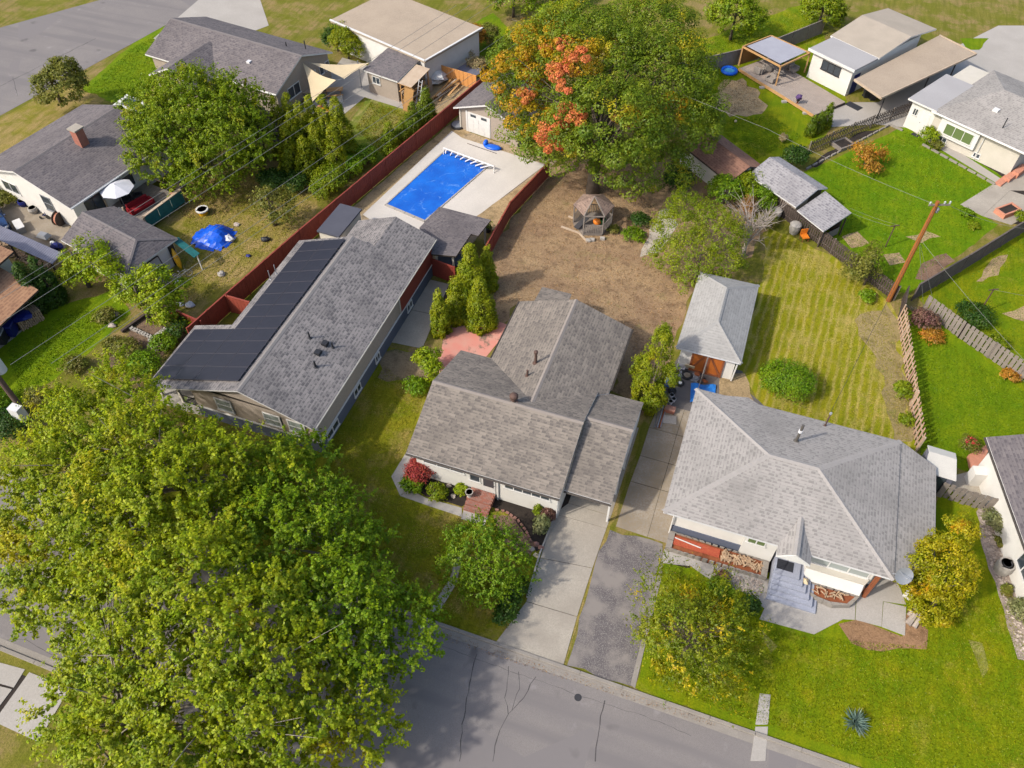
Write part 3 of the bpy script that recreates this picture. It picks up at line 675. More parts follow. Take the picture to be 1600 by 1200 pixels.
zone('side_court', [(1480, 745), (1520, 735), (1540, 760), (1545, 790), (1490, 770)], 3, MATS['concrete'], .05)
WT = MATS['white_trim']
def gable_wall(parent, x0, x1, y0, y1, z0, ze, zr, axis, mat, name='wall'):
    """solid walls with gable ends; axis is the ridge direction"""
    mb = MB()
    if axis == 'x':
        ym = (y0 + y1) / 2; s = lambda x: [(x, y0, z0), (x, y1, z0), (x, y1, ze), (x, ym, zr), (x, y0, ze)]
        mb.hexa(s(x1), s(x0))
    else:
        xm = (x0 + x1) / 2; s = lambda y: [(x0, y, z0), (x1, y, z0), (x1, y, ze), (xm, y, zr), (x0, y, ze)]
        mb.hexa(s(y1), s(y0))
    return mb.build(name, mat, parent)
def gutter(parent, pts, mat, r=.07):
    return MB().tube(pts, r, 6).build('gutter', mat, parent)

# ================================================================== centre house
ch = TH('house', 'low white house with taupe shingle L-shaped roof and attached carport in the middle', 'house', (-10.9, 29.8, 0))
ZR, ZE = 4.55, 2.7; yr = 29.75
roof('roof', [[(-15.99, 25.1, ZE), (-5.83, 25.1, ZE), (-5.83, yr, ZR), (-15.99, yr, ZR)],
              [(-5.83, yr, ZR), (-5.83, 34.4, ZE), (-15.99, 34.4, ZE), (-15.99, yr, ZR)]], S_CENTRE, MATS['gutter'], ch)
bz = lambda z: yr + (ZR - z) / (ZR - ZE) * 4.65
roof('roof', [[(-9.42, 40.4, 4.28), (-13.68, 40.4, ZE + .02), (-13.68, bz(ZE + .02) - .3, ZE + .02), (-9.42, bz(4.28) - .3, 4.28)],
              [(-5.16, 40.4, ZE + .02), (-9.42, 40.4, 4.28), (-9.42, bz(4.28) - .3, 4.28), (-5.16, bz(ZE + .02) - .3, ZE + .02)]], S_CENTRE, MATS['gutter'], ch)
roof('carport_roof', [[(-5.79, 25.87, 2.55), (-2.8, 25.87, 2.55), (-2.8, 30.5, 4.16), (-5.79, 30.5, 4.16)],
              [(-5.15, 34.15, 2.6), (-5.79, 33.9, 2.72), (-5.79, 30.5, 4.16), (-2.8, 30.5, 4.16), (-2.8, 34.15, 2.6)]], S_CENTRE, MATS['gutter'], ch)
roof('porch_roof', [[(-12.6, 40.3, 3.05), (-10.3, 40.3, 3.05), (-10.3, 42.4, 2.75), (-12.6, 42.4, 2.75)]], S_CENTRE, MATS['gutter'], ch, .12)
ridge_cap(ch, [((-15.99, yr, ZR), (-5.83, yr, ZR)), ((-9.42, 40.4, 4.28), (-9.42, bz(4.28), 4.28)), ((-5.79, 30.5, 4.16), (-2.8, 30.5, 4.16))], S_CENTRE)
gable_wall(ch, -15.5, -6.05, 25.4, 33.8, 0, ZE - .1, ZR - .25, 'x', MATS['white_stucco'])
gable_wall(ch, -13.2, -5.65, 33.8, 39.9, 0, ZE - .1, 4.05, 'y', MATS['white_stucco'])
MB().box(-12.45, -12.33, 42.1, 42.22, 0, 2.7).build('post', WT, ch); MB().box(-10.55, -10.43, 42.1, 42.22, 0, 2.7).build('post', WT, ch)
MB().box(-2.98, -2.86, 30.4, 34.0, .9, 2.6).build('side_panel', WT, ch)
for y in (26.1, 28.2, 30.3): MB().box(-2.98, -2.86, y, y + .12, 0, 2.5).build('post', WT, ch)
MB().box(-2.99, -2.85, 25.95, 34.05, 2.28, 2.42).build('carport_beam', WT, ch)
MB().box(-6.045, -5.93, 25.5, 33.5, 0, 2.45).build('side_wall', MATS['white_stucco'], ch)
window(ch, (-9.5, 25.4), (-6.5, 25.4), 1.6, 2.15, 5, .06)
window(ch, (-15.0, 25.4), (-12.2, 25.4), 1.75, 2.2, 3, .06)
d = MB().box(-11.0, -10.1, 25.35, 25.4, .6, 2.4).build('door', WT, ch)
MB().box(-10.9, -10.2, 25.335, 25.35, 1.2, 2.3).build('pane', MATS['glass'], d); MB().blob((-10.15, 25.31, 1.5), .035).build('handle', MATS['chrome'], d)
window(ch, (-11.85, 25.4), (-11.1, 25.4), 1.3, 2.2, 1, .06)
MB().box(-9.98, -9.88, 25.3, 25.4, 0, 2.5).build('corner_board', WT, ch)
gutter(ch, [(-15.99, 25.03, 2.62), (-5.83, 25.03, 2.62)], MATS['brown_gutter']); gutter(ch, [(-5.79, 25.8, 2.46), (-2.8, 25.8, 2.46)], MATS['brown_gutter'])
gutter(ch, [(-5.09, 40.4, 2.66), (-5.09, 34.4, 2.66)], MATS['brown_gutter']); gutter(ch, [(-13.75, 40.4, 2.66), (-13.75, 34.4, 2.66)], MATS['brown_gutter'])
MB().tube([(-6.0, 25.2, 2.6), (-5.98, 25.3, 2.3), (-5.98, 25.3, .1)], .045, 6).build('downspout', WT, ch)
bzz = lambda u, v: 4.28 - abs(u + 9.42) * .371
def vent_on(parent, px, py, zf, h, r, mat, name='vent_pipe', cap=True):
    z = 4.0
    for _ in range(40): u, v, _z = G(px, py, z); z = .5 * z + .5 * zf(u, v)
    return pipe_vent(name, '', (u, v, z), h, r, MATS[mat], cap).build(name, MATS[mat], parent)
vent_on(ch, 837, 567, bzz, 1.0, .1, 'rust_brown_vent'); vent_on(ch, 824, 587, bzz, .55, .075, 'rust_brown_vent', cap=False)
o = vent_on(ch, 803, 627, lambda u, v: min(4.55 - abs(v - yr) * .398, 4.5), .35, .13, 'rust_brown_vent', cap=False)
u, v, z = WP[o.name]; MB().blob((u, v, z + .55), (.3, .3, .24), 0, 3, 12, .0).build('turbine_cap', MATS['rust_brown_vent'], o, True)
# brick front steps: courses of brick on risers
st = TH('front_steps', 'short flight of worn pinkish brick steps at the white front door', 'steps', (-10.9, 24.6, 0))
x0, x1 = -11.75, -10.1; bm = MB().box(-.105, .105, -.05, .05, 0, .07).mesh('brick', MATS['brick_pink'], (0, 0, 0)); rr = random.Random(4)
bmb = MB().box(-.105, .105, -.05, .05, 0, .07).mesh('brick', MATS['brick_red'], (0, 0, 0))
for y0, y1, zt in ((24.45, 25.34, .6), (24.15, 24.45, .42), (23.85, 24.15, .24)):
    MB().box(x0 + .02, x1 - .02, y0 + .02, y1, 0, zt - .03).build('step', MATS['brick_red'], st)
grid = [(x0 + .11 + i * .225 + (.11 if j % 2 else 0), 23.905 + j * .1025) for j in range(14) for i in range(7)]
for x, y in grid:
    zt = .6 if y > 24.45 else .42 if y > 24.15 else .24
    place('brick', bm if rr.random() < .7 else bmb, (x, y, zt - .06 + rr.uniform(-.008, .008)), rr.uniform(-.03, .03), st)

# ================================================================== solar house
so = TH('house', 'long tan house with charcoal shingle roof carrying black solar panels', 'house', (-27.5, 33, 0))
SL = lambda u: 5.1 - .36 * abs(u + 27.1)
p = lambda u, v: (u, v, SL(u))
roof('roof', [[p(-27.1, 24.4), p(-22.02, 24.4), p(-22.02, 44.3), (-25.43, 44.4, SL(-25.43)), (-25.43, 40.6, SL(-25.43)), p(-27.1, 40.5)],
              [p(-27.1, 24.4), p(-27.1, 40.5), p(-32.1, 40.5), p(-32.0, 30.7), p(-35.5, 30.7), p(-35.3, 24.4)],
              [(-25.43, 40.6, SL(-25.43)), (-25.43, 44.4, SL(-25.43)), (-29.0, 44.55, 3.05), (-29.0, 40.6, 3.05)]], S_SOLAR, WT, so, .1)
ridge_cap(so, [(p(-27.1, 24.4), p(-27.1, 40.5))], S_SOLAR, .34)
mb = MB()
mb.hexa([(-22.28, 24.9, 1.2), (-22.28, 40.1, 1.2), (-31.7, 40.1, 1.2), (-31.7, 24.9, 1.2)], [(-22.28, 24.9, SL(-22.28) - .2), (-22.28, 40.1, SL(-22.28) - .2), (-31.7, 40.1, SL(-31.7) - .2), (-31.7, 24.9, SL(-31.7) - .2)])
mb.build('wall', MATS['tan_siding'], so)
mb = MB()
for y in (24.9,):
    mb.hexa([(-22.5, y, 3.2), (-31.0, y, 3.2), (-31.0, y + .12, 3.2), (-22.5, y + .12, 3.2)], [(-22.5, y, 3.25), (-31.0, y, 3.5), (-31.0, y + .12, 3.5), (-22.5, y + .12, 3.25)])
    mb.hexa([(-22.55, y, 3.25), (-27.1, y, 3.25), (-27.1, y + .12, 3.25), (-22.55, y + .12, 3.25)], [(-22.55, y, 3.26), (-27.1, y, SL(-27.1) - .2), (-27.1, y + .12, SL(-27.1) - .2), (-22.55, y + .12, 3.26)])
    mb.hexa([(-27.1, y, 3.25), (-31.5, y, 3.25), (-31.5, y + .12, 3.25), (-27.1, y + .12, 3.25)], [(-27.1, y, SL(-27.1) - .2), (-31.5, y, SL(-31.5) - .2), (-31.5, y + .12, SL(-31.5) - .2), (-27.1, y + .12, SL(-27.1) - .2)])
mb.build('gable', MATS['tan_siding'], so)
MB().box(-29, -22.28, 40.1, 43.9, 1.2, 2.9).build('rear_wall', MATS['tan_siding'], so)
MB().box(-31.68, -22.24, 24.86, 43.95, 0, 1.14).build('base_wall', MATS['blue_grey_paint'], so)
MB().box(-31.72, -22.20, 24.82, 43.98, 1.14, 1.22).build('trim_band', WT, so)
MB().box(-22.27, -22.23, 37.6, 37.72, 1.22, 3.1).build('corner_board', MATS['cream_stucco'], so)
MB().box(-22.27, -22.235, 37.72, 43.8, 1.22, 3.1).build('stained_panel', MATS['red_stain'], so)
MB().box(-22.36, -22.18, 24.78, 24.94, 1.22, 3.05).build('corner_board', WT, so)
for y0, y1 in ((25.6, 27.2), (29.6, 30.6), (33.0, 33.7), (38.6, 39.5)): window(so, (-22.24, y0), (-22.24, y1), .35, 1.05, 2, .07)
for x0, x1 in ((-29.9, -28.6), (-26.2, -24.9), (-24.4, -23.1)): window(so, (x0, 24.86), (x1, 24.86), 1.6, 2.85, 1, .09, horiz=2, glass=MATS['pale_glass'])
# open porch at the left front
MB().box(-35.0, -31.72, 24.9, 30.2, 0, .75).build('porch_floor', MATS['pale_concrete'], so)
for x, y in ((-34.9, 25.0), (-33.2, 25.0), (-34.9, 30.0)): MB().box(x, x + .15, y, y + .15, .75, SL(x) - .2).build('porch_post', MATS['cream_stucco'], so)
rl = MB().box(-33.05, -31.75, 24.98, 25.04, 1.6, 1.66).box(-33.05, -31.75, 24.98, 25.04, .85, .9)
for i in range(10): rl.box(-33 + i * .135, -32.97 + i * .135, 25.0, 25.03, .9, 1.6)
rl.build('railing', MATS['dark_metal'], so)
MB().box(-35.05, -31.7, 24.84, 24.9, 0, .7).build('porch_skirt', MATS['pale_concrete'], so)
gutter(so, [(-21.98, 24.4, 3.22), (-21.98, 44.3, 3.22)], MATS['cream_stucco'], .04)
# solar panels: every module a part
a = math.atan(.36); sv = Vector((math.cos(a), 0, math.sin(a))); nv = Vector((-math.sin(a), 0, math.cos(a)))
pw, pl_ = 1.965, 1.205
def panel_mesh():
    g = MB(); g.v = []; 
    def q(s, t, n): return tuple(Vector((0, t, 0)) + sv * s + nv * n)
    g.hexa([q(-pw / 2, -pl_ / 2, 0), q(pw / 2, -pl_ / 2, 0), q(pw / 2, pl_ / 2, 0), q(-pw / 2, pl_ / 2, 0)], [q(-pw / 2, -pl_ / 2, .035), q(pw / 2, -pl_ / 2, .035), q(pw / 2, pl_ / 2, .035), q(-pw / 2, pl_ / 2, .035)], 1)
    e = .03; g.poly([q(-pw / 2 + e, -pl_ / 2 + e, .039), q(pw / 2 - e, -pl_ / 2 + e, .039), q(pw / 2 - e, pl_ / 2 - e, .039), q(-pw / 2 + e, pl_ / 2 - e, .039)], 0)
    return g.mesh('solar_panel', [MATS['solar_cell'], plain('panel_frame', (.055, .053, .066), (.05, .048, .06), 2, .5, 0)], (0, 0, 0))
pme = panel_mesh(); cw = (pw + .04) * math.cos(a)
for r in range(12):
    y = 25.15 + .62 + r * 1.241
    for c in range(4 if r < 4 else 2):
        x = -27.5 - cw / 2 - c * cw
        place('solar_panel', pme, (x, y, SL(x) + .13), 0, so)
rails = MB()
for r in range(12):
    for off in (-.3, .3):
        y = 25.77 + r * 1.241 + off; xe = -35.0 if r < 4 else -31.3
        rails.beam((-27.5, y, SL(-27.5) + .07), (xe, y, SL(xe) + .07), .04, .09)
rails.build('mounting_rail', MATS['grey_metal'], so)
for px, py, h, r, m in ((484, 528, .55, .06, 'black_plastic'), (520, 543, .5, .06, 'black_plastic'), (493, 573, .55, .07, 'black_plastic')): vent_on(so, px, py, lambda u, v: SL(u), h, r, m, cap=False)
for px, py in ((508, 538), (497, 552)):
    z = 4
    for _ in range(40): u, v, _z = G(px, py, z); z = .5 * z + .5 * SL(u)
    MB().prism([(u - .2, v - .2), (u + .2, v - .2), (u + .2, v + .2), (u - .2, v + .2)], z - .1, z + .2).build('roof_vent', MATS['black_plastic'], so)
for px, py in ((423, 437), (432, 428)): vent_on(so, px, py, lambda u, v: SL(u), .9, .035, 'grey_metal', 'service_mast', False)

# ================================================================== silver hip-roofed house
gr = TH('house', 'big white house with silver grey hip roof and small gabled porch at right', 'house', (7, 31, 0))
ze, zr = 3.0, 4.6; E0, E1, F0, F1 = .27, 13.35, 26.12, 36.2
A, B = (5.4, 31.1, zr), (8.3, 31.1, zr)
roof('roof', [[(E0, F0, ze), (6.95, F0, ze), (7.9, F0 + 1.95, 3.62), (8.85, F0, ze), (E1, F0, ze), B, A], [(E0, F1, ze), (E0, F0, ze), A], [(E1, F1, ze), (4.4, F1, ze), (3.7, F1 + .45, ze - .1), (2.2, F1 + .02, ze - .0), (E0, F1, ze), A, B], [(E1, F0, ze), (E1, F1, ze), B]], S_GREY, MATS['gutter'], gr)
roof('side_roof', [[(E1 - .02, F0 + .25, ze - .06), (15.72, 28.3, 2.35), (15.72, 35.4, 2.35), (E1 - .02, F1 + .1, ze - .06)]], S_GREY, MATS['gutter'], gr, .12)
roof('porch_roof', [[(6.95, 25.45, ze), (7.9, 25.45, 3.62), (7.9, F0 + 1.95, 3.62), (6.95, F0 - .0, ze)], [(8.85, 25.45, ze), (8.85, F0, ze), (7.9, F0 + 1.95, 3.62), (7.9, 25.45, 3.62)]], S_GREY, WT, gr, .12)
mb = MB(); mb.hexa([(6.95, 25.5, ze - .1), (8.85, 25.5, ze - .1), (8.85, 25.42, ze - .1), (6.95, 25.42, ze - .1)][::-1], [(7.89, 25.5, 3.6), (7.91, 25.5, 3.6), (7.91, 25.42, 3.6), (7.89, 25.42, 3.6)][::-1]); mb.build('porch_gable', WT, gr)
ridge_cap(gr, [((E0, F0, ze), A), ((E0, F1, ze), A), ((E1, F0, ze), B), ((E1, F1, ze), B), (A, B), ((7.9, 25.45, 3.62), (7.9, F0 + 1.95, 3.62))], S_GREY, .36)
MB().prism([(1.0, 26.75), (5.2, 26.75), (5.2, 26.55), (7.1, 26.55), (7.1, 27.2), (8.75, 27.2), (8.75, 26.7), (12.6, 26.7), (12.9, 27.2), (12.9, 35.7), (1.0, 35.7)], 0, 2.9).build('wall', MATS['white_stucco'], gr)
MB().prism([(8.9, 26.69), (12.55, 26.69), (12.3, 26.25), (9.0, 26.25)], 1.3, 1.38).build('window_ledge', MATS['cream_stucco'], gr)
MB().hexa([(8.95, 26.69, .45), (12.5, 26.69, .45), (12.3, 25.98, .45), (9.0, 25.98, .45)][::-1], [(8.95, 26.69, 1.298), (12.5, 26.69, 1.298), (12.28, 26.3, 1.298), (9.02, 26.3, 1.298)][::-1]).build('bay_wall', MATS['white_stucco'], gr)
window(gr, (9.0, 26.7), (12.4, 26.7), 1.4, 2.3, 3, .07, glass=MATS['pale_glass'])
window(gr, (5.35, 26.55), (6.45, 26.55), 1.75, 2.55, 2, .07, glass=MATS['green_glass'])
window(gr, (2.6, 26.75), (3.7, 26.75), 2.0, 2.55, 2, .06)
MB().box(.93, 5.2, 26.67, 26.74, 0, .9).build('base_wall', MATS['blue_grey_paint'], gr)
d = MB().box(7.3, 8.25, 27.12, 27.2, 1.0, 2.9).build('door', WT, gr); MB().box(7.4, 8.15, 27.1, 27.12, 1.9, 2.75).build('pane', MATS['glass'], d)
MB().tube([(.85, 26.4, 2.95), (.95, 26.6, 2.7), (.95, 26.62, .1)], .05, 6).build('downspout', WT, gr)
MB().box(12.55, 12.75, 26.2, 26.4, 0, 2.95).build('corner_post', MATS['rust'], gr)
zf = lambda u, v: min(3.0 + (F1 - v) * .318, 4.6)
o = vent_on(gr, 1244, 689, zf, 1.6, .09, 'pipe_metal', 'flue_pipe', False)
u, v, z = WP[o.name]; MB().lathe((u, v, z + .95), [(.13, 0), (.13, .22)], 10).build('pipe_collar', MATS['gutter'], o)
o = vent_on(gr, 1289, 665, zf, 1.25, .05, 'rust_brown_vent', 'service_mast', False)
u, v, z = WP[o.name]; MB().blob((u, v, z + 1.3), (.09, .09, .12)).build('weather_head', MATS['grey_metal'], o)
# satellite dish on the front right corner
sd = TH('satellite_dish', 'grey oval satellite dish on the front right corner of the silver roof', 'satellite dish', (13.3, 26.4, 3.0))
mb = MB(); n = Vector((.25, -.75, .62)).normalized(); a1 = n.orthogonal().normalized(); b1 = n.cross(a1); c = Vector((13.65, 26.2, 3.55)); rings = []
for k in range(4):
    r = .12 + k * .13; rings.append([c + (a1 * math.cos(t) + b1 * math.sin(t)) * r + n * (.28 * r * r) for t in [2 * math.pi * i / 18 for i in range(18)]])
mb.poly(rings[0])
for k in range(3):
    for i in range(18): mb.poly([rings[k][i], rings[k + 1][i], rings[k + 1][(i + 1) % 18], rings[k][(i + 1) % 18]])
mb.build('dish', MATS['grey_metal'], sd, True)
MB().tube([(13.2, 26.45, 3.0), (13.4, 26.35, 3.3), c], .035, 6).build('mount_arm', MATS['grey_metal'], sd)
MB().tube([c + b1 * -.4, c + n * .55 + b1 * -.1], .02, 5).blob(tuple(c + n * .55 + b1 * -.1), .07).build('receiver_arm', MATS['grey_metal'], sd)
# grey painted stair: stacked treads that wrap the landing
gs = TH('front_stairs', 'blue grey painted concrete stairs rising to the gabled porch of the silver-roofed house', 'stairs', (8.3, 25, 0))
for i in range(6):
    MB().box(7.25, 8.75 + .26 * (5 - i), 25.55 - .27 * (5 - i), 27.08, 0 if i == 0 else .17 * i, .17 * (i + 1)).build('step', MATS['stair_paint'], gs)
mt = MB().box(7.4, 8.35, 25.85, 26.5, 1.025, 1.045).build('door_mat', MATS['mat_dark']); tag(mt, 'dark doormat on the top landing of the blue grey stairs', 'doormat')
rl = MB().tube([(7.22, 24.2, 0), (7.22, 24.2, .95), (7.22, 25.6, 1.95), (7.22, 27.1, 1.95)], .025, 6).tube([(7.22, 25.6, 1.0), (7.22, 25.6, 1.95)], .02, 6)
for i in range(9): y = 24.35 + i * .3; z = .12 + min(1.0, max(0, (y - 24.2) / 1.4)); rl.tube([(7.22, y, z), (7.22, y, min(1.95, .95 + (y - 24.2) * .72))], .012, 4)
rl.build('handrail', MATS['stair_paint'], gs)
# raised beds with stone kerbs in front of the silver house
def bed(name, label, poly, h, fill, wall=.22, matw='kerb_concrete'):
    t = TH(name, label, 'planter', (sum(p[0] for p in poly) / len(poly), sum(p[1] for p in poly) / len(poly), 0)); n = len(poly); c = Vector(t.location)
    inn = [tuple(Vector((p[0], p[1])).lerp(Vector((c.x, c.y)), wall / math.dist(p, c[:2]) * 1.2)) for p in poly]
    cut = 0
    for i in range(n):
        a, b = Vector(poly[i]), Vector(poly[(i + 1) % n]); ia, ib = Vector(inn[i]), Vector(inn[(i + 1) % n]); m = max(1, int((b - a).length / .42))
        for k in range(m):
            q = [a.lerp(b, k / m + .012), a.lerp(b, (k + 1) / m - .012), ia.lerp(ib, (k + 1) / m - .012), ia.lerp(ib, k / m + .012)]
            MB().prism([(v.x, v.y) for v in q], 0, h + random.uniform(-.012, .012)).build('stone', MATS[matw], t)
    MB().prism(inn, 0, h - .12).build('fill', fill, t); return t
b1_ = bed('raised_bed', 'long raised bed with dark stone kerb, red paving and split logs under the white wall', [(.95, 25.35), (7.05, 25.35), (7.05, 26.5), (.95, 26.6)], .42, MATS['rust'], .3)
pv = MB().box(1.3, 4.15, 25.75, 26.35, .33, .37).build('red_paving', MATS['step_red'], b1_)
tag(MB().beam((1.35, 26.2, .41), (3.0, 26.02, .41), .05).build('white_pipe', WT), 'thin white pipe lying on the red paving of the raised bed', 'pipe')
b2_ = bed('raised_bed', 'curved raised bed with red gravel and cut logs under the bay window', [(8.85, 25.5), (9.8, 25.05), (10.9, 24.9), (11.9, 25.25), (12.35, 26.0), (9.0, 26.0)], .42, MATS['rust'], .2)
def logs(name, label, area, n, rmax, seed, mat='log_end', L=.5, flat=True, group=None, z0=0):
    rr = random.Random(seed); mb = MB()
    for i in range(n):
        a, b, w = area; t, s = rr.random(), rr.uniform(-.5, .5) * w
        d = Vector((b[0] - a[0], b[1] - a[1])).normalized(); x = a[0] + (b[0] - a[0]) * t - d.y * s; y = a[1] + (b[1] - a[1]) * t + d.x * s
        an = rr.uniform(0, math.pi); l = L * rr.uniform(.35, .6); z = z0 + rr.uniform(.02, .14)
        mb.tube([(x - math.cos(an) * l, y - math.sin(an) * l, z), (x + math.cos(an) * l, y + math.sin(an) * l, z + rr.uniform(-.05, .1))], rr.uniform(.4, 1) * rmax, 6)
    o = mb.build(name, MATS[mat]); return tag(o, label, 'firewood', group, 'stuff')
logs('split_logs', 'loose split logs scattered on the right half of the long raised bed', ((4.3, 26.0), (6.7, 26.0), .6), 95, .065, 5, L=.34, z0=.32)
logs('cut_logs', 'short cut logs lying on red gravel under the bay window', ((9.8, 25.55), (11.7, 25.65), .4), 22, .055, 6, L=.36, z0=.32)
rb = MB(); rr = random.Random(3)
for i in range(260): rb.blob((rr.uniform(5.0, 7.0), rr.uniform(24.2, 25.25), .05), rr.uniform(.03, .075), 0, i, 5)
tag(rb.build('river_rocks', MATS['rock']), kind='stuff', label='loose river rocks beside the blue grey stairs', cat='rocks')

# ================================================================== pale detached garage
ga = TH('garage', 'small white garage with pale hip roof and orange barn doors', 'garage', (.5, 44, 0))
q = [(-1.8, 40.0, 2.4), (2.8, 40.0, 2.4), (2.8, 48.45, 2.4), (-1.75, 48.45, 2.4)]; RA, RB = (.53, 42.3, 3.6), (.53, 46.0, 3.6)
roof('roof', [[q[0], q[1], RA], [q[1], q[2], RB, RA], [q[2], q[3], RB], [q[3], q[0], RA, RB]], S_GARAGE, MATS['gutter'], ga)
ridge_cap(ga, [(q[0], RA), (q[1], RA), (q[2], RB), (q[3], RB), (RA, RB)], S_GARAGE, .3)
MB().box(-1.45, 2.45, 40.45, 48.1, 0, 2.3).build('wall', MATS['white_stucco'], ga)
for x0, x1, s in ((-.62, .48, 1), (.56, 1.72, -1)):
    dr = MB().box(x0, x1, 40.38, 40.44, .05, 2.15).build('barn_door', MATS['orange_paint'], ga)
    mb = MB().box(x0, x1, 40.33, 40.38, .05, .2).box(x0, x1, 40.33, 40.38, 2.0, 2.15).box(x0, x0 + .13, 40.33, 40.38, .2, 2.0).box(x1 - .13, x1, 40.33, 40.38, .2, 2.0)
    mb.beam((x0 + .1 if s > 0 else x1 - .1, 40.35, .2), (x1 - .1 if s > 0 else x0 + .1, 40.35, 2.0), .04, .14); mb.build('brace', MATS['rust'], dr)
MB().beam((2.5, 40.35, .05), (2.62, 40.5, 2.3), .1).build('corner_board', WT, ga)
MB().tube([(.5, 40.2, 2.3), (.42, 38.4, .3)], .03, 5).build('prop_pole', MATS['grey_wood'], ga)
class Fr:
    """local frame of a building: x to its right, y away"""
    def __init__(s, o, deg): s.o = Vector((o[0], o[1])); s.a = math.radians(deg); s.c, s.s = math.cos(s.a), math.sin(s.a)
    def __call__(s, x, y, z=0): return (s.o.x + x * s.c - y * s.s, s.o.y + x * s.s + y * s.c, z)
    def q(s, x0, x1, y0, y1): return [s(x0, y0)[:2], s(x1, y0)[:2], s(x1, y1)[:2], s(x0, y1)[:2]]
def fbox(fr, x0, x1, y0, y1, z0, z1): return MB().prism(fr.q(x0, x1, y0, y1), z0, z1)
def gable_house(name, label, cat, fr, x0, x1, y0, y1, ze, zr, rm, wm, axis='y', ov=.4, edge='white_trim', xm=None, hip=(0, 0), wall=True, group=None, t=.16, soff=None):
    """gable (or half hip) building in a local frame; eave rectangle given"""
    c = fr((x0 + x1) / 2, (y0 + y1) / 2); r = TH(name, label, cat, c, group)
    if axis == 'y':
        m = xm if xm is not None else (x0 + x1) / 2; a, b = fr(m, y0 + hip[0], zr), fr(m, y1 - hip[1], zr)
        e = [fr(x0, y0, ze), fr(x1, y0, ze), fr(x1, y1, ze), fr(x0, y1, ze)]
        fs = [[e[1], e[2], b, a], [e[3], e[0], a, b]]
        if hip[0]: fs.append([e[0], e[1], a])
        if hip[1]: fs.append([e[2], e[3], b])
    else:
        m = xm if xm is not None else (y0 + y1) / 2; a, b = fr(x0 + hip[0], m, zr), fr(x1 - hip[1], m, zr)
        e = [fr(x0, y0, ze), fr(x1, y0, ze), fr(x1, y1, ze), fr(x0, y1, ze)]
        fs = [[e[0], e[1], b, a], [e[2], e[3], a, b]]
        if hip[0]: fs.append([e[3], e[0], a])
        if hip[1]: fs.append([e[1], e[2], b])
    roof('roof', fs, rm, MATS[edge], r, t)
    segs = [(a, b)]
    if hip[0]: segs += [(e[0], a), (e[1] if axis == 'y' else e[3], a)]
    if hip[1]: segs += [(e[2], b), (e[3] if axis == 'y' else e[1], b)]
    ridge_cap(r, segs, rm)
    if wall:
        mb = MB(); X0, X1, Y0, Y1 = x0 + ov, x1 - ov, y0 + ov, y1 - ov; sl = (zr - ze) / ((m - x0) if axis == 'y' else (m - y0)); zw = ze - t + ov * sl - .02; zp = zr - t - .03
        if axis == 'y':
            sec = lambda y, h: [fr(X0, y, 0), fr(X1, y, 0), fr(X1, y, zw), fr(m, y, zp if not h else zw), fr(X0, y, zw)]
            mb.hexa(sec(Y1, hip[1]), sec(Y0, hip[0]))
        else:
            sec = lambda x, h: [fr(x, Y0, 0), fr(x, Y1, 0), fr(x, Y1, zw), fr(x, m, zp if not h else zw), fr(x, Y0, zw)]
            mb.hexa(sec(X1, hip[1]), sec(X0, hip[0]))
        mb.build('wall', MATS[wm], r)
    return r
# ================================================================== north-west house with brick chimney
f1 = Fr((-52.2, 38.1), -9.6)
nw = gable_house('house', 'white house with grey shingle gable roof and a red brick chimney at upper left', 'house', f1, -11.6, 0, 0, 11.7, 3.0, 4.6, S_DARK, 'white_stucco', 'y', .45)
cb = fbox(f1, -4.9, -4.1, 5.6, 6.4, 3.8, 5.7); o = cb.build('chimney', MATS['brick_red'], nw); fbox(f1, -5.0, -4.0, 5.5, 6.5, 5.7, 5.82).build('chimney_cap', MATS['concrete'], o)
FR_ = [G2(160, 176, 3.3), G2(198, 147, 3.3), G2(236, 162, 3.3), G2(215, 190, 3.3)]; fc_ = lerp2(FR_[0], FR_[2], .5)
MB().prism(FR_, 3.05, 3.3).build('flat_roof', WT, nw); MB().prism([lerp2(q, fc_, .08) for q in FR_], 0, 3.05).build('porch_wall', MATS['white_stucco'], nw)
c = G2(202, 160, 3.4); MB().obox(c, .1, 1.3, .9, 3.3, 3.5).build('skylight', MATS['glass'], nw)
window(nw, f1(-9.6, .45), f1(-7.6, .45), 1.2, 2.3, 2); window(nw, f1(-4.5, .45), f1(-3.3, .45), .9, 2.5, 1, horiz=2, frame=MATS['grey_metal'])
window(nw, f1(-.45, 1.5), f1(-.45, 3.2), .4, 2.4, 2, frame=MATS['dark_metal']); window(nw, f1(-.45, 5.6), f1(-.45, 6.8), 1.0, 2.3, 1)
gutter(nw, [f1(.06, 0, 2.9), f1(.06, 11.7, 2.9)], WT)
# raised deck behind it
fd = Fr((-51.9, 41.2), -9.6)
dk = TH('deck', 'raised timber deck with teal screened railing beside the white house', 'deck', fd(2.2, 2.2))
for i in range(16): fbox(fd, -.3 + i * .3, -.3 + i * .3 + .285, 0, 4.6, .55, .6).build('deck_board', MATS['grey_wood'], dk)
for x, y in ((-.2, .1), (4.4, .1), (4.4, 4.4), (2, .1), (4.4, 2.3)): fbox(fd, x, x + .12, y, y + .12, 0, 1.6).build('post', MATS['pale_wood'], dk)
for y0, y1 in ((.2, 1.6), (1.65, 3.05), (3.1, 4.45)): fbox(fd, 4.53, 4.57, y0, y1, .25, 1.5).build('screen_panel', MATS['teal_screen'], dk)
fbox(fd, 4.38, 4.62, .1, 4.5, 1.5, 1.56).build('rail', MATS['pale_wood'], dk); fbox(fd, .0, 4.4, 4.5, 4.56, 1.45, 1.52).build('rail', MATS['dark_wood'], dk)
um = TH('parasol', 'open white patio umbrella on the deck of the white house', 'umbrella', fd(1.0, 1.0, .6))
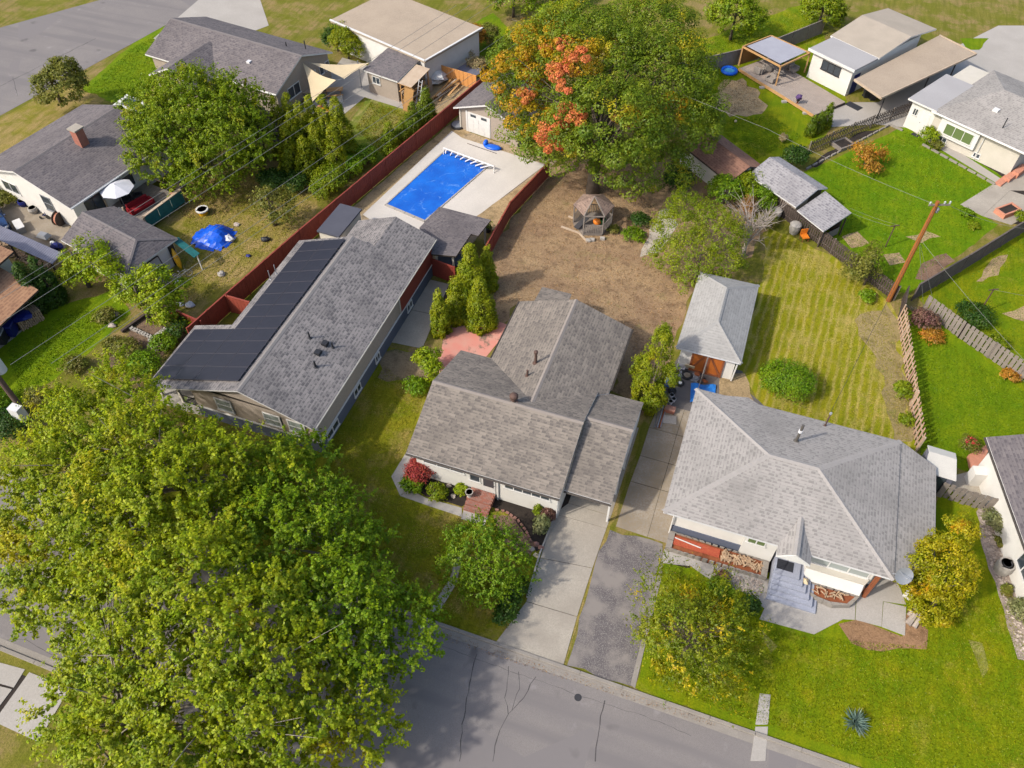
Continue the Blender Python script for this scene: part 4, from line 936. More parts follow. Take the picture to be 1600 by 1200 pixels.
MB().tube([fd(1.0, 1.0, .6), fd(1.0, 1.0, 3.1)], .03, 6).build('pole', MATS['grey_metal'], um)
for k in range(8):
    t0, t1 = 2 * math.pi * k / 8, 2 * math.pi * (k + 1) / 8; q = lambda t, r, z: fd(1.0 + math.cos(t) * r, 1.0 + math.sin(t) * r, z)
    MB().poly([q(t0, 1.45, 2.6), q(t1, 1.45, 2.6), q(t1, .02, 3.05), q(t0, .02, 3.05)]).poly([q(t0, .02, 3.03), q(t1, .02, 3.03), q(t1, 1.45, 2.58), q(t0, 1.45, 2.58)]).build('canopy_panel', MATS['white_cloth'], um)
def sofa(name, label, cat, fr, x, y, w, d, z, mat, leg='dark_metal', back=.75):
    t = TH(name, label, cat, fr(x, y, z)); fbox(fr, x - w / 2, x + w / 2, y - d / 2, y + d / 2, z + .12, z + .38).build('seat', MATS[mat], t)
    fbox(fr, x - w / 2, x + w / 2, y + d / 2 + .002, y + d / 2 + .18, z + .12, z + back).build('backrest', MATS[mat], t)
    for s in (-1, 1): fbox(fr, *sorted((x + s * (w / 2 + .002), x + s * (w / 2 + .16))), y - d / 2, y + d / 2, z + .12, z + .55).build('armrest', MATS[mat], t)
    for sx in (-1, 1):
        for sy in (-1, 1): fbox(fr, x + sx * (w / 2 - .1) - .03, x + sx * (w / 2 - .1) + .03, y + sy * (d / 2 - .1) - .03, y + sy * (d / 2 - .1) + .03, z, z + .12).build('leg', MATS[leg], t)
    return t
fr2 = Fr(fd(2.4, 1.6)[:2], 70); sofa('sofa', 'deep red sofa on the deck next to the white umbrella', 'sofa', fr2, 0, 0, 2.0, .8, .6, 'red_fabric')
fr3 = Fr(fd(1.3, 2.4)[:2], 120); sofa('armchair', 'dark patio armchair behind the red sofa', 'armchair', fr3, 0, 0, .6, .6, .6, 'dark_metal')
sofa('armchair', 'black armchair in the shade of the white umbrella', 'armchair', Fr(fd(.6, 1.6)[:2], 40), 0, 0, .6, .6, .6, 'black_plastic')
t = TH('cooler', 'blue and white cooler box at the end of the red sofa', 'cooler', fd(1.2, .3, .6)); fbox(fd, .95, 1.5, .1, .5, .6, .9).build('body', MATS['blue_plastic'], t); fbox(fd, .93, 1.52, .08, .52, .9, .98).build('lid', WT, t)
t = TH('toy_car', 'small red ride-on toy at the back corner of the teal railing', 'toy', fd(3.9, 4.0, .6)); MB().blob(fd(3.9, 4.0, .95), (.45, .3, .25), 0, 1).build('body', MATS['salmon_brick'], t)
for dx, dy in ((-.25, -.25), (.25, -.25), (-.25, .25), (.25, .25)): MB().tube([fd(3.9 + dx, 4.0 + dy * .9, .75), fd(3.9 + dx, 4.0 + dy * 1.2, .75)], .13, 10).build('wheel', MATS['tyre'], t)
t = TH('swing_frame', 'dark metal bench swing beside the deck under the walnut tree', 'swing', fd(2.6, 5.4, 0))
for x in (1.6, 3.6): MB().tube([fd(x, 4.9, 0), fd(x, 5.4, 1.9), fd(x, 5.9, 0)], .04, 6).build('frame_leg', MATS['dark_wood'], t)
MB().beam(fd(1.6, 5.4, 1.9), fd(3.6, 5.4, 1.9), .07).build('top_bar', MATS['dark_wood'], t); fbox(fd, 1.8, 3.4, 5.2, 5.6, .5, .58).build('seat', MATS['dark_wood'], t); fbox(fd, 1.8, 3.4, 5.6, 5.66, .5, 1.1).build('backrest', MATS['dark_wood'], t)

# ================================================================== west garage
f2 = Fr((-50.9, 35.04), -13.3)
wg = gable_house('garage', 'white garage with mottled grey shingle roof beside the blue tarp yard', 'garage', f2, 0, 7.7, 0, 5.25, 2.4, 3.5, S_DARK, 'white_stucco', 'x', .35, hip=(0, 1.3))
fbox(f2, 7.36, 7.4, 4.3, 4.85, 0, 2.1).build('door', MATS['dark_metal'], wg)
t = TH('window_frame', 'old black framed glass pane leaning on the end wall of the white garage', 'window'  , f2(7.7, 2.6)); 
def leanpane(fr, parent, x0, x1, y0, y1, z1, mat, fmat, fw=.07):
    a, b = fr(x1, y0, 0.02), fr(x1, y1, .02); c_, d_ = fr(x0, y1, z1), fr(x0, y0, z1)
    if mat:
        V = [Vector(p) for p in (a, b, c_, d_)]; cen = sum(V, Vector()) / 4
        MB().poly([p.lerp(cen, .05) for p in V]).poly([p.lerp(cen, .05) + Vector((-.01, 0, -.01)) for p in V[::-1]]).build('pane', MATS[mat], parent)
    mb = MB()
    for p, q in ((a, b), (b, c_), (c_, d_), (d_, a)): mb.beam(p, q, fw)
    mb.build('frame', MATS[fmat], parent)
leanpane(f2, t, 7.45, 8.0, 2.0, 3.2, 1.9, 'pale_glass', 'dark_metal')
def kayak(name, label, cat, fr, p, q, w, mat):
    t = TH(name, label, cat, (*fr(*p[:2])[:2], 0)); a, b = Vector(fr(*p)), Vector(fr(*q)); n = 9
    MB().tube([a.lerp(b, i / (n - 1)) for i in range(n)], [max(.02, w * math.sin(math.pi * (.06 + .88 * i / (n - 1)))) for i in range(n)], 8).build('hull', MATS[mat], t, True)
    MB().blob(a.lerp(b, .5) + Vector((0.04, -.03, w * .8)), (.14, .14, .05), 0, 2).build('seat', MATS['dark_metal'], t)
kayak('kayak', 'bright yellow kayak leaning at the right end of the garage wall', 'kayak', f2, (8.3, 4.2, .15), (7.6, 4.5, 1.8), .24, 'yellow_plastic')
kayak('sled', 'dull yellow sled leaning left of the black window frame', 'sled', f2, (8.0, 1.9, .15), (7.5, 1.7, 1.3), .2, 'yellow_plastic')
def bicycle(label, c, ang, frame='grey_metal', group=None):
    t = TH('bicycle', label, 'bicycle', (c[0], c[1], 0), group); fr = Fr(c, ang)
    for x in (-.5, .5):
        w = MB()
        for k in range(16): t0, t1 = 2 * math.pi * k / 16, 2 * math.pi * (k + 1) / 16; w.beam(fr(x + .32 * math.cos(t0), 0, .34 + .32 * math.sin(t0)), fr(x + .32 * math.cos(t1), 0, .34 + .32 * math.sin(t1)), .04)
        for k in range(6): t0 = math.pi * k / 6; w.beam(fr(x + .31 * math.cos(t0), 0, .34 + .31 * math.sin(t0)), fr(x - .31 * math.cos(t0), 0, .34 - .31 * math.sin(t0)), .008)
        w.build('wheel', MATS['tyre'] if frame != 'grey_metal' else MATS['grey_metal'], t)
    mb = MB(); P = dict(r=fr(-.5, 0, .34), s=fr(-.15, 0, .75), h=fr(.36, 0, .8), b=fr(-.05, 0, .32), f=fr(.5, 0, .34))
    for a, b in ('rb', 'rs', 'sh', 'bs', 'bh', 'hf'): mb.tube([P[a], P[b]], .022, 5)
    mb.build('frame', MATS[frame], t); MB().tube([fr(-.15, 0, .75), fr(-.17, 0, .9)], .015, 4).blob(fr(-.17, 0, .92), (.14, .08, .04)).build('saddle', MATS['black_plastic'], t)
    MB().tube([fr(.36, 0, .8), fr(.34, 0, .95), fr(.36, -.25, .98), ], .015, 5).tube([fr(.34, 0, .95), fr(.36, .25, .98)], .015, 5).build('handlebar', MATS['dark_metal'], t)
    return t
bicycle('grey bicycle standing nearest the yellow kayak', f2(9.2, 3.6)[:2], 60); bicycle('bicycle with pale wheels parked outside the garage end wall', f2(8.8, 2.6)[:2], 75)
bicycle('dark blue bicycle crowded behind the small yellow tree', f2(8.6, 1.7)[:2], 40, 'dark_blue_tarp')
t = TH('lean_to', 'dark awning with white edge at the back corner of the white garage', 'awning', f2(8.2, 5.1)); MB().poly([f2(7.4, 4.9, 2.2), f2(9.6, 4.9, 1.5), f2(9.6, 5.5, 1.5), f2(7.4, 5.5, 2.2)]).poly([f2(7.4, 5.5, 2.15), f2(9.6, 5.5, 1.45), f2(9.6, 4.9, 1.45), f2(7.4, 4.9, 2.15)]).build('sheet', MATS['teal_screen'], t); MB().beam(f2(9.6, 5.2, 0), f2(9.6, 5.2, 1.45), .08).build('post', WT, t)
# ================================================================== corrugated wood shed, car, bins in the west drive
ws = TH('wood_shed', 'open firewood shelter with ribbed grey metal roof beside the blue car', 'shed', G(50, 385))
a, b = Vector(G(-40, 335, 2.0)), Vector(G(98, 396, 2.0)); d = (b - a).normalized(); n2 = Vector((d.y, -d.x, 0)); L = (b - a).length; mb = MB(); m = int(L / .22)
for i in range(m):
    p, q = a + d * (L * i / m), a + d * (L * (i + .55) / m); r = a + d * (L * (i + 1) / m); w = n2 * 1.15; zz = Vector((0, 0, -.25)); hh = Vector((0, 0, .05))
    mb.poly([p + hh, p + w + zz + hh, q + w + zz + hh, q + hh]); mb.poly([q + hh, q + w + zz + hh, r + w + zz, r]); mb.poly([r, r + w + zz, r + w + zz + hh, r + hh])
o = mb.build('metal_roof', MATS['corrugated'], ws)
for k in range(5):
    for s in (.05, 1.0): p = a + d * (L * (.04 + .92 * k / 4)) + n2 * s; MB().box(p.x - .06, p.x + .06, p.y - .06, p.y + .06, 0, 1.95 - .25 * s).build('post', MATS['dark_wood'], ws)
logs('firewood_stack', 'stacked split firewood under the ribbed metal roof', ((a + n2 * .7).to_tuple(), (b + n2 * .7 - d * 2.2).to_tuple(), .8), 260, .09, 8, L=.35)
def woodpile(name, label, p, q, w, h, seed, r=.075):
    """rows of log ends stacked on each other"""
    rr = random.Random(seed); p, q = Vector((*p[:2], 0)), Vector((*q[:2], 0)); d = (q - p).normalized(); n = Vector((-d.y, d.x, 0)); L = (q - p).length; mb = MB()
    for row in range(int(h / (r * 1.8))):
        for i in range(int(L / (r * 2))):
            for s in (0, 1):
                c = p + d * (i * r * 2 + rr.uniform(0, .04)) + n * (w * (s - .5) * .55) + Vector((0, 0, r + row * r * 1.8)); e = n * w * .28
                mb.tube([c - e * rr.uniform(.8, 1.2), c + e * rr.uniform(.8, 1.2)], r * rr.uniform(.7, 1.15), 6)
    return tag(mb.build(name, MATS['log_end']), label, 'firewood', None, 'stuff')
woodpile('firewood_stack', 'neat stack of split firewood against the tan roofed wing, half under a blue tarp', G2(32, 512), G2(68, 492), 1.0, 1.1, 3)
t = MB(); c = G(30, 494, 1.1); t.blob(c, (.95, .7, .18), 0, 6, 10, .25); tag(t.build('tarp', MATS['dark_blue_tarp']), 'dark blue tarp draped over the firewood stack by the tan roof', 'tarp')
def bin_(label, c, ang, mat, lid, h=1.05, w=.62, cat='bin', name='wheelie_bin', group=None):
    t = TH(name, label, cat, (c[0], c[1], 0), group); fr = Fr(c, ang)
    MB().hexa([fr(x, y, .06) for x, y in ((-w * .4, -w * .4), (w * .4, -w * .4), (w * .4, w * .4), (-w * .4, w * .4))], [fr(x, y, h) for x, y in ((-w / 2, -w / 2), (w / 2, -w / 2), (w / 2, w / 2), (-w / 2, w / 2))]).build('body', MATS[mat], t)
    MB().hexa([fr(x, y, h + .005) for x, y in ((-w * .54, -w * .54), (w * .54, -w * .54), (w * .54, w * .54), (-w * .54, w * .54))], [fr(x, y, h + .09) for x, y in ((-w * .48, -w * .45), (w * .48, -w * .45), (w * .5, w * .5), (-w * .5, w * .5))]).build('lid', MATS[lid], t)
    for s in (-1, 1): MB().tube([fr(s * w * .45, w * .42, .12), fr(s * w * .36, w * .42, .12)], .12, 10).build('wheel', MATS['tyre'], t)
bin_('dark navy wheelie bin beside the firewood stack', G2(20, 522), 20, 'dark_blue_tarp', 'dark_blue_tarp', 1.1, .95); bin_('grey wheelie bin left of the navy one at the photo edge', G2(6, 535), 25, 'black_plastic', 'grey_metal', 1.1, .8)
def car(label, c, ang):
    t = TH('car', label, 'car', (c[0], c[1], 0)); fr = Fr(c, ang); mb = MB()
    prof = [(-2.2, .35, .55, .70), (-2.1, .3, .9, .80), (-1.3, .28, .98, .86), (-.2, .28, 1.0, .88), (.9, .28, .98, .87), (1.9, .3, .86, .82), (2.2, .35, .62, .66)]
    sec = lambda x, z0, z1, w: [fr(x, -w, z0), fr(x, w, z0), fr(x, w * 1.02, (z0 + z1) * .55), fr(x, w * .93, z1), fr(x, 0, z1 + .045), fr(x, -w * .93, z1), fr(x, -w * 1.02, (z0 + z1) * .55)]
    S = [sec(*p) for p in prof]
    for i in range(len(S) - 1):
        for k in range(7): mb.poly([S[i][k], S[i][(k + 1) % 7], S[i + 1][(k + 1) % 7], S[i + 1][k]][::-1])
    mb.poly(S[0]).poly(S[-1][::-1]); mb.build('body', MATS['car_blue'], t)
    cab = MB(); lo = [(-1.9, .78), (.95, .80)]; hi = [(-1.35, .6), (.15, .62)]
    b = [fr(-1.9, -.78, .99), fr(.98, -.8, .99), fr(.98, .8, .99), fr(-1.9, .78, .99)]; tp = [fr(-1.35, -.6, 1.48), fr(.1, -.62, 1.5), fr(.1, .62, 1.5), fr(-1.35, .6, 1.48)]
    cab.hexa(b, tp); cab.build('cabin', MATS['car_blue'], t)
    def pane(name, i, j, s=.1):
        q = [Vector(b[i]), Vector(b[j]), Vector(tp[j]), Vector(tp[i])]; c_ = sum(q, Vector()) / 4; n = (q[1] - q[0]).cross(q[2] - q[0]).normalized()
        if n.dot(c_ - Vector(fr(-.5, 0, 1.2))) < 0: n = -n
        MB().poly([p.lerp(c_, s) + n * .012 for p in q]).build(name, MATS['glass'], t)
    pane('windshield', 1, 2); pane('rear_window', 3, 0); pane('side_window', 0, 1); pane('side_window', 2, 3)
    for x in (-1.35, 1.4):
        for s in (-1, 1):
            w = MB().tube([fr(x, s * .7, .33), fr(x, s * .91, .33)], .33, 16).build('wheel', MATS['tyre'], t); MB().tube([fr(x, s * .9, .33), fr(x, s * .925, .33)], .2, 10).build('rim', MATS['chrome'], w)
    for s in (-1, 1): MB().blob(fr(2.1, s * .58, .72), (.14, .17, .08)).build('headlight', MATS['chrome'], t); MB().blob(fr(.75, s * .95, 1.0), (.1, .12, .08)).build('mirror', MATS['car_blue'], t)
    MB().prism(fr.q(2.14, 2.22, -.4, .4), .4, .62).build('grille', MATS['dark_metal'], t)
car('blue car parked nose out in the drive at the left photo edge', G2(-6, 350), -32)
for i, (px, py, nm, lab, mat, r) in enumerate([(33, 358, 'storage_box', 'low cream storage box in front of the blue car', 'pale_concrete', .6), (72, 375, 'wheelbarrow', 'grey upturned wheelbarrow beside the ribbed metal roof', 'grey_metal', .5), (91, 388, 'tarp_bundle', 'small bundle of dark blue tarp at the end of the ribbed roof', 'dark_blue_tarp', .5)]):
    c = G(px, py); t = TH(nm, lab, nm.replace('_', ' '), c)
    if nm == 'storage_box': fr = Fr(c[:2], -32); fbox(fr, -.7, .7, -.3, .3, 0, .5).build('body', MATS[mat], t); fbox(fr, -.73, .73, -.33, .33, .5, .58).build('lid', WT, t)
    elif nm == 'wheelbarrow':
        MB().hexa([(c[0] - .55, c[1] - .35, .4), (c[0] + .55, c[1] - .35, .4), (c[0] + .55, c[1] + .35, .4), (c[0] - .55, c[1] + .35, .4)], [(c[0] - .35, c[1] - .22, .7), (c[0] + .35, c[1] - .22, .7), (c[0] + .35, c[1] + .22, .7), (c[0] - .35, c[1] + .22, .7)]).build('tray', MATS[mat], t)
        for s in (-.28, .28): MB().tube([(c[0] - .9, c[1] + s, .25), (c[0] + .7, c[1] + s * .6, .38)], .025, 5).build('handle', MATS['grey_wood'], t)
        MB().tube([(c[0] + .75, c[1] - .05, .2), (c[0] + .75, c[1] + .05, .2)], .2, 12).build('wheel', MATS['tyre'], t)
    else: MB().blob((c[0], c[1], .3), (.5, .4, .35), 0, 4, 9, .35).build('cloth', MATS[mat], t); MB().blob((c[0] - .5, c[1] + .1, .25), (.25, .25, .25), 0, 5).build('sack', WT, t)
# things along the white wall
for px, py, lab, mat, nm in ((38, 321, 'round dark blue pot standing by the white gable wall', 'dark_blue_tarp', 'pot'), (54, 332, 'pale stone pot right of the blue one', 'pale_concrete', 'pot')):
    c = G(px, py); t = TH('plant_pot', lab, 'pot', c); MB().lathe(c, [(.3, 0), (.42, .35), (.36, .55), (.3, .55), (.28, .4)], 14).build('pot', MATS[mat], t); MB().lathe((c[0], c[1], .38), [(.3, 0), (.3, .02)], 12).build('soil', MATS['soil'], t)
c = G(97, 350); t = TH('hose_reel', 'orange red cable reel leaning near the corner of the white house', 'reel', c); MB().tube([(c[0] - .15, c[1], .55), (c[0] + .15, c[1], .55)], .55, 16).build('drum', MATS['salmon_brick'], t); 
for s in (-.2, .2): MB().tube([(c[0] + s - .02, c[1], .6), (c[0] + s + .02, c[1], .6)], .65, 16).build('flange', MATS['dark_wood'], t)
c = G(71, 341); t = TH('tricycle', 'small purple tricycle on the walk below the white wall', 'tricycle', c)
for dx, dy, r in ((.35, 0, .22), (-.25, .2, .15), (-.25, -.2, .15)): MB().tube([(c[0] + dx, c[1] + dy - .03, r), (c[0] + dx, c[1] + dy + .03, r)], r, 10).build('wheel', MATS['tyre'], t)
MB().tube([(c[0] - .25, c[1], .2), (c[0], c[1], .35), (c[0] + .3, c[1], .5), (c[0] + .25, c[1], .7)], .03, 5).build('frame', MATS['dark_blue_tarp'], t)

# ================================================================== west house with tan roofs
wh = TH('house', 'beige house with tan shingle roofs cut by the left photo edge', 'house', (-56, 27, 0))
MB().box(-62, -52.2, 22, 31.2, 0, 3.9).build('wall', MATS['cream_stucco'], wh); MB().box(-52.2, -50.6, 21, 29.0, 0, 2.4).build('wing_wall', MATS['grey_wood'], wh)
roof('wing_roof', [[(-48.4, 20, 2.55), (-48.4, 29.6, 2.55), (-52.3, 30.2, 3.3), (-52.3, 20, 3.3)]], S_TAN, MATS['dark_wood'], wh)
roof('roof', [[(-51.3, 21, 4.1), (-51.3, 31.3, 4.1), (-57, 31.3, 5.6), (-57, 21, 5.6)], [(-57, 21, 5.6), (-57, 31.3, 5.6), (-63, 31.3, 4.1), (-63, 21, 4.1)]], S_TAN, MATS['dark_wood'], wh)
c = G(10, 462); tag(MB().obox(G2(14, 436), math.radians(-30), 1.8, .7, .0, .12).build('paddle_board', MATS['white_cloth']), 'pale board lying on the ground behind the beige wall', 'board')

# ================================================================== north house with shade sails
f3 = Fr((-45.45, 59.6), -8.0)
nh = gable_house('house', 'tan sided house with dark grey cross gable roof behind the shade sails', 'house', f3, -17, 0, 0, 9.3, 2.8, 4.6, S_DARK, 'tan_siding', 'x', .4)
f3b = Fr((-59.2, 60.1), -8.0)
roof('wing_roof', [[f3b(6.0, -1.5, 2.8), f3b(6.0, 4.6, 2.8), f3b(3.0, 4.6, 4.2), f3b(3.0, -1.5, 4.2)], [f3b(3.0, -1.5, 4.2), f3b(3.0, 4.6, 4.2), f3b(0, 4.6, 2.8), f3b(0, -1.5, 2.8)]], S_DARK, WT, nh)
mb = MB(); sec = lambda y: [f3b(.4, y, 0), f3b(5.6, y, 0), f3b(5.6, y, 2.8), f3b(3, y, 4.0), f3b(.4, y, 2.8)]; mb.hexa(sec(3.5), sec(-1.1)); mb.build('wing_wall', MATS['tan_siding'], nh)
window(nh, f3(-.4, 2.0), f3(-.4, 3.9), 1.0, 2.2, 2, glass=MATS['glass']); window(nh, f3(-.4, 5.6), f3(-.4, 6.6), .1, 2.1, 1, frame=WT)
for y in (7.2, 8.2): window(nh, f3(-.4, y), f3(-.4, y + .7), 1.1, 2.1, 1)
gutter(nh, [f3(-11, -.06, 2.7), f3(0, -.06, 2.7)], WT)
for x, y in ((-3.5, 6.5), (-2.0, 7.6)): MB().tube([f3(x, y, 3.3), f3(x, y, 4.3)], .06, 6).build('vent_pipe', MATS['dark_metal'], nh)
fbox(f3, -5.2, -4.8, 2.2, 2.6, 3.5, 3.85).build('roof_vent', MATS['gutter'], nh)
MB().prism(f3.q(-.38, -.2, .9, 1.6), 0, 1.8).build('siding_panel', MATS['pale_wood'], nh)
def sail(name, label, corners, sag, mat):
    """tensioned cloth with hollow edges"""
    A = [Vector(c) for c in corners]; n = 10; mb = MB(); cen = sum(A, Vector()) / len(A)
    if len(A) == 3:
        def pt(i, j):
            a, b = i / n, j / n; c_ = 1 - a - b; p = A[0] * c_ + A[1] * a + A[2] * b
            e = 4 * (a * b + b * c_ + a * c_); pull = .16 * (max(0, 4 * a * b * (1 - 3 * c_)) + max(0, 4 * b * c_ * (1 - 3 * a)) + max(0, 4 * a * c_ * (1 - 3 * b)))
            return p.lerp(cen, pull) - Vector((0, 0, sag * e * .6))
        for i in range(n):
            for j in range(n - i):
                mb.poly([pt(i, j), pt(i + 1, j), pt(i, j + 1)])
                if j < n - i - 1: mb.poly([pt(i + 1, j), pt(i + 1, j + 1), pt(i, j + 1)])
    t = TH(name, label, 'shade sail', (cen.x, cen.y, 0)); mb.build('cloth', MATS[mat], t, True)
    for a in A:
        out = (a - cen); out.z = 0; out.normalize(); MB().tube([a, a + out * .5 + Vector((0, 0, .1))], .012, 4).build('cord', MATS['grey_metal'], t)
    return t
sail('shade_sail', 'cream triangular shade sail hanging low over the picnic table', [G(473, 98, 3.6), G(525, 125, 2.9), G(487, 160, 1.6)], .25, 'sail_cloth')
sail('shade_sail', 'cream triangular shade sail stretched toward the dark hedge', [G(485, 98, 3.4), G(538, 123, 2.6), G(577, 98, 3.0)], .2, 'sail_cloth')
t = TH('sail_post', 'slim pale post between the sails and the lumber yard', 'post', G(565, 135)); MB().tube([G(565, 136), (*G2(565, 136), 2.9)], .06, 8).build('post', MATS['grey_metal'], t)
def picnic(label, c, ang, mat, L=2.0):
    t = TH('picnic_table', label, 'table', (c[0], c[1], 0)); fr = Fr(c, ang)
    for k in range(5): fbox(fr, -L / 2, L / 2, -.38 + k * .155, -.38 + k * .155 + .14, .72, .76).build('top_board', MATS[mat], t)
    for s in (-1, 1): fbox(fr, -L / 2, L / 2, s * .68 - .13, s * .68 + .13, .42, .46).build('bench', MATS[mat], t)
    for x in (-L * .36, L * .36):
        MB().beam(fr(x, -.75, .0), fr(x, .2, .72), .08).beam(fr(x, .75, .0), fr(x, -.2, .72), .08).beam(fr(x, -.75, .38), fr(x, .75, .38), .06).build('leg_frame', MATS[mat], t)
picnic('grey timber picnic table under the lower shade sail', G2(492, 152), 28, 'pale_wood', 2.6); picnic('narrow wooden bench table beside the white picket panel', G2(522, 150), 28, 'new_wood', 2.0)
t = TH('picket_fence', 'short white picket fence panel by the toys on the patio edge', 'fence', G(525, 170))
a, b = Vector(G(514, 172)), Vector(G(536, 163)); d = b - a; me = MB().box(-.05, .05, -.012, .012, 0, 1.0).mesh('picket', WT, (0, 0, 0)); an = math.atan2(d.y, d.x)
for i in range(11): p = a + d * i / 10; place('picket', me, (p.x, p.y, .03), an, t)
for z in (.3, .8): MB().beam(a + Vector((0, 0, z)), b + Vector((0, 0, z)), .03, .07).build('rail', WT, t)
for i, (px, py, m_) in enumerate(((507, 175, 'orange_gourd'), (500, 172, 'salmon_brick'), (513, 178, 'yellow_plastic'))):
    c = G(px, py); t = TH('toy', ('orange', 'pink', 'yellow')[i] + ' plastic garden toy in front of the cedars by the picket panel', 'toy', c); MB().blob((c[0], c[1], .25), (.35, .28, .25), 0, i, 9, .15).build('body', MATS[m_], t); MB().blob((c[0] + .2, c[1], .55), (.15, .15, .15), 0, i + 4, 8).build('top', MATS[m_], t)
# north shed with lumber rack
f4 = Fr((-39.9, 67.1), -12)
ns = TH('shed', 'small tan shed with dark grey sloping roof beside the lumber', 'shed', f4(2.2, 2))
roof('roof', [[f4(0, 0, 2.5), f4(4.4, 0, 2.5), f4(4.3, 4.2, 3.0), f4(0.1, 4.2, 3.0)]], S_DARK, WT, ns); fbox(f4, .3, 4.1, .3, 3.9, 0, 2.38).build('wall', MATS['tan_siding'], ns)
window(ns, f4(.9, .3), f4(1.9, .3), 1.2, 2.0, 2)
t = TH('lumber_rack', 'open timber rack full of lumber with plywood sheet and ladder leaning on it', 'rack', f4(5.1, 1.6))
for x in (4.5, 5.9):
    for y in (.2, 3.0): fbox(f4, x, x + .1, y, y + .1, 0, 2.3 + .15 * y).build('post', MATS['new_wood'], t)
roof('rack_roof', [[f4(4.4, 0, 2.35), f4(6.1, 0, 2.35), f4(6.1, 3.3, 2.8), f4(4.4, 3.3, 2.8)]], MATS['pale_wood'], MATS['new_wood'], t, .06)
rr = random.Random(2)
for i in range(26): x, z = rr.uniform(4.6, 5.8), rr.uniform(.1, 1.7); fbox(f4, x, x + .12, rr.uniform(-.3, .1), rr.uniform(2.6, 3.3), z, z + .06).build('plank', MATS[rr.choice(['new_wood', 'plywood', 'pale_wood'])], t)
c0 = f4(5.9, -.1); t = TH('plywood_sheet', 'brown plywood sheet leaning against the front of the lumber rack', 'plywood', f4(5.6, -.5)); leanpane(Fr(f4(5.3, -1.0)[:2], -102), t, -.9, -.25, .05, 1.15, 2.3, 'plywood', 'plywood', .03)
t = TH('ladder', 'grey aluminium ladder leaning right of the plywood sheet', 'ladder', f4(6.6, .2)); A1, B1 = Vector(f4(6.7, -.6, 0)), Vector(f4(6.25, 1.2, 2.7)); sd_ = Vector(f4(.4, 0)) - Vector(f4(0, 0))
for s in (0, 1): MB().beam(A1 + sd_ * s, B1 + sd_ * s, .05).build('rail', MATS['grey_metal'], t)
for k in range(8): q = A1.lerp(B1, (k + .5) / 8); MB().tube([q, q + sd_], .02, 5).build('rung', MATS['grey_metal'], t)
# white flat-roofed building beyond
wb = TH('building', 'white building with flat tan gravel roof at the top of the photo', 'building', G(640, 60))
P = [G2(664, 96, 3.2), G2(590, 64, 3.2)]; d = Vector(P[1]) - Vector(P[0]); d.normalize(); n2 = Vector((-d.y, d.x)) * -1
q0 = Vector(P[0]); e1 = q0 + d * 14; e2 = e1 + Vector((-n2.x, -n2.y)) * -9; e3 = q0 + n2 * 9
MB().prism([tuple(q0), tuple(e1), tuple(e1 + n2 * 9), tuple(e3)], 3.0, 3.25).build('roof', MATS['tan_flat_roof'], wb)
ii = lambda v, k: tuple(v); cc_ = (q0 + e1 + n2 * 9 + e3) / 1
sh_ = lambda v: tuple(v.lerp((q0 + e1 + e3 + e1 + n2 * 9) / 4, .05))
MB().prism([sh_(q0), sh_(e1), sh_(e1 + n2 * 9), sh_(e3)], 0, 3.0).build('wall', MATS['white_stucco'], wb)
mb = MB()
for a_, b_ in ((q0, e1), (e3, q0)): mb.beam((a_.x, a_.y, 3.28), (b_.x, b_.y, 3.28), .2, .1)
mb.build('roof_edge', WT, wb)
# lumber yard between: tarp covered heap, orange board fence, planks
of = TH('board_fence', 'bright orange tan board fence enclosing the lumber heap', 'fence', G(700, 115))
a, b = Vector(G(666, 116)), Vector(G(745, 140)); d = b - a; n_ = int(d.length / .5); an = math.atan2(d.y, d.x); me = MB().box(-.245, .245, -.02, .02, 0, 1.5).mesh('board', MATS['orange_fence'], (0, 0, 0))
for i in range(n_): p = a + d * ((i + .5) / n_); place('board', me, (p.x, p.y, .02), an, of)
MB().beam(a + Vector((0, 0, 1.53)), b + Vector((0, 0, 1.53)), .09, .05).build('top_rail', MATS['orange_fence'], of)
c = G(680, 128); t = MB().blob((c[0], c[1], .6), (1.5, 1.1, .7), 0, 9, 10, .22); tag(t.build('tarp', WT), 'white sheet thrown over a heap inside the orange fence', 'tarp')
for i in range(9):
    rr = random.Random(i + 40); p, q = (690 + rr.uniform(-18, 14), 150 + rr.uniform(-8, 10)), (715 + rr.uniform(-10, 12), 122 + rr.uniform(-6, 10))
    tag(MB().beam(G(*p, .12 + .05 * i), G(*q, .2 + .05 * i), .2, .06).build('plank', MATS[('new_wood', 'pale_wood', 'plywood')[i % 3]]), 'loose timber plank in the lumber heap beside the red fence', 'plank', 'loose planks by the red fence')
c = G(672, 141); tag(MB().tube([(c[0], c[1], 0), (c[0], c[1], 1.3)], [.3, .25], 10).build('tree_stump', MATS['pale_wood']), 'upright pale log standing before the white sheet', 'log')
c = G(695, 101); um2 = TH('parasol', 'bright blue garden umbrella by the white building', 'umbrella', c); MB().tube([c, (c[0], c[1], 2.2)], .025, 5).build('pole', MATS['grey_metal'], um2)
for k in range(8):
    t0, t1 = 2 * math.pi * k / 8, 2 * math.pi * (k + 1) / 8; q = lambda t, r, z: (c[0] + math.cos(t) * r, c[1] + math.sin(t) * r, z)
    MB().poly([q(t0, .95, 1.75), q(t1, .95, 1.75), q(t1, .02, 2.2), q(t0, .02, 2.2)]).poly([q(t0, .02, 2.18), q(t1, .02, 2.18), q(t1, .95, 1.73), q(t0, .95, 1.73)]).build('canopy_panel', MATS['blue_plastic'], um2)
c = G(705, 88); t = TH('lattice_screen', 'weathered trellis screen behind the blue umbrella', 'trellis', c)
for k in range(9): MB().box(c[0] - 1 + k * .25, c[0] - .95 + k * .25, c[1], c[1] + .04, 0, 1.9).build('slat', MATS['grey_wood'], t)
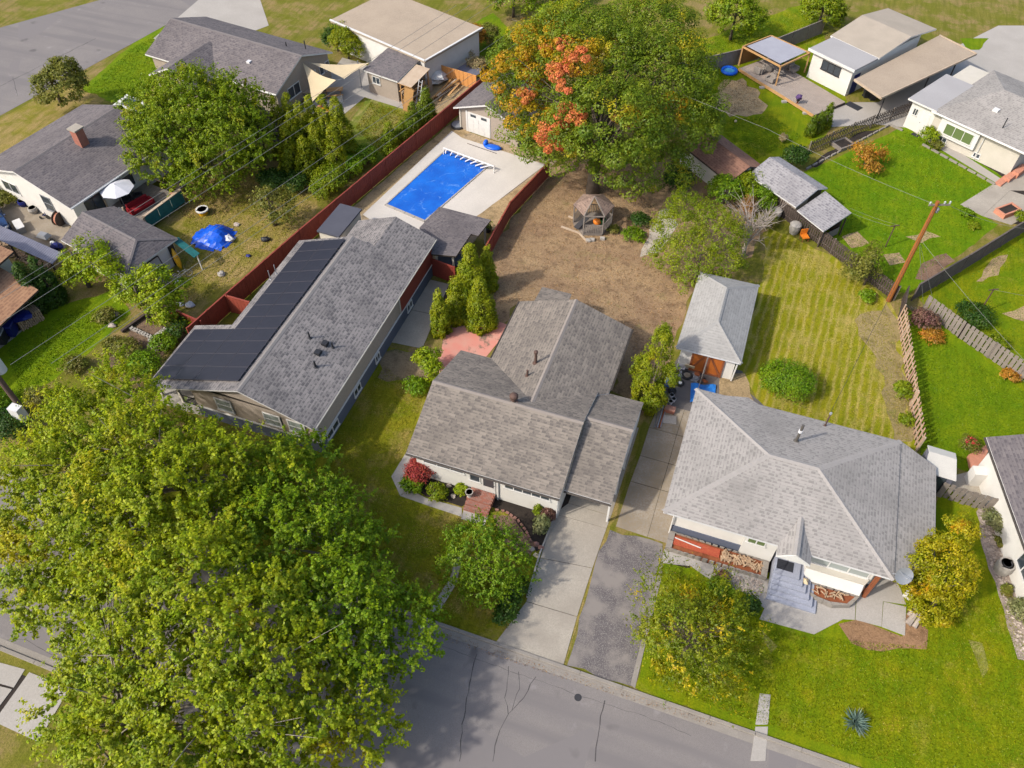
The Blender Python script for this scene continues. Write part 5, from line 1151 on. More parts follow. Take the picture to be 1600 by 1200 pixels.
for z in (.3, 1.0, 1.8): MB().box(c[0] - 1.05, c[0] + 1.1, c[1] + .042, c[1] + .07, z, z + .06).build('rail', MATS['grey_wood'], t)
c = G(733, 119); t = TH('trampoline', 'round grey trampoline in the corner by the grasses', 'trampoline', c); MB().lathe((c[0], c[1], .6), [(1.3, 0), (1.3, .05), (0, .05)], 18).build('mat', MATS['corrugated'], t)
for k in range(5): a_ = k * 1.257; MB().tube([(c[0] + 1.25 * math.cos(a_), c[1] + 1.25 * math.sin(a_), 0), (c[0] + 1.25 * math.cos(a_), c[1] + 1.25 * math.sin(a_), .6)], .03, 5).build('leg', MATS['grey_metal'], t)

# ================================================================== pool garden
fp = Fr((-28.6, 63.8), -11)
pg = gable_house('garage', 'tan pool garage with white panelled door half hidden by the orange maple', 'garage', fp, 0, 7.4, 0, 9.5, 2.4, 3.75, S_DARK, 'tan_siding', 'y', .45)
dr = fbox(fp, 1.35, 3.9, .40, .45, .02, 2.15).build('garage_door', WT, pg)
for k in range(4):
    for z in (.1, .62, 1.14): fbox(fp, 1.45 + k * .61, 1.98 + k * .61, .38, .40, z, z + .44).build('door_panel', WT, dr)
for x in (1.7, 2.9): fbox(fp, x, x + .6, .37, .40, 1.75, 2.0).build('pane', MATS['glass'], dr)
fbox(fp, .4, .55, .38, .5, 0, 2.3).build('corner_board', MATS['cream_stucco'], pg); fbox(fp, 1.15, 1.33, .38, .45, 0, 2.25).build('door_trim', WT, pg)
po = [G2(605, 320), G2(697, 236), G2(760, 262), G2(664, 345)]
pool = TH('swimming_pool', 'rectangular swimming pool under a creased bright blue cover', 'pool', (*lerp2(po[0], po[2], .5), 0))
pv = [Vector(p) for p in po]; cen = sum(pv, Vector((0, 0))) / 4
n = 14; mb = MB()
for i in range(n):
    for j in range(n):
        g = lambda a, b: pv[0].lerp(pv[3], a).lerp(pv[1].lerp(pv[2], a), b)
        q = [g(i / n, j / n), g((i + 1) / n, j / n), g((i + 1) / n, (j + 1) / n), g(i / n, (j + 1) / n)]
        mb.poly([(p.x, p.y, .078 + .012 * math.sin(p.x * 3.1 + p.y * 1.7) * math.sin(p.y * 2.3)) for p in q])
mb.build('pool_cover', MATS['pool_cover'], pool, True)
mb = MB(); ring = [p.lerp(cen, -.055) for p in pv]
for i in range(4):
    a_, b_, c_, d_ = pv[i], pv[(i + 1) % 4], ring[(i + 1) % 4], ring[i]; L = (b_ - a_).length; m = int(L / .9)
    for k in range(m):
        q = [a_.lerp(b_, k / m + .004), a_.lerp(b_, (k + 1) / m - .004), d_.lerp(c_, (k + 1) / m - .004), d_.lerp(c_, k / m + .004)]
        MB().prism([(v.x, v.y) for v in q], -.02, .11).build('coping_stone', MATS['pale_concrete'], pool)
dkp = [G2(567, 336), G2(706, 205), G2(722, 216), G2(852, 258), G2(738, 345), G2(690, 400), G2(640, 385)]
sheet('pool_deck', dkp, 8, MATS['pool_concrete'])
t = TH('cover_reel', 'white pool cover reel with spokes across the far end of the pool', 'reel', (*lerp2(po[1], po[2], .5), 0))
a, b = Vector(G(693, 231, .55)), Vector(G(772, 260, .55)); MB().tube([a, b], .08, 8).build('tube', WT, t)
for s in (0, 1): p = a.lerp(b, s); MB().tube([p, (p.x - .2, p.y + .3, .03)], .04, 5).tube([p, (p.x + .1, p.y - .35, .03)], .04, 5).build('stand', WT, t)
for k in range(8): p = a.lerp(b, .06 + .125 * k); q = Vector((*pv[1].lerp(pv[2], .05 + .125 * k).lerp(pv[0].lerp(pv[3], .05 + .125 * k), .05), .12)); MB().beam(p, q, .2, .03).build('strap', MATS['white_cloth'], t)
c = G(770, 232); t = TH('pool_lounger', 'shiny blue inflatable lounger lying on the deck behind the pool', 'pool float', c); MB().blob((c[0], c[1], .16), (.95, .45, .16), 0, 2, 12, .04).build('body', MATS['blue_plastic'], t, True); MB().blob((c[0] - .8, c[1] + .25, .3), (.25, .4, .3), 0, 3, 10, .05).build('backrest', MATS['blue_plastic'], t, True)
tag(MB().tube([G(730, 224, .06), G(776, 240, .06)], .03, 5).build('pool_pole', MATS['dark_wood']), 'thin dark pole lying beside the blue lounger', 'pole')
c = G(716, 197); t = TH('hatch', 'round grey lid on the ground left of the pool garage', 'lid', c); MB().lathe(c, [(.75, 0), (.75, .18), (.68, .2)], 20).build('rim', MATS['dark_metal'], t); MB().lathe((c[0], c[1], .21), [(.62, 0), (.62, .03), (0, .06)], 20).build('lid', MATS['grey_metal'], t)
sheet('gravel_border', [G2(742, 340), G2(855, 262), G2(862, 268), G2(765, 365), G2(745, 360)], 10, D_TAN, amp=.05)
# little dark flat shed and shingled pergola behind the solar house
fs_ = Fr((-32.07, 42.95), -2)
t = TH('shed', 'small cream shed with flat dark felt roof against the red fence', 'shed', fs_(1, 1.9)); fbox(fs_, .0, 2.05, 0, 3.85, 2.25, 2.4).build('roof', MATS['flat_felt'], t); fbox(fs_, .12, 1.92, .12, 3.7, 0, 2.25).build('wall', MATS['cream_stucco'], t)
t = TH('pergola', 'poolside shelter with weathered grey brown shingle roof', 'pergola', (-21.8, 46.4, 0))
z1 = 2.5; pts = [(-24.3, 46.0), (-23.9, 49.2), (-19.2, 49.0), (-19.4, 46.6), (-20.0, 46.8), (-20.2, 43.8), (-22.1, 43.4)]
fc = (-21.7, 46.6); h = lambda p: z1 - .02 * math.dist(p, fc) ** 2 + .12
roof('roof', [[(*pts[i], h(pts[i])), (*pts[(i + 1) % 7], h(pts[(i + 1) % 7])), (*fc, z1 + .12)] for i in range(7)], S_DARK, MATS['brown_gutter'], t, .14)
for x, y in ((-23.8, 46.1), (-23.6, 48.8), (-19.6, 48.6), (-20.6, 44.1), (-21.9, 43.8)): MB().box(x - .07, x + .07, y - .07, y + .07, 0, 2.3).build('post', MATS['cream_stucco'], t)
c = (-21.3, 44.9); t = TH('hot_tub', 'dark covered tub beneath the edge of the shingled pergola', 'tub', (*c, 0)); MB().box(-22.2, -20.3, 44.3, 45.6, 0, .9).build('body', MATS['black_plastic'], t); MB().box(-22.25, -20.25, 44.25, 45.65, .9, 1.0).build('cover', MATS['flat_felt'], t)
c = G(763, 362); t = TH('plant_pot', 'black pot with a leafy plant at the corner of the pool garden', 'pot', c); MB().lathe(c, [(.22, 0), (.32, .5), (.28, .5), (.26, .42)], 12).build('pot', MATS['black_plastic'], t)
C = RNG.normal(0, 1, (160, 3)) * np.array([.25, .25, .2]) + np.array([c[0], c[1], .75]); o = mesh_obj('foliage', leaf_mesh('foliage', C - np.array(c), np.tile([[0, 0, 1.]], (160, 1)), .16, leafmat('leaf_pot', (.11, .17, .02), (.2, .22, .03)), .5, 3), t, (0, 0, 0))
# ------------------------------------------------------------------ fences of the left side
def panel_fence(name, label, pts, h, mat, bw=.15, pl=2.4, post=.1, cap=True, gap=.004, group=None, ptop=.08, bias=0):
    """close-boarded fence: each bay is a part made of butted boards, each post a part"""
    t = TH(name, label, 'fence', (pts[0][0], pts[0][1], 0), group)
    for (a, b) in zip(pts, pts[1:]):
        a, b = Vector(a[:2]), Vector(b[:2]); L = (b - a).length; d = (b - a) / L; n = max(1, round(L / pl)); w = L / n; an = math.atan2(d.y, d.x)
        mb = MB(); k = int((w - post) / bw); ww = (w - post) / k; rr = random.Random(int(L * 100))
        for i in range(k): mb.box(-w / 2 + post / 2 + i * ww + gap / 2, -w / 2 + post / 2 + (i + 1) * ww - gap / 2, -.012 + (i % 2) * .012, .012 + (i % 2) * .012, .04, h - .02 + rr.uniform(-.012, .012))
        for z in (.3, h - .35): mb.box(-w / 2 + post / 2, w / 2 - post / 2, .026, .065, z, z + .09)
        me = mb.mesh('fence_panel', MATS[mat], (0, 0, 0)); pm = MB().box(-post / 2, post / 2, -post / 2, post / 2, 0, h + ptop).mesh('post', MATS[mat], (0, 0, 0)); cm = MB().box(-w / 2 + post / 2 + .003, w / 2 - post / 2 - .003, -.05, .07, h, h + .035).mesh('cap_rail', MATS[mat], (0, 0, 0))
        for i in range(n):
            p = a + d * (w * (i + .5)); place('fence_panel', me, (p.x, p.y, 0), an, t)
            if cap: place('cap_rail', cm, (p.x, p.y, 0), an, t)
            p = a + d * (w * i); place('post', pm, (p.x, p.y, 0), an, t)
        place('post', pm, (b.x, b.y, 0), an, t)
    return t
g18 = lambda px, py: G2(px, py, 1.8)
panel_fence('red_fence', 'long red stained board fence running up to the pool garage', [g18(292, 513), g18(352, 460), g18(467, 360), g18(792, 90), g18(835, 55)], 1.8, 'red_stain')
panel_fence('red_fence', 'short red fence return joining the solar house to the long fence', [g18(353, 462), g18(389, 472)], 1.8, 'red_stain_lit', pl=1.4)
panel_fence('red_fence', 'short red fence piece behind the small yellow trees', [g18(276, 484), g18(312, 499)], 1.6, 'red_stain', pl=1.8)
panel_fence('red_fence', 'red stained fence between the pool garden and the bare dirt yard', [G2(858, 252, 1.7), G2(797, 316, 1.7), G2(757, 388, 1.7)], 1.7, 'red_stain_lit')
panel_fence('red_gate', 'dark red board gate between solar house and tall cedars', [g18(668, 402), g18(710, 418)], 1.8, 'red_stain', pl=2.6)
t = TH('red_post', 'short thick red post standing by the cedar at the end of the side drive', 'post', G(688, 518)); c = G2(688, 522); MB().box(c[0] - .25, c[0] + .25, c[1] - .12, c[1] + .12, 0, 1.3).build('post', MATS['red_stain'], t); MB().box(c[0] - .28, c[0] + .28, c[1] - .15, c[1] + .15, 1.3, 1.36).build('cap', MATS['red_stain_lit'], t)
# yard objects
c = G(335, 372); mb = MB(); rr = random.Random(5); n = 13; Z = {}
for i in range(n):
    for j in range(n):
        x, y = -1 + 2 * i / (n - 1), -1 + 2 * j / (n - 1); r2 = math.hypot(x, y); Z[i, j] = (c[0] + x * 1.75 + rr.uniform(-.06, .06), c[1] + y * 1.6 + rr.uniform(-.06, .06), max(.03, 1.0 * (1 - r2 ** 1.5) + .18 * math.sin(4 * x + 2 * y) + rr.uniform(-.06, .06)))
for i in range(n - 1):
    for j in range(n - 1):
        if min(math.hypot(-1 + 2 * (i + .5) / (n - 1), (-1 + 2 * (j + .5) / (n - 1))), 9) < 1.08: mb.poly([Z[i, j], Z[i + 1, j], Z[i + 1, j + 1], Z[i, j + 1]])
tag(mb.build('tarp', MATS['blue_tarp']), 'bright blue tarp covering a heap on the dry back yard', 'tarp')
c = G(358, 376); tag(MB().blob((c[0], c[1], .25), (.55, .45, .3), 0, 7, 9, .3).build('sack', MATS['white_cloth']), 'white sack lying against the bright blue tarp', 'sack')
for px, py, lab, mat, r in ((281, 444, 'small white cushion on the dry grass by the garage', 'white_cloth', .3), (346, 430, 'pale crumpled bag in the yard below the blue tarp', 'pale_concrete', .28), (388, 401, 'tiny dark blue ball on the yard grass', 'dark_blue_tarp', .18), (416, 376, 'black and white bundle near the red fence', 'black_plastic', .3), (370, 352, 'pale stone behind the blue tarp', 'rock', .2), (282, 477, 'white bucket lying near the red fence return', 'white_cloth', .25), (297, 478, 'white box beside the short red fence', 'white_cloth', .3)):
    c = G(px, py); tag(MB().blob((c[0], c[1], r * .5), (r * 1.3, r, r * .6), 0, int(px), 8, .3).build('bundle' if 'bundle' in lab else 'cushion' if 'cushion' in lab else 'bag' if 'bag' in lab else 'ball' if 'ball' in lab else 'stone' if 'stone' in lab else 'bucket' if 'bucket' in lab else 'box', MATS[mat]), lab, lab.split()[2] if 'ball' not in lab else 'ball')
c = G(318, 334); t = TH('fire_pit', 'small round fire pit with yellow green base and white rim', 'fire pit', c); MB().lathe(c, [(.4, 0), (.45, .4), (.4, .42)], 14).build('base', MATS['yellow_plastic'], t); MB().lathe((c[0], c[1], .43), [(.55, 0), (.55, .1), (.4, .1), (.35, .02)], 16).build('rim', WT, t)
# stone-edged kitchen garden
t = TH('garden_edging', 'row of pale concrete blocks edging the weedy garden beside the solar house', 'edging', G(215, 520))
for (p, q, n) in (((203, 513), (240, 530), 9), ((236, 534), (262, 514), 8)):
    for i in range(n): c = G(p[0] + (q[0] - p[0]) * i / n, p[1] + (q[1] - p[1]) * i / n); MB().obox(c[:2], random.uniform(-.3, .3) - .3, .36, .24, 0, .22).build('block', MATS['pale_concrete'], t)
tag(MB().beam(G(190, 518, .2), G(232, 488, .2), .22).build('timber_beam', MATS['dark_wood']), 'long dark timber beam lying along the weedy garden', 'beam')
c = G(277, 503); t = TH('wheelbarrow', 'red wheelbarrow tipped in the shrubs by the short red fence', 'wheelbarrow', c); MB().hexa([(c[0] - .3, c[1] - .2, .15), (c[0] + .3, c[1] - .2, .15), (c[0] + .3, c[1] + .2, .15), (c[0] - .3, c[1] + .2, .15)], [(c[0] - .5, c[1] - .35, .6), (c[0] + .5, c[1] - .35, .6), (c[0] + .5, c[1] + .35, .6), (c[0] - .5, c[1] + .35, .6)]).build('tray', MATS['red_fabric'], t); MB().tube([(c[0] + .6, c[1] - .05, .2), (c[0] + .6, c[1] + .05, .2)], .2, 10).build('wheel', MATS['tyre'], t)
for i, (px, py) in enumerate([(181, 492), (176, 510), (236, 541), (243, 546), (178, 553), (258, 537)]):
    c = G(px, py); tag(MB().blob((c[0], c[1], .08), (.35, .25, .16), 0, i, 7, .25).build('garden_rock', MATS['rock']), 'pale rock among the weeds of the garden left of the solar house', 'rock', 'rocks in the weedy garden')
# ================================================================== brown roofed shed with white walls
f5 = Fr((-5.0, 65.2), -30)
bs = gable_house('shed', 'white shed with rust brown shingle roof at the edge of the maple', 'shed', Fr((-4.6, 66.3), -40), -.4, 5.6, -1.9, 2.3, 2.0, 2.9, S_BROWN, 'white_stucco', 'x', .3, edge='dark_wood')
panel_fence('plank_fence', 'dark brown plank fence leaning in front of the white shed', [G2(1086, 236, 1.4), G2(1118, 262, 1.4)], 1.4, 'dark_wood', pl=1.8, cap=False)
t = TH('picket_fence', 'white picket panel under the right side of the maple', 'fence', G(1072, 255)); a, b = Vector(G(1060, 254)), Vector(G(1085, 268)); d = b - a; me = MB().box(-.06, .06, -.012, .012, 0, 1.2).mesh('picket', WT, (0, 0, 0)); an = math.atan2(d.y, d.x)
for i in range(10): p = a + d * i / 9; place('picket', me, (p.x, p.y, .03), an, t)
for z in (.3, .95): MB().beam(a + Vector((0, .03, z)), b + Vector((0, .03, z)), .03, .07).build('rail', WT, t)
c = G(1157, 258); t = TH('plant_pot', 'teal round bin against the white shed end wall', 'bin', c); MB().lathe(c, [(.3, 0), (.42, .5), (.38, .55)], 14).build('body', MATS['teal_screen'], t); MB().lathe((c[0], c[1], .56), [(.44, 0), (.3, .12), (0, .15)], 14).build('lid', MATS['teal_screen'], t)
# ================================================================== grey lean-to sheds by the dark fence
f6 = Fr((0.0, 63.0), -36)
ls = TH('shed', 'long garden shed with blue grey shingle roof behind the dark picket fence', 'shed', f6(3, 0))
roof('roof', [[f6(.0, -.3, 2.15), f6(5.6, -.3, 2.15), f6(5.6, 2.1, 3.0), f6(0, 2.1, 3.0)], [f6(5.6, 2.1, 3.0), f6(5.6, 3.5, 2.5), f6(0, 3.5, 2.5), f6(0, 2.1, 3.0)]], S_LEAN, MATS['gutter'], ls, .12)
fbox(f6, .3, 5.3, 1.6, 3.2, 0, 2.3).build('wall', MATS['dark_wood'], ls); fbox(f6, 3.5, 5.3, .2, 1.598, 0, 2.15).build('side_wall', MATS['tan_siding'], ls)
for x in (.4, 1.5, 2.5): fbox(f6, x, x + .1, 0, .1, 0, 2.1).build('post', MATS['grey_wood'], ls)
window(ls, f6(1.65, 1.59), f6(2.4, 1.59), 1.0, 2.0, 2); 
ls2 = TH('shed', 'lower open lean-to with blue grey roof at the right end of the long shed', 'shed', f6(7.2, 0))
roof('roof', [[f6(5.75, -.2, 1.85), f6(8.9, -.5, 1.85), f6(8.9, 2.7, 2.35), f6(5.75, 3.0, 2.5)]], S_LEAN, MATS['gutter'], ls2, .1)
for x, y in ((5.9, 0), (8.7, -.3), (8.7, 2.4), (5.9, 2.7)): fbox(f6, x, x + .1, y, y + .1, 0, 1.75).build('post', MATS['dark_wood'], ls2)
fbox(f6, 6.1, 8.6, 2.2, 2.28, 0, 2.1).build('back_wall', MATS['dark_wood'], ls2); fbox(f6, 8.6, 8.68, -.2, 2.2, .2, .9).build('side_panel', MATS['grey_wood'], ls2)
for i, (x, y) in enumerate(((4.0, -.45), (6.3, -.55))):
    c = f6(x, y); t = TH('basket', ('pale round wicker basket below the middle of the long shed', 'pale round wicker basket in the gap between the two grey roofs')[i], 'basket', (c[0], c[1], 0)); MB().lathe((c[0], c[1], 0), [(.35, .0), (.48, .5), (.46, .9)], 16).build('body', MATS['pale_concrete'], t); MB().lathe((c[0], c[1], .9), [(.5, 0), (.35, .12), (.05, .17), (0, .17)], 16).build('lid', MATS['pale_concrete'], t)
c = f6(7.5, -.6); t = TH('chair', 'orange rusty garden chair under the lower lean-to roof', 'chair', (c[0], c[1], 0)); fr = Fr(c[:2], 30); fbox(fr, -.3, .3, -.3, .3, .4, .46).build('seat', MATS['orange_gourd'], t); fbox(fr, -.3, .3, .302, .36, .4, .95).build('backrest', MATS['orange_gourd'], t)
for x in (-.26, .26):
    for y in (-.26, .26): fbox(fr, x - .02, x + .02, y - .02, y + .02, 0, .4).build('leg', MATS['rust'], t)
plain('brown_boards', (.12, .095, .085), (.085, .068, .062), 1.5, .85, .4, 25)
# ------------------------------------------------------------------ picket fences, every picket a part
def picket_fence(name, label, pts, h, bw, gap, mat, post_mat=None, post_step=2.4, th=.02, alt=0, rails=(.3, .8), tilt=0, zj=.03, dots=None):
    t = TH(name, label, 'fence', (pts[0][0], pts[0][1], 0)); rr = random.Random(int(abs(pts[0][0]) * 100))
    me = MB().box(-bw / 2, bw / 2, -th / 2, th / 2, 0, h).mesh('picket', MATS[mat], (0, 0, 0))
    for a, b in zip(pts, pts[1:]):
        a, b = Vector(a[:2]), Vector(b[:2]); L = (b - a).length; d = (b - a) / L; an = math.atan2(d.y, d.x); n = int(L / (bw + gap)); nn = Vector((-d.y, d.x))
        for i in range(n):
            p = a + d * ((i + .5) * L / n) + nn * (alt * (1 if i % 2 else -1)); o = place('picket', me, (p.x, p.y, .05 + rr.uniform(-zj, zj)), an + rr.uniform(-.03, .03), t)
            o.rotation_euler.x = tilt + rr.uniform(-.02, .02)
        for z in rails: q = nn * (.035 if not alt else 0); MB().beam((a.x + q.x, a.y + q.y, h * z), (b.x + q.x, b.y + q.y, h * z), .04, .09).build('rail', MATS[post_mat or mat], t)
        m = max(1, round(L / post_step))
        for i in range(m + 1): p = a + d * (L * i / m) + nn * .07 * (1 if not alt else 0); MB().box(p.x - .05, p.x + .05, p.y - .05, p.y + .05, 0, h + .05).build('post', MATS[post_mat or mat], t)
    return t
picket_fence('picket_fence', 'dark brown gapped picket fence between the straw lawn and the grey sheds', [G2(1208, 330), G2(1395, 470)], 1.5, .17, .06, 'dark_wood', 'grey_wood')
picket_fence('picket_fence', 'wide grey weathered board fence running to the lower right from the utility pole', [G2(1440, 486), G2(1497, 528), G2(1640, 625)], 1.6, .27, .07, 'grey_wood', alt=.03)
picket_fence('slat_fence', 'reddish tan shadowbox fence dividing the straw lawn from the bright green lawn', [G2(1403, 500), G2(1417, 600), G2(1431, 706)], 1.6, .14, .085, 'slat_wood', 'pale_wood', alt=.035)
picket_fence('picket_fence', 'dark lattice like picket fence behind the raised garden bed', [G2(1262, 242), G2(1330, 212), G2(1420, 178)], 1.4, .12, .12, 'dark_wood', 'grey_wood')
picket_fence('picket_fence', 'short grey board gate fence between silver house and the white house at right', [G2(1462, 775), G2(1542, 800)], 1.5, .26, .06, 'grey_wood', alt=.03)
panel_fence('plank_fence', 'tall dark brown board fence running diagonally to the upper right edge', [G2(1424, 470), G2(1500, 425), G2(1620, 350), G2(1760, 265)], 1.75, 'brown_boards', pl=2.6, cap=True)
panel_fence('plank_fence', 'short brown plank fence at the foot of the utility pole', [G2(1404, 495), G2(1409, 470)], 1.5, 'dark_wood', pl=1.2)
panel_fence('plank_fence', 'brown grey board fence at the back of the lawn behind the maple', [G2(1060, 100, 1.7), G2(1190, 70, 1.7), G2(1290, 30, 1.7)], 1.7, 'grey_wood', pl=2.5)
t = TH('wire_panel', 'loose pile of pale wire and slats behind the slat fence top', 'panel', G(1425, 490))
for i in range(9): MB().beam(G(1418 + i * 6, 478 + i * 1.5, .8), G(1428 + i * 5, 486 + i * 1.5, .1), .05).build('slat', MATS['grey_wood'], t)
# ================================================================== north-east house, carport and deck
Ve = Vector((G(1335, 112, 3)[0] - G(1265, 78, 3)[0], G(1335, 112, 3)[1] - G(1265, 78, 3)[1])); deg = math.degrees(math.atan2(Ve.y, Ve.x))
f7 = Fr(G2(1265, 78, 3), deg); LW = Ve.length
ne = TH('house', 'white stucco house with pale flat and gravel roof at the top right', 'house', f7(3, 5))
fbox(f7, -.1, LW, 0, 3.9, 2.95, 3.15).build('flat_roof', MATS['grey_flat_roof'], ne); fbox(f7, .3, LW - .35, .45, 12, 0, 2.95).build('wall', MATS['white_stucco'], ne)
roof('roof', [[f7(-.4, 3.9, 3.18), f7(LW + .1, 3.9, 3.18), f7(LW + .1, 9, 3.9), f7(-.4, 9, 3.9)], [f7(LW + .1, 9, 3.9), f7(LW + .1, 14, 3.2), f7(-.4, 14, 3.2), f7(-.4, 9, 3.9)]], MATS['gravel_roof'], WT, ne)
fbox(f7, -.14, LW + .02, -.06, -.002, 2.9, 3.18).build('fascia', WT, ne)
window(ne, f7(1.6, .45), f7(3.9, .45), 1.5, 2.5, 3, frame=MATS['dark_metal']); fbox(f7, LW - .34, LW - .3, 1.0, 2.0, .05, 2.1).build('door', MATS['dark_blue_tarp'], ne)
C0 = [Vector(G2(1335, 124, 2.6)), Vector(G2(1377, 153, 2.6)), Vector(G2(1526, 84, 2.6)), Vector(G2(1468, 55, 2.6))]
cp = TH('carport', 'long flat tan roofed carport along the white stucco house', 'carport', (*((C0[0] + C0[2]) / 2), 0))
MB().prism([tuple(p) for p in C0], 2.4, 2.6).build('roof', MATS['tan_flat_roof'], cp)
mb = MB()
for i in (0, 1, 2): a_, b_ = C0[i], C0[(i + 1) % 4]; mb.beam((a_.x, a_.y, 2.57), (b_.x, b_.y, 2.57), .12, .2)
mb.build('roof_edge', MATS['pale_wood'], cp)
for t_ in (.03, .5, .8): p = C0[1].lerp(C0[2], t_).lerp((C0[0] + C0[2]) / 2, .05); MB().box(p.x - .06, p.x + .06, p.y - .06, p.y + .06, 0, 2.4).build('post', MATS['dark_metal'], cp)
for i, (px, py, mat) in enumerate(((1352, 152, 'black_plastic'), (1362, 156, 'black_plastic'))): bin_(('black wheelie bin nearest the wall under the carport', 'black wheelie bin nearest the open side of the carport')[i], G2(px, py), 20, mat, mat, 1.05, .6)
tag(MB().obox(G2(1334, 166), math.radians(deg), 1.6, .9, .02, .04).build('door_mat', MATS['mat_dark']), 'dark mat on the patio at the carport entrance', 'doormat')
D = [G2(1153, 112), G2(1270, 185), G2(1317, 163), G2(1258, 126), G2(1262, 95), G2(1195, 90)]
dk = TH('deck', 'low timber deck with pale new edge boards beside the white stucco house', 'deck', (*lerp2(D[0], D[2], .5), 0))
d0 = Vector(D[0]); d1 = Vector(D[1]); dd = (d1 - d0); L = dd.length; dd.normalize(); nn = Vector((-dd.y, dd.x)); W = (Vector(D[2]) - d1).dot(nn)
for i in range(int(W / .28)): 
    a_ = d0 + nn * (.28 * i + .06); b_ = a_ + dd * L; MB().prism([tuple(a_), tuple(b_), tuple(b_ + nn * .262), tuple(a_ + nn * .262)], .3, .36).build('deck_board', MATS['deck_wood'], dk)
MB().beam((*d0, .25), (*d1, .25), .08, .28).build('edge_board', MATS['new_wood'], dk); MB().prism([tuple(d0 + nn * .1), tuple(d1 + nn * .1), tuple(d1 + nn * W), tuple(d0 + nn * W)], .02, .28).build('base', MATS['dark_wood'], dk)
# pergola with a flat sheet roof
pc = [G2(1161, 72, 2.5), G2(1220, 103, 2.5), G2(1266, 82, 2.5), G2(1205, 55, 2.5)]
pgl = TH('pergola', 'timber pergola with pale grey sheet roof over patio chairs', 'pergola', (*lerp2(pc[0], pc[2], .5), 0))
v = [Vector(p) for p in pc]; cen = sum(v, Vector((0, 0))) / 4
MB().prism([tuple(p.lerp(cen, .12)) for p in v], 2.52, 2.56).build('sheet_roof', plain('pale_sheet', (.33, .33, .37), (.29, .29, .33), 1, .6, .1), pgl)
for i in range(4): MB().beam((*v[i], 2.42), (*v[(i + 1) % 4], 2.42), .12, .16).build('beam', MATS['new_wood'], pgl); MB().box(v[i].x - .07, v[i].x + .07, v[i].y - .07, v[i].y + .07, .3, 2.34).build('post', MATS['new_wood'], pgl)
MB().poly([(*v[0], .35), (*v[3], .35), (*v[3], 2.34), (*v[0], 2.34)]).poly([(*v[0], 2.34), (*v[3], 2.34), (*v[3], .35), (*v[0], .35)]).build('side_screen', MATS['plywood'], pgl)
def armchair(label, px, py, ang): sofa('armchair', label, 'armchair', Fr(G2(px, py, .36), ang), 0, 0, .65, .6, .36, 'wicker')
for i, (px, py, an) in enumerate(((1185, 114, 160), (1198, 110, 200), (1203, 128, 330), (1240, 112, 60), (1232, 105, 100))): armchair(('grey wicker armchair nearest the blue paddling pool', 'grey wicker armchair second from the paddling pool', 'grey wicker armchair at the front post of the pergola', 'dark cushioned wicker chair nearest the white wall', 'dark wicker chair behind the pergola post')[i], px, py, an)
c = G(1215, 118, .36); t = TH('coffee_table', 'low grey table between the wicker chairs on the deck', 'table', c); MB().box(c[0] - .5, c[0] + .5, c[1] - .35, c[1] + .35, .74, .79).build('top', MATS['wicker'], t)
for x in (-.42, .42):
    for y in (-.28, .28): MB().box(c[0] + x - .03, c[0] + x + .03, c[1] + y - .03, c[1] + y + .03, .36, .74).build('leg', MATS['dark_metal'], t)
c = G(1139, 113); t = TH('paddling_pool', 'small round blue paddling pool on the lawn by the deck', 'paddling pool', c)
ringp = [(c[0] + .75 * math.cos(2 * math.pi * k / 18), c[1] + .75 * math.sin(2 * math.pi * k / 18), .2) for k in range(19)]; MB().tube(ringp, .17, 8, cap=False).build('rim', MATS['blue_plastic'], t, True); MB().lathe((c[0], c[1], 0), [(.75, .02), (.75, .18), (0, .18)], 18).build('water', plain('pool_water', (.08, .35, .62), (.06, .3, .55), 2, .1, .05, spec=.6), t)
c = G(1244, 167); t = TH('flower_stand', 'purple flower pot on a small wooden stand at the deck edge', 'flower stand', c)
for dx, dy in ((-.2, 0), (.2, 0), (0, .2)): MB().tube([(c[0] + dx, c[1] + dy, 0), (c[0], c[1], .7)], .035, 5).build('leg', MATS['rust'], t)
MB().lathe((c[0], c[1], .65), [(.15, 0), (.25, .3), (.2, .3)], 10).build('pot', MATS['black_plastic'], t); MB().blob((c[0], c[1], 1.1), (.32, .32, .25), 0, 3, 9, .3).build('flowers', plain('purple_petal', (.10, .05, .16), (.05, .03, .09), 8, .8, .3), t)
for i, (px, py) in enumerate(((1190, 138), (1225, 160), (1258, 178))): c = G(px, py); tag(MB().obox(c[:2], .4, .5, .3, 0, .18).build('paver', MATS['pale_concrete']), 'pale paver block lying along the front of the low deck', 'paver', 'paver blocks along the deck')
c = G(1149, 191); tag(MB().blob((c[0], c[1], .13), .14, 0, 1, 10, 0).build('ball', MATS['sail_cloth']), 'small pale ball on the green lawn above the brown shed', 'ball')
# ================================================================== east house
A_, B_ = Vector(G2(1411, 197)), Vector(G2(1575, 275)); dE = B_ - A_; degE = math.degrees(math.atan2(dE.y, dE.x)); LE = dE.length; f8 = Fr(tuple(A_), degE)
eh = TH('house', 'beige house with grey hip roof and wide picture window facing the lawn', 'house', f8(5, 4))
zE, zR = 2.9, 4.4
roof('flat_roof', [[f8(-.4, -.45, 3.0), f8(2.6, -.45, 3.0), f8(2.6, 6.4, 3.05), f8(-.4, 6.4, 3.05)]], MATS['grey_flat_roof'], WT, eh)
roof('roof', [[f8(2.2, -.5, zE), f8(LE + .6, -.5, zE), f8(LE - 2.4, 5.2, zR), f8(5.6, 5.2, zR)], [f8(LE + .6, -.5, zE), f8(LE + .6, 11, zE), f8(LE - 2.4, 5.2, zR)], [f8(2.2, 11, zE), f8(2.2, -.5, zE), f8(5.6, 5.2, zR)], [f8(LE + .6, 11, zE), f8(2.2, 11, zE), f8(5.6, 5.2, zR), f8(LE - 2.4, 5.2, zR)]], S_GREY, WT, eh)
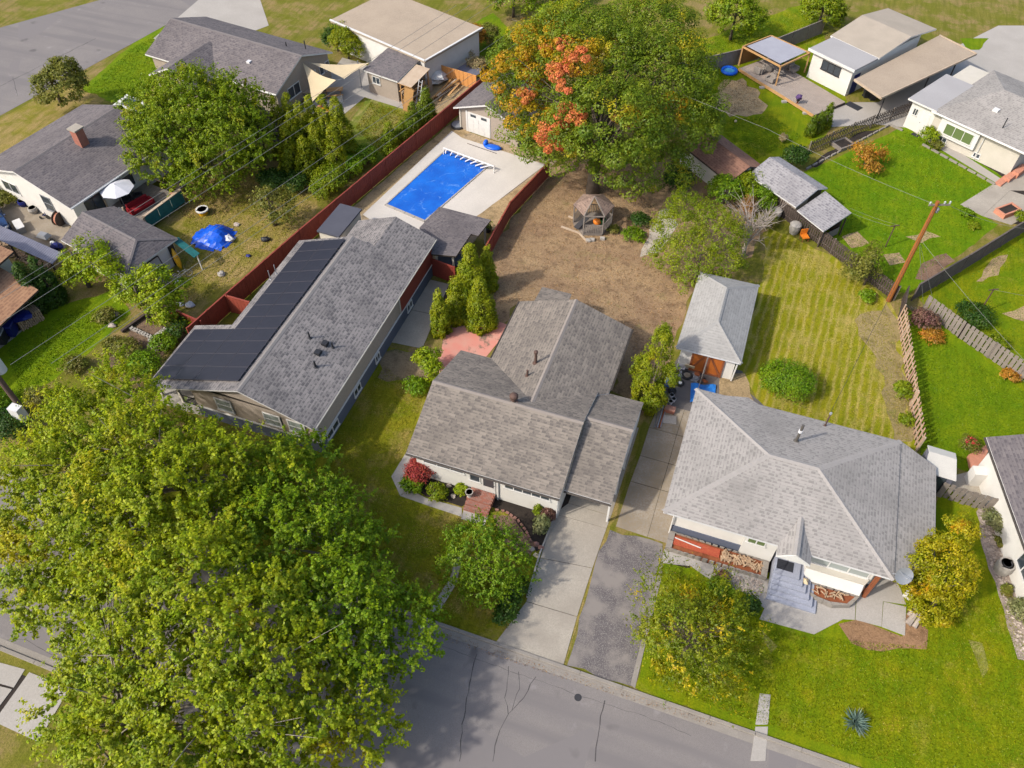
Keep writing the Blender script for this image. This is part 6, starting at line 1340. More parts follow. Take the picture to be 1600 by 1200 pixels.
fbox(f8, 0, LE, 0, 10.5, 0, 2.72).build('wall', MATS['cream_stucco'], eh); fbox(f8, 0, 2.5, -.02, -.002, 0, 2.72).build('white_siding', MATS['white_stucco'], eh)
fbox(f8, 3.3, 7.1, -.35, -.002, .95, 2.7).build('bay', WT, eh); window(eh, f8(3.9, -.35), f8(6.7, -.35), 1.25, 2.35, 3, .05, glass=MATS['green_glass'])
window(eh, f8(3.6, -.003), f8(4.5, -.003), .25, .75, 2); window(eh, f8(7.2, -.003), f8(7.9, -.003), .25, .75, 2); window(eh, f8(.35, -.022), f8(.85, -.022), 1.5, 2.2, 2, .05)
d = fbox(f8, 1.3, 2.15, -.06, -.022, .1, 2.15).build('door', WT, eh); MB().blob(f8(1.4, -.09, 1.1), .04).build('handle', MATS['chrome'], d)
MB().tube([f8(7.5, -.45, 2.8), f8(7.5, -.12, 2.5), f8(7.5, -.08, .1)], .05, 6).build('downspout', WT, eh)
fbox(f8, 6.3, 6.8, 2.3, 2.8, 3.55, 3.85).build('roof_vent', WT, eh); MB().tube([f8(8.2, 1.0, 3.2), f8(8.2, 1.0, 4.3)], .05, 6).build('vent_pipe', MATS['dark_metal'], eh)
gutter(eh, [f8(2.2, -.57, 2.82), f8(LE + .6, -.57, 2.82)], WT)
tag(fbox(f8, 1.3, 2.0, -.75, -.3, .03, .05).build('door_mat', MATS['mat_dark']), 'small dark mat below the white back door of the beige house', 'doormat')
st2 = TH('brick_stairs', 'orange brick steps at the right end of the beige house', 'steps', G(1580, 280))
for i in range(3):
    c = Vector(G2(1566 + i * 12, 284 - i * 6)); fr = Fr(tuple(c), degE)
    for k in range(6): fbox(fr, -.3, .3, -.9 + k * .3, -.9 + k * .3 + .285, 0, .2 + .2 * i).build('brick', MATS['salmon_brick'], st2)
c = G(1572, 333); t = TH('planter_box', 'raised orange brick planter at the corner of the concrete patio', 'planter', c); fr = Fr(c[:2], 45)
for x0, x1, y0, y1 in ((-1.0, 1.0, -.55, -.4), (-1.0, 1.0, .4, .55), (-1.0, -.85, -.398, .398), (.85, 1.0, -.398, .398)): fbox(fr, x0, x1, y0, y1, 0, .5).build('brick_wall', MATS['salmon_brick'], t)
fbox(fr, -.84, .84, -.39, .39, 0, .4).build('soil', MATS['soil'], t)
# raised timber bed at the far corner of the lawn
c = G(1316, 228); t = TH('raised_bed', 'small square timber raised bed with dark soil by the lattice fence', 'planter', c); fr = Fr(c[:2], 48)
for x0, x1, y0, y1 in ((-.9, .9, -.7, -.55), (-.9, .9, .55, .7), (-.9, -.75, -.548, .548), (.75, .9, -.548, .548)): fbox(fr, x0, x1, y0, y1, 0, .35).build('side_board', MATS['grey_wood'], t)
fbox(fr, -.74, .74, -.54, .54, 0, .25).build('soil', MATS['soil'], t)
t = TH('lawn_edging', 'pale kerb edging along the back of the bright green lawn', 'edging', G(1320, 235))
for p, q in (((1258, 266), (1390, 196)), ((1390, 196), (1410, 205)), ((1440, 226), (1555, 290))):
    a_, b_ = Vector(G2(*p)), Vector(G2(*q)); n = max(1, int((b_ - a_).length / .9))
    for i in range(n): u0, u1 = a_.lerp(b_, i / n + .01), a_.lerp(b_, (i + 1) / n - .01); MB().beam((*u0, .08), (*u1, .08), .14, .2).build('edging_block', MATS['kerb_concrete'], t)
# ================================================================== white house cut by the right edge
R0, R1 = Vector(G2(1541, 683, 3.2)), Vector(G2(1607, 866, 3.2)); dR = (R1 - R0).normalized(); degR = math.degrees(math.atan2(dR.y, dR.x)); f9 = Fr(tuple(R0), degR)
rh = TH('house', 'white house with dark slate roof cut by the right photo edge', 'house', f9(4, 4))
roof('roof', [[f9(0, 0, 3.2), f9(13.5, 0, 3.2), f9(13.5, 5, 4.6), f9(0, 5, 4.6)], [f9(13.5, 5, 4.6), f9(13.5, 10, 3.2), f9(0, 10, 3.2), f9(0, 5, 4.6)]], S_DARK, WT, rh)
fbox(f9, .4, 13, .5, 9.5, 0, 3.05).build('wall', MATS['white_stucco'], rh); gutter(rh, [f9(0, -.07, 3.12), f9(13.5, -.07, 3.12)], MATS['brown_gutter'])
window(rh, f9(7.5, .5), f9(9, .5), 1.2, 2.3, 2)
fbox(f9, .9, 1.6, -.25, .498, .0, 1.3).build('step_wall', MATS['white_stucco'], rh)
t = TH('brick_planter', 'triangular salmon brick planting bed at the corner of the white house', 'planter', G(1525, 705)); tri = [G2(1510, 715), G2(1548, 694), G2(1524, 742), G2(1515, 738)]
MB().prism(tri, 0, .35).build('brick_base', MATS['salmon_brick'], t)
ws_ = TH('shed', 'small white metal garden shed with shallow roof behind the silver house', 'shed', (16.1, 36.2, 0)); fw = Fr((15.1, 35.15), -3)
roof('roof', [[fw(0, 0, 2.0), fw(1.95, 0, 2.0), fw(1.8, 1.5, 2.25), fw(.15, 1.5, 2.25)], [fw(.15, 1.5, 2.25), fw(1.8, 1.5, 2.25), fw(1.8, 2.2, 2.0), fw(0.1, 2.2, 2.0)]], plain('white_metal', (.5, .48, .43), (.45, .43, .39), 1, .5, .05), WT, ws_, .08)
fbox(fw, .1, 1.85, .15, 2.0, 0, 1.9).build('wall', MATS['corrugated'], ws_); fbox(fw, .4, 1.5, .1, .148, .05, 1.7).build('door', MATS['glass'], ws_)
c = G(1563, 892); t = TH('barrel_planter', 'grey stone barrel with a dark hose coil against the right white house', 'barrel', c); MB().lathe(c, [(.42, 0), (.5, .5), (.46, .95), (.36, .95), (.34, .7)], 16).build('barrel', MATS['pale_concrete'], t)
MB().tube([(c[0] + .26 * math.cos(k * .7), c[1] + .26 * math.sin(k * .7), .78 + .01 * k) for k in range(20)], .04, 6).build('hose_coil', MATS['dark_metal'], t)
# ================================================================== gazebo in the dirt yard
c = Vector(G2(925, 352)); gz = TH('gazebo', 'old hexagonal gazebo with sagging brown shingle roof and slatted sides', 'gazebo', (c.x, c.y, 0))
R = 1.75; hx = [(c.x + R * math.cos(math.radians(60 * k + 17)), c.y + R * math.sin(math.radians(60 * k + 17))) for k in range(6)]
S_OLD = shingle('shingle_old', (.23, .165, .13), (.17, .12, .10), (.11, .08, .07), .3, .18)
roof('roof', [[(*hx[k], 2.15), (*hx[(k + 1) % 6], 2.15), (c.x, c.y, 3.1)] for k in range(6) if k != 4], S_OLD, MATS['dark_wood'], gz, .08)
MB().beam((*hx[4], 2.12), (c.x, c.y, 3.05), .08).beam((*hx[5], 2.12), (c.x, c.y, 3.05), .08).beam((*hx[4], 2.12), (*hx[5], 2.12), .08).build('bare_rafters', MATS['grey_wood'], gz)
cr = [((c.x + (p[0] - c.x) * .93), (c.y + (p[1] - c.y) * .93)) for p in hx]
MB().prism(cr, .02, .28).build('floor', MATS['grey_wood'], gz)
for k in range(6):
    MB().box(cr[k][0] - .05, cr[k][0] + .05, cr[k][1] - .05, cr[k][1] + .05, .28, 2.1).build('post', MATS['grey_wood'], gz)
    if k != 3:
        a_, b_ = Vector(cr[k]), Vector(cr[(k + 1) % 6]); d = b_ - a_; an = math.atan2(d.y, d.x); n = 11
        me = MB().box(-.035, .035, -.012, .012, 0, .78).mesh('slat', MATS['grey_wood'], (0, 0, 0))
        for i in range(1, n): p = a_ + d * i / n; place('slat', me, (p.x, p.y, .3), an, gz)
        MB().beam((*a_, 1.12), (*b_, 1.12), .07, .05).build('rail', MATS['grey_wood'], gz)
p = G(933, 347, .5); t = TH('pumpkin', 'large orange pumpkin sitting inside the gazebo', 'pumpkin', (p[0], p[1], .28)); MB().blob((p[0], p[1], .55), (.38, .34, .28), 0, 2, 12, .06).build('flesh', MATS['orange_gourd'], t, True); MB().tube([(p[0], p[1], .8), (p[0] + .05, p[1], .95)], .03, 5).build('stem', MATS['bark'], t)
p = G(941, 346, .5); t = TH('bucket', 'green plastic bucket right of the pumpkin in the gazebo', 'bucket', (p[0], p[1], .28)); MB().lathe((p[0], p[1], .28), [(.2, 0), (.28, .5), (.25, .5), (.2, .1)], 12).build('body', plain('green_plastic', (.03, .16, .05), (.02, .12, .04), 2, .4, .05), t)
p = G(909, 350, .5); tag(MB().beam((p[0] - .35, p[1] - .6, .4), (p[0] + .3, p[1] + .5, .95), .5, .06).build('folded_chair', MATS['dark_metal']), 'dark folded deck chair leaning inside the left of the gazebo', 'chair')
for i, (p, q) in enumerate((((877, 354), (905, 364)), ((905, 364), (918, 378)), ((888, 338), (899, 342)))): tag(MB().beam(G(*p, .07), G(*q, .07), .14, .12).build('timber_edge', MATS['pale_wood']), ('long pale timber lying left of the gazebo', 'pale timber lying at the front left corner of the gazebo', 'short pale timber behind the left side of the gazebo')[i], 'timber')
for i, (px, py) in enumerate(((919, 377), (925, 376), (941, 374))): c_ = G(px, py); tag(MB().obox(c_[:2], .2, .4, .3, 0, .2).build('block', MATS['pale_concrete']), 'pale concrete block at the foot of the gazebo', 'block', 'blocks under the gazebo')
# ------------------------------------------------------------------ poles and lines
up = TH('utility_pole', 'tall orange brown wooden utility pole at the meeting of the right fences', 'utility pole', G(1388, 470)); b0 = Vector(G(1388, 470)); 
MB().tube([b0 + Vector((0, 0, -.2)), b0 + Vector((0, 0, 5)), b0 + Vector((0, 0, 9.6))], [.19, .165, .13], 12).build('shaft', MATS['pole_wood'], up)
TOP = b0 + Vector((0, 0, 9.3))
MB().beam(TOP + Vector((-.5, -.2, 0)), TOP + Vector((.9, .35, 0)), .09, .11).build('crossarm', MATS['grey_wood'], up)
for k in (-.45, .5, .85): p = TOP + Vector((k, k * .4, .06)); MB().lathe(tuple(p), [(.04, 0), (.08, .06), (.05, .12), (.08, .18), (.03, .24)], 8).build('insulator', MATS['pale_glass'], up)
MB().blob(TOP + Vector((.25, .1, -.5)), (.14, .14, .25), 0, 1).build('splice_box', MATS['grey_metal'], up)
lp = TH('utility_pole', 'weathered brown utility pole with grey metal boxes at the left edge of the photo', 'utility pole', G(52, 662)); b1 = Vector(G(52, 662))
MB().tube([b1, b1 + Vector((0, 0, 5)), b1 + Vector((0, 0, 10))], [.2, .18, .14], 12).build('shaft', MATS['old_pole_wood'], lp)
MB().box(b1.x - .15, b1.x + .65, b1.y - .75, b1.y - .18, 1.3, 2.5).build('meter_box', MATS['gutter'], lp); MB().lathe((b1.x - .15, b1.y + .45, 5.0), [(.0, 0), (.42, .02), (.42, 1.3), (.3, 1.4), (0, 1.4)], 14).build('transformer', MATS['gutter'], lp)
def wire(label, p, q, z0, z1, r=.009, sag=.25, group='overhead lines', mat='line_wire', name='overhead_line', cat='cable'):
    a, b = Vector(p), Vector(q); n = 14
    return tag(MB().tube([a.lerp(b, i / n) - Vector((0, 0, sag * 4 * (i / n) * (1 - i / n))) for i in range(n + 1)], r, 5).build(name, MATS[mat]), label, cat, group)
plain('line_wire', (.2, .2, .18), (.16, .16, .15), 1, .6, 0); plain('dark_wire', (.03, .03, .03), (.04, .04, .04), 1, .6, 0)
LG = ['third highest', 'highest', 'second highest', 'fourth highest', 'second lowest', 'lowest']
for (p, q), w_ in zip((((0, 505), (675, 67)), ((0, 458), (620, 67)), ((0, 468), (640, 67)), ((16, 570), (770, 67)), ((80, 568), (800, 72)), ((105, 568), (815, 75))), LG):
    k = 1.15; e = (p[0] + (q[0] - p[0]) * k, p[1] + (q[1] - p[1]) * k); wire('pale overhead line across the left yards, %s of six' % w_, G(*p, 8.5), G(*e, 8.5), 0, 0, .015, .1, 'power lines over the left back yards')
mast = Vector(G(1296, 648, 4.3))
wire('dark service cable from the pole top down to the mast on the silver roof', TOP, mast, 0, 0, .014, .15, None, 'dark_wire')
wire('pale line from the utility pole past the grey sheds to the maple', TOP, G(1200, 202, 8.6), 0, 0, .011, .2, None); wire('pale line continuing from above the brown shed behind the maple', G(1200, 202, 8.6), G(800, 30, 8), 0, 0, .011, .2, None)
for q, lab in ((G(1443, 482, .2), 'slim pale guy wire down to the fence nearest the pole'), (G(1460, 478, .2), 'pale guy wire landing by the wide grey fence')): wire(lab, b0 + Vector((0, 0, 6.2)), q, 0, 0, .01, 0, None)
wire('long pale service line from the pole to the house at the right edge', b0 + Vector((0, 0, 6.3)), G(1612, 575, 4), 0, 0, .01, .2, None); wire('looped pale cable from the pole top to the upper right', TOP + Vector((.8, .3, 0)), G(1640, 360, 6), 0, 0, .01, .5, None)
def clothes_post(label, px, py, h=2.3):
    t = TH('clothes_post', label, 'post', G(px, py)); c = Vector(G(px, py)); MB().tube([c, c + Vector((0, 0, h))], .05, 7).build('post', MATS['rust_brown_vent'], t); MB().beam(c + Vector((-.35, -.2, h - .05)), c + Vector((.35, .2, h - .05)), .06).build('crossbar', MATS['rust_brown_vent'], t); return c + Vector((0, 0, h - .05))
q1 = clothes_post('dark clothesline post on the bright lawn left of the utility pole', 1383, 386); q2 = clothes_post('dark clothesline post on the lawn beyond the diagonal fence', 1529, 490, 2.6)
for s in (-.3, .3): wire('thin white clothesline from the lower lean-to to the dark post', q1 + Vector((s, s * .6, 0)), Vector(G(1322, 326, 1.9)) + Vector((s, s * .6, 0)), 0, 0, .008, .1, 'clotheslines on the bright lawn', name='clothesline')
wire('thin white clothesline running off the right edge', q2, G(1660, 470, 2.3), 0, 0, .008, .1, None, name='clothesline')
# ================================================================== trees and shrubs
BK, PBK = MATS['bark'], MATS['pale_bark']
LF = dict(
 plane=leafmat('leaf_plane', (.20, .275, .004), (.31, .35, .005), (.38, .345, .006), amount=.42, pscale=.22),
 plane_shaded=leafmat('leaf_plane_shaded', (.14, .235, .003), (.21, .30, .004), (.33, .33, .006), amount=.34, pscale=.25),  # copy of the plane leaf, side away from the sun darkened in colour
 maple=leafmat('leaf_maple', (.10, .165, .006), (.175, .225, .01), (.38, .32, .008), amount=.42, pscale=.3),
 maple_gold=leafmat('leaf_maple_gold', (.36, .26, .004), (.46, .23, .01), (.18, .215, .006), amount=.46, pscale=.5),
 maple_orange=leafmat('leaf_maple_orange', (.58, .21, .06), (.60, .17, .06), (.46, .25, .02), amount=.42, pscale=.9),
 walnut=leafmat('leaf_walnut', (.14, .215, .004), (.22, .285, .005), (.30, .295, .01), amount=.4, pscale=.4),
 olive=leafmat('leaf_olive', (.13, .145, .02), (.19, .19, .025)),
 lime=leafmat('leaf_lime', (.19, .275, .004), (.29, .35, .005), (.42, .33, .01), amount=.3, pscale=.8),
 bright=leafmat('leaf_bright', (.14, .205, .004), (.23, .27, .005)),
 fresh=leafmat('leaf_fresh', (.11, .205, .004), (.18, .27, .005), (.22, .29, .01), amount=.4, pscale=.6),
 cedar=leafmat('leaf_cedar', (.17, .225, .004), (.27, .29, .005), (.38, .31, .006), amount=.38, pscale=.9),
 cedar_dark=leafmat('leaf_cedar_dark', (.10, .16, .005), (.17, .215, .006), (.3, .28, .008), amount=.38, pscale=.6),
 gold=leafmat('leaf_gold', (.23, .255, .003), (.37, .31, .004), (.5, .27, .006), amount=.42, pscale=.6),
 locust=leafmat('leaf_locust', (.12, .175, .005), (.21, .235, .006), (.48, .37, .006), amount=.44, pscale=.55),
 dark=leafmat('leaf_dark', (.03, .08, .008), (.06, .115, .01)),
 juniper=leafmat('leaf_juniper', (.12, .23, .004), (.19, .29, .005)),
 red=leafmat('leaf_red', (.33, .045, .04), (.42, .09, .06), (.2, .08, .03), amount=.35, pscale=1.2),
 rust=leafmat('leaf_rust', (.30, .15, .04), (.23, .125, .045)),
 orange=leafmat('leaf_orange', (.46, .21, .02), (.36, .2, .03), (.2, .16, .02), amount=.3, pscale=1),
 straw=leafmat('leaf_straw', (.42, .33, .17), (.33, .27, .12)),
 purple=leafmat('leaf_purple', (.16, .07, .065), (.22, .13, .08), (.15, .16, .03), amount=.4, pscale=1),
 blue=leafmat('leaf_blue', (.12, .20, .17), (.2, .27, .22)),
 sage=leafmat('leaf_sage', (.23, .23, .10), (.16, .19, .06)),
 weed=leafmat('leaf_weed', (.14, .165, .015), (.22, .19, .045), (.34, .21, .05), amount=.35, pscale=.8))
def B(base, L, k=1):
    L = [(x, y, z * k, r) for x, y, z, r in L]; return B_(base, L)
def B_(base, L): return [(G(x, y, z)[0] - base[0], G(x, y, z)[1] - base[1], z, r if not hasattr(r, '__len__') else r[0], r if not hasattr(r, '__len__') else r[0], r * .8 if not hasattr(r, '__len__') else r[1]) for x, y, z, r in L]
# street trees in the foreground
b = (-26.5, 18.6)
tree('street_tree', 'huge yellow green street tree at the left between the solar house and the road', 'tree', b, B(b, [(140, 668, 5.0, 2.5), (90, 640, 4.0, 1.3), (190, 620, 5.5, 1.9), (230, 700, 6.0, 2.5), (110, 745, 4.5, 2.8), (170, 790, 5.5, 2.8), (260, 780, 6.2, 2.6), (335, 740, 5.5, 2.3), (300, 690, 4.5, 1.6), (60, 790, 4.0, 2.2), (45, 720, 3.8, 1.4), (95, 870, 4.0, 2.6), (30, 860, 3.3, 1.3), (180, 575, 4.7, 0.9), (415, 730, 4.5, 1.7), (210, 860, 5.3, 2.4), (350, 820, 5.0, 2.2)]), 3600, 240, .9, .155, LF['plane'], PBK, h=4.8, r0=.42, seed=3, limbs=34, low=-.35, jit=.4, shell=(.25, 1.12), up=.75, aspect=.7, ball=.3, flat=.75, sep=.74, twigs=8)
b = (-17.0, 17.6)
tree('street_tree', 'broad shade-darkened green street tree on the verge left of the front walk', 'tree', b, B(b, [(430, 780, 3.6, 2.2), (485, 785, 3.0, 1.9), (420, 850, 5.2, 2.4), (500, 860, 4.5, 2.1), (545, 850, 3.2, 1.6), (500, 715, 2.6, 1.1), (475, 692, 2.5, .8), (580, 930, 3.5, 1.6), (650, 962, 3.0, 1.1), (520, 950, 5.0, 2.4), (560, 1000, 4.5, 2.0), (625, 1005, 3.5, 1.4), (555, 790, 2.0, .9), (590, 850, 2.2, .9), (440, 725, 3.2, 1.4), (640, 985, 3.2, 1.1)]), 3200, 230, .82, .15, LF['plane_shaded'], PBK, h=3.4, r0=.3, seed=5, sub=0, limbs=14, low=-.35, jit=.4, shell=(.25, 1.12), up=.75, aspect=.7, ball=.3, flat=.75, sep=.74, twigs=8)
b = (-21.5, 5.2)
tree('street_tree', 'wide green street tree filling the lower left corner across the road', 'tree', b, B(b, [(150, 940, 5.2, 2.2), (230, 940, 6.1, 2.4), (310, 910, 6.7, 2.5), (340, 1000, 6.7, 2.6), (420, 960, 6.1, 2.3), (450, 1040, 5.5, 2.4), (240, 1030, 5.9, 2.5), (160, 1030, 4.6, 1.9), (120, 1110, 3.7, 1.7), (200, 1110, 4.6, 2.2), (300, 1090, 5.5, 2.5), (390, 1120, 5.2, 2.4), (500, 1100, 4.3, 2.0), (560, 1080, 3.7, 1.4), (575, 1140, 3.4, 1.3), (290, 1180, 4.9, 2.4), (50, 945, 4.0, 1.1), (25, 960, 3.7, 0.8), (450, 1180, 4.3, 2.2), (180, 1190, 4.3, 2.2)]), 4200, 240, .88, .155, LF['plane'], PBK, h=5, r0=.42, seed=8, limbs=34, low=-.35, jit=.4, shell=(.25, 1.12), up=.75, aspect=.7, ball=.3, flat=.75, sep=.74, twigs=8)
# big autumn maple
b = (-13.0, 58.5)
mp = tree('maple_tree', 'very large green maple turning orange on its left side behind the gazebo', 'tree', b, B(b, [(840, 150, 8, 3.8), (930, 110, 11, 5.0), (1020, 130, 10, 4.8), (1060, 190, 7, 3.8), (950, 200, 10, 4.6), (870, 225, 6, 3.2), (980, 260, 5, 2.8), (1040, 260, 4.5, 2.2), (900, 70, 11, 4.5), (1010, 60, 10, 4.5), (830, 100, 8, 3.6), (1060, 110, 8, 3.4), (814, 202, 5.5, 1.5), (860, 238, 5.4, 1.8), (905, 248, 5.4, 1.9), (950, 272, 4.4, 1.5), (1000, 290, 3.6, 1.3)], .75), 3200, 270, 1.0, .2, LF['maple'], BK, h=7, r0=.5, seed=13, limbs=26, low=-.3, shell=(.78, 1.08), jit=.28, up=.55, flat=.85, ball=.6, sep=1.12)
def spray_part(root, name, blobs, ncl, per, rc, size, mat, seed, **k):
    C, N, cc, idx = crown_pts(blobs, ncl, per, rc, seed, **k); o = mesh_obj(name, leaf_mesh(name, C, N, size, mat, .6, seed + 3), root, (0, 0, 0)); o['kind'] = 'stuff'; return o
spray_part(mp, 'gold_foliage', B(b, [(805, 130, 8.8, 2.6), (825, 185, 7.4, 2.2), (860, 100, 11, 2.8), (806, 170, 7, 1.6), (905, 95, 13.6, 1.8), (850, 75, 11, 2.6), (990, 185, 10.6, 1.2), (1050, 170, 9.2, 1.3)], .79), 420, 260, .9, .19, LF['maple_gold'], 31, shell=(.92, 1.08), low=0, ball=.6, sep=1.1)
spray_part(mp, 'orange_foliage', B(b, [(820, 152, 9.4, .8), (876, 115, 12.6, .95), (884, 138, 12.4, .6), (905, 90, 14.2, .8), (886, 180, 10.8, .85), (906, 186, 11, .6), (866, 203, 9.3, .85), (842, 222, 7.4, .6), (865, 231, 7.8, .75), (880, 72, 13.6, .8), (858, 78, 12.0, .6), (812, 98, 9.6, .5)], .84), 160, 190, .55, .18, LF['maple_orange'], 33, shell=(.85, 1.15), low=0, ball=.5, sep=.55)
# deciduous trees of the left side
b = G2(318, 268)
tree('walnut_tree', 'large round green walnut tree beside the deck of the white house', 'tree', b, B(b, [(290, 200, 6, 4.0), (350, 210, 6, 3.6), (245, 185, 6, 2.8), (300, 160, 8, 3.0), (360, 165, 7, 2.8), (255, 235, 5, 2.8), (330, 250, 4.5, 3.0), (300, 285, 3, 1.6), (380, 225, 5, 2.4), (255, 150, 6.5, 1.8)], .76), 2400, 190, .85, .185, LF['walnut'], BK, h=4.5, r0=.3, seed=17, limbs=20, sep=.68, ball=.3, shell=(.4, 1.08), twigs=9)
b = G2(95, 160)
tree('small_tree', 'small round olive green tree on the corner verge of the far street', 'tree', b, B(b, [(95, 135, 2.6, 2.4), (100, 115, 3.6, 1.7)]), 140, 60, .6, .24, LF['olive'], BK, seed=19)
b = G2(140, 448)
tree('small_tree', 'airy lime green tree against the front of the grey garage', 'tree', b, B(b, [(135, 405, 2.6, 1.8), (165, 425, 2.6, 1.5), (115, 425, 2, 1.2), (150, 390, 3.4, 1.0)]), 120, 45, .55, .22, LF['lime'], BK, seed=21, T='spray', shell=(.4, 1.1))
b = G2(235, 500)
tree('small_tree', 'bushy lime green tree with yellow tips by the bicycles and weedy garden', 'tree', b, B(b, [(225, 455, 2.4, 1.8), (255, 475, 2.2, 1.6), (200, 450, 2.2, 1.3), (240, 435, 3.2, 1.3), (265, 500, 1.4, 1.1), (282, 450, 2, .9)]), 190, 50, .5, .21, LF['lime'], BK, seed=22, T='spray', shell=(.4, 1.1))
b = G2(430, 352)
tree('apple_tree', 'thin olive green apple tree in the dry back yard', 'tree', b, B(b, [(428, 315, 2.6, 1.8), (440, 335, 1.8, 1.4), (415, 325, 2, 1.2)]), 110, 32, .55, .2, LF['olive'], BK, seed=23, limbs=22, shell=(.3, 1.1), sub=3)
b = G2(676, 588)
tree('small_tree', 'small feathery lime tree beside the pink patio', 'tree', b, B(b, [(668, 560, 1.7, 1.0), (678, 575, 1.2, .8)]), 75, 55, .4, .17, LF['lime'], BK, seed=24, T='spray', shell=(.3, 1.1), r0=.06)
b = G2(748, 905)
tree('small_tree', 'rounded bright green tree on the front lawn beside the concrete drive', 'tree', b, B(b, [(740, 860, 1.9, 1.7), (785, 868, 2.0, 1.5), (720, 885, 1.6, 1.3), (765, 905, 1.6, 1.5), (757, 838, 2.3, 1.2), (803, 890, 1.5, 1.1)]), 1200, 70, .5, .13, LF['fresh'], BK, seed=25, shell=(.55, 1.08), twigs=7, sep=.36)
b = G2(1068, 1022)
tree('locust_tree', 'spiky open yellow green locust tree right of the gravel strip', 'tree', b, B(b, [(1075, 990, 2.4, 2.5), (1040, 930, 2.2, 1.5), (1130, 985, 2.4, 1.9), (1100, 1045, 1.6, 1.8), (1030, 985, 1.6, 1.4), (1120, 930, 2.2, 1.2)]), 600, 75, .85, .13, LF['locust'], BK, seed=27, T='spray', shell=(.4, 1.15), limbs=44, sub=3, r0=.11, flat=.7, twigs=5, sep=.5)
spray_part(bpy.data.objects['locust_tree'], 'shoot_foliage', [(x * .1, y * .1, 1.6 + z, .5, .5, .5) for x, y, z in ((24, 5, 0), (-18, 14, .3), (10, 22, .6), (26, -6, -.3), (-12, -18, -.4), (6, 6, 1.4), (15, 14, 1.1), (-24, 2, -.2), (-4, 26, .2))], 80, 30, .3, .15, LF['gold'], 71, shell=(.2, 1.4))
b = G2(1350, 258)
tree('small_tree', 'orange leaved little tree on the bright lawn of the beige house', 'tree', b, B(b, [(1350, 240, 1.6, 1.2), (1360, 262, .8, .9), (1340, 232, 1.8, .8), (1375, 240, 1.2, .7)]), 90, 28, .4, .2, LF['orange'], BK, seed=29, shell=(.3, 1.15), T='spray', r0=.07)
b = G2(1350, 445)
tree('small_tree', 'thin olive green tree growing over the dark picket fence', 'tree', b, B(b, [(1350, 412, 2, 1.3), (1362, 398, 2.4, 1.0), (1335, 425, 1.4, .9)]), 95, 30, .45, .18, LF['olive'], BK, seed=30, shell=(.3, 1.1), r0=.07, limbs=20)
for (u, v, r, m, lab) in ((-31, 88, 3.0, 'walnut', 'round green tree beyond the white flat roofed building'), (-24, 84, 2.4, 'lime', 'yellow green tree at the far edge left of the maple'), (-6, 91, 2.8, 'walnut', 'broad green tree at the far edge right of the maple'), (-62, 86, 2.6, 'fresh', 'green tree at the top left beyond the grey cross gable roof'), (3, 97, 2.2, 'bright', 'small green tree at the far edge behind the board fence'), (-27, 93, 2.2, 'olive', 'olive tree at the far edge above the trampoline')):
    tree('backyard_tree', lab, 'tree', (u, v), [(0, 0, r * .95, r, r, r * .85), (r * .5, .3, r * .8, r * .7, r * .7, r * .6), (-r * .5, -.2, r * 1.1, r * .6, r * .6, r * .6)], 160, 50, r * .25, .27, LF[m], BK, seed=int(abs(u) + v), T='spray')
# bare tree
bt = TH('bare_tree', 'leafless grey tree behind the pale garage', 'tree', G(1160, 400)); rr = random.Random(6); tg = [(rr.uniform(-2.6, 2.6), rr.uniform(-1.5, 3.4), rr.uniform(2.0, 5.2)) for _ in range(34)]
mesh_obj('trunk', trunk_mesh(3.2, .17, tg, 4, (.2, .3), sub=6, fork=.3).mesh('trunk', MATS['driftwood'], (0, 0, 0), True), bt, (0, 0, 0))
# evergreens
def cedar(label, px, py, h, r, mat, seed, base_r=None, group=None, n=1.0, size=.17, bushy=1.0):
    b = G2(px, py); bl = []; m = max(3, int(h / r * .8))
    for i in range(m):
        t = (i + .5) / m; rad = r * (1 - t ** 1.7) ** .8 * (.75 + .25 * min(1, t * 5)) + .08; bl.append((0, 0, h * t, rad, rad, h / m * .95))
    ncl = int(130 * n * h * r + 30)
    return tree('cedar', label, 'cedar', b, bl, ncl, 28, .21 * bushy, size * .85, mat, BK, h=h * .9, r0=.08, seed=seed, limbs=4, flat=1.3, shell=(.82, 1.06), low=-.9, up=.25, aspect=.5, jit=.35, group=group)
C_, CD = LF['cedar'], LF['cedar_dark']
for px, py, h, r, mt, lab in ((690, 520, 3.9, .75, C_, 'slim pointed cedar nearest the short red post'), (716, 498, 3.7, 1.0, C_, 'cedar with yellow left side behind the pointed one'), (752, 508, 4.2, 1.25, C_, 'broad cedar at the corner of the pink patio'), (738, 462, 4.6, 1.3, C_, 'tall bushy cedar in front of the shingled pergola'), (762, 450, 3.7, .8, C_, 'narrow cedar at the end of the pool fence'), (730, 500, 2.6, .7, CD, 'short dark cedar squeezed between the broad ones')): cedar(lab, px, py, h, r, mt, px + py)
for px, py, h, r, lab in ((66, 478, 3.8, 1.15, 'dark column cedar left of the pair on the green lawn'), (88, 470, 3.8, 1.0, 'dark column cedar right of the pair on the green lawn')): cedar(lab, px, py, h, r, LF['dark'], px, n=.8)
ORD = ('leftmost', 'second from left', 'third from left', 'fourth from left', 'fifth from left', 'middle', 'fifth from right', 'fourth from right', 'third from right', 'second from right', 'rightmost')
CL_ = sorted(((447, 238, 5, 1.2), (466, 232, 5, 1.2), (484, 248, 5, 1.2), (470, 258, 4.8, 1.2), (500, 240, 5.2, 1.1), (520, 245, 5.5, 1.3), (540, 248, 5.5, 1.4), (505, 265, 4.6, 1.2), (460, 270, 4.2, 1.2), (530, 270, 4.2, 1.2), (485, 278, 3.6, 1.2)))
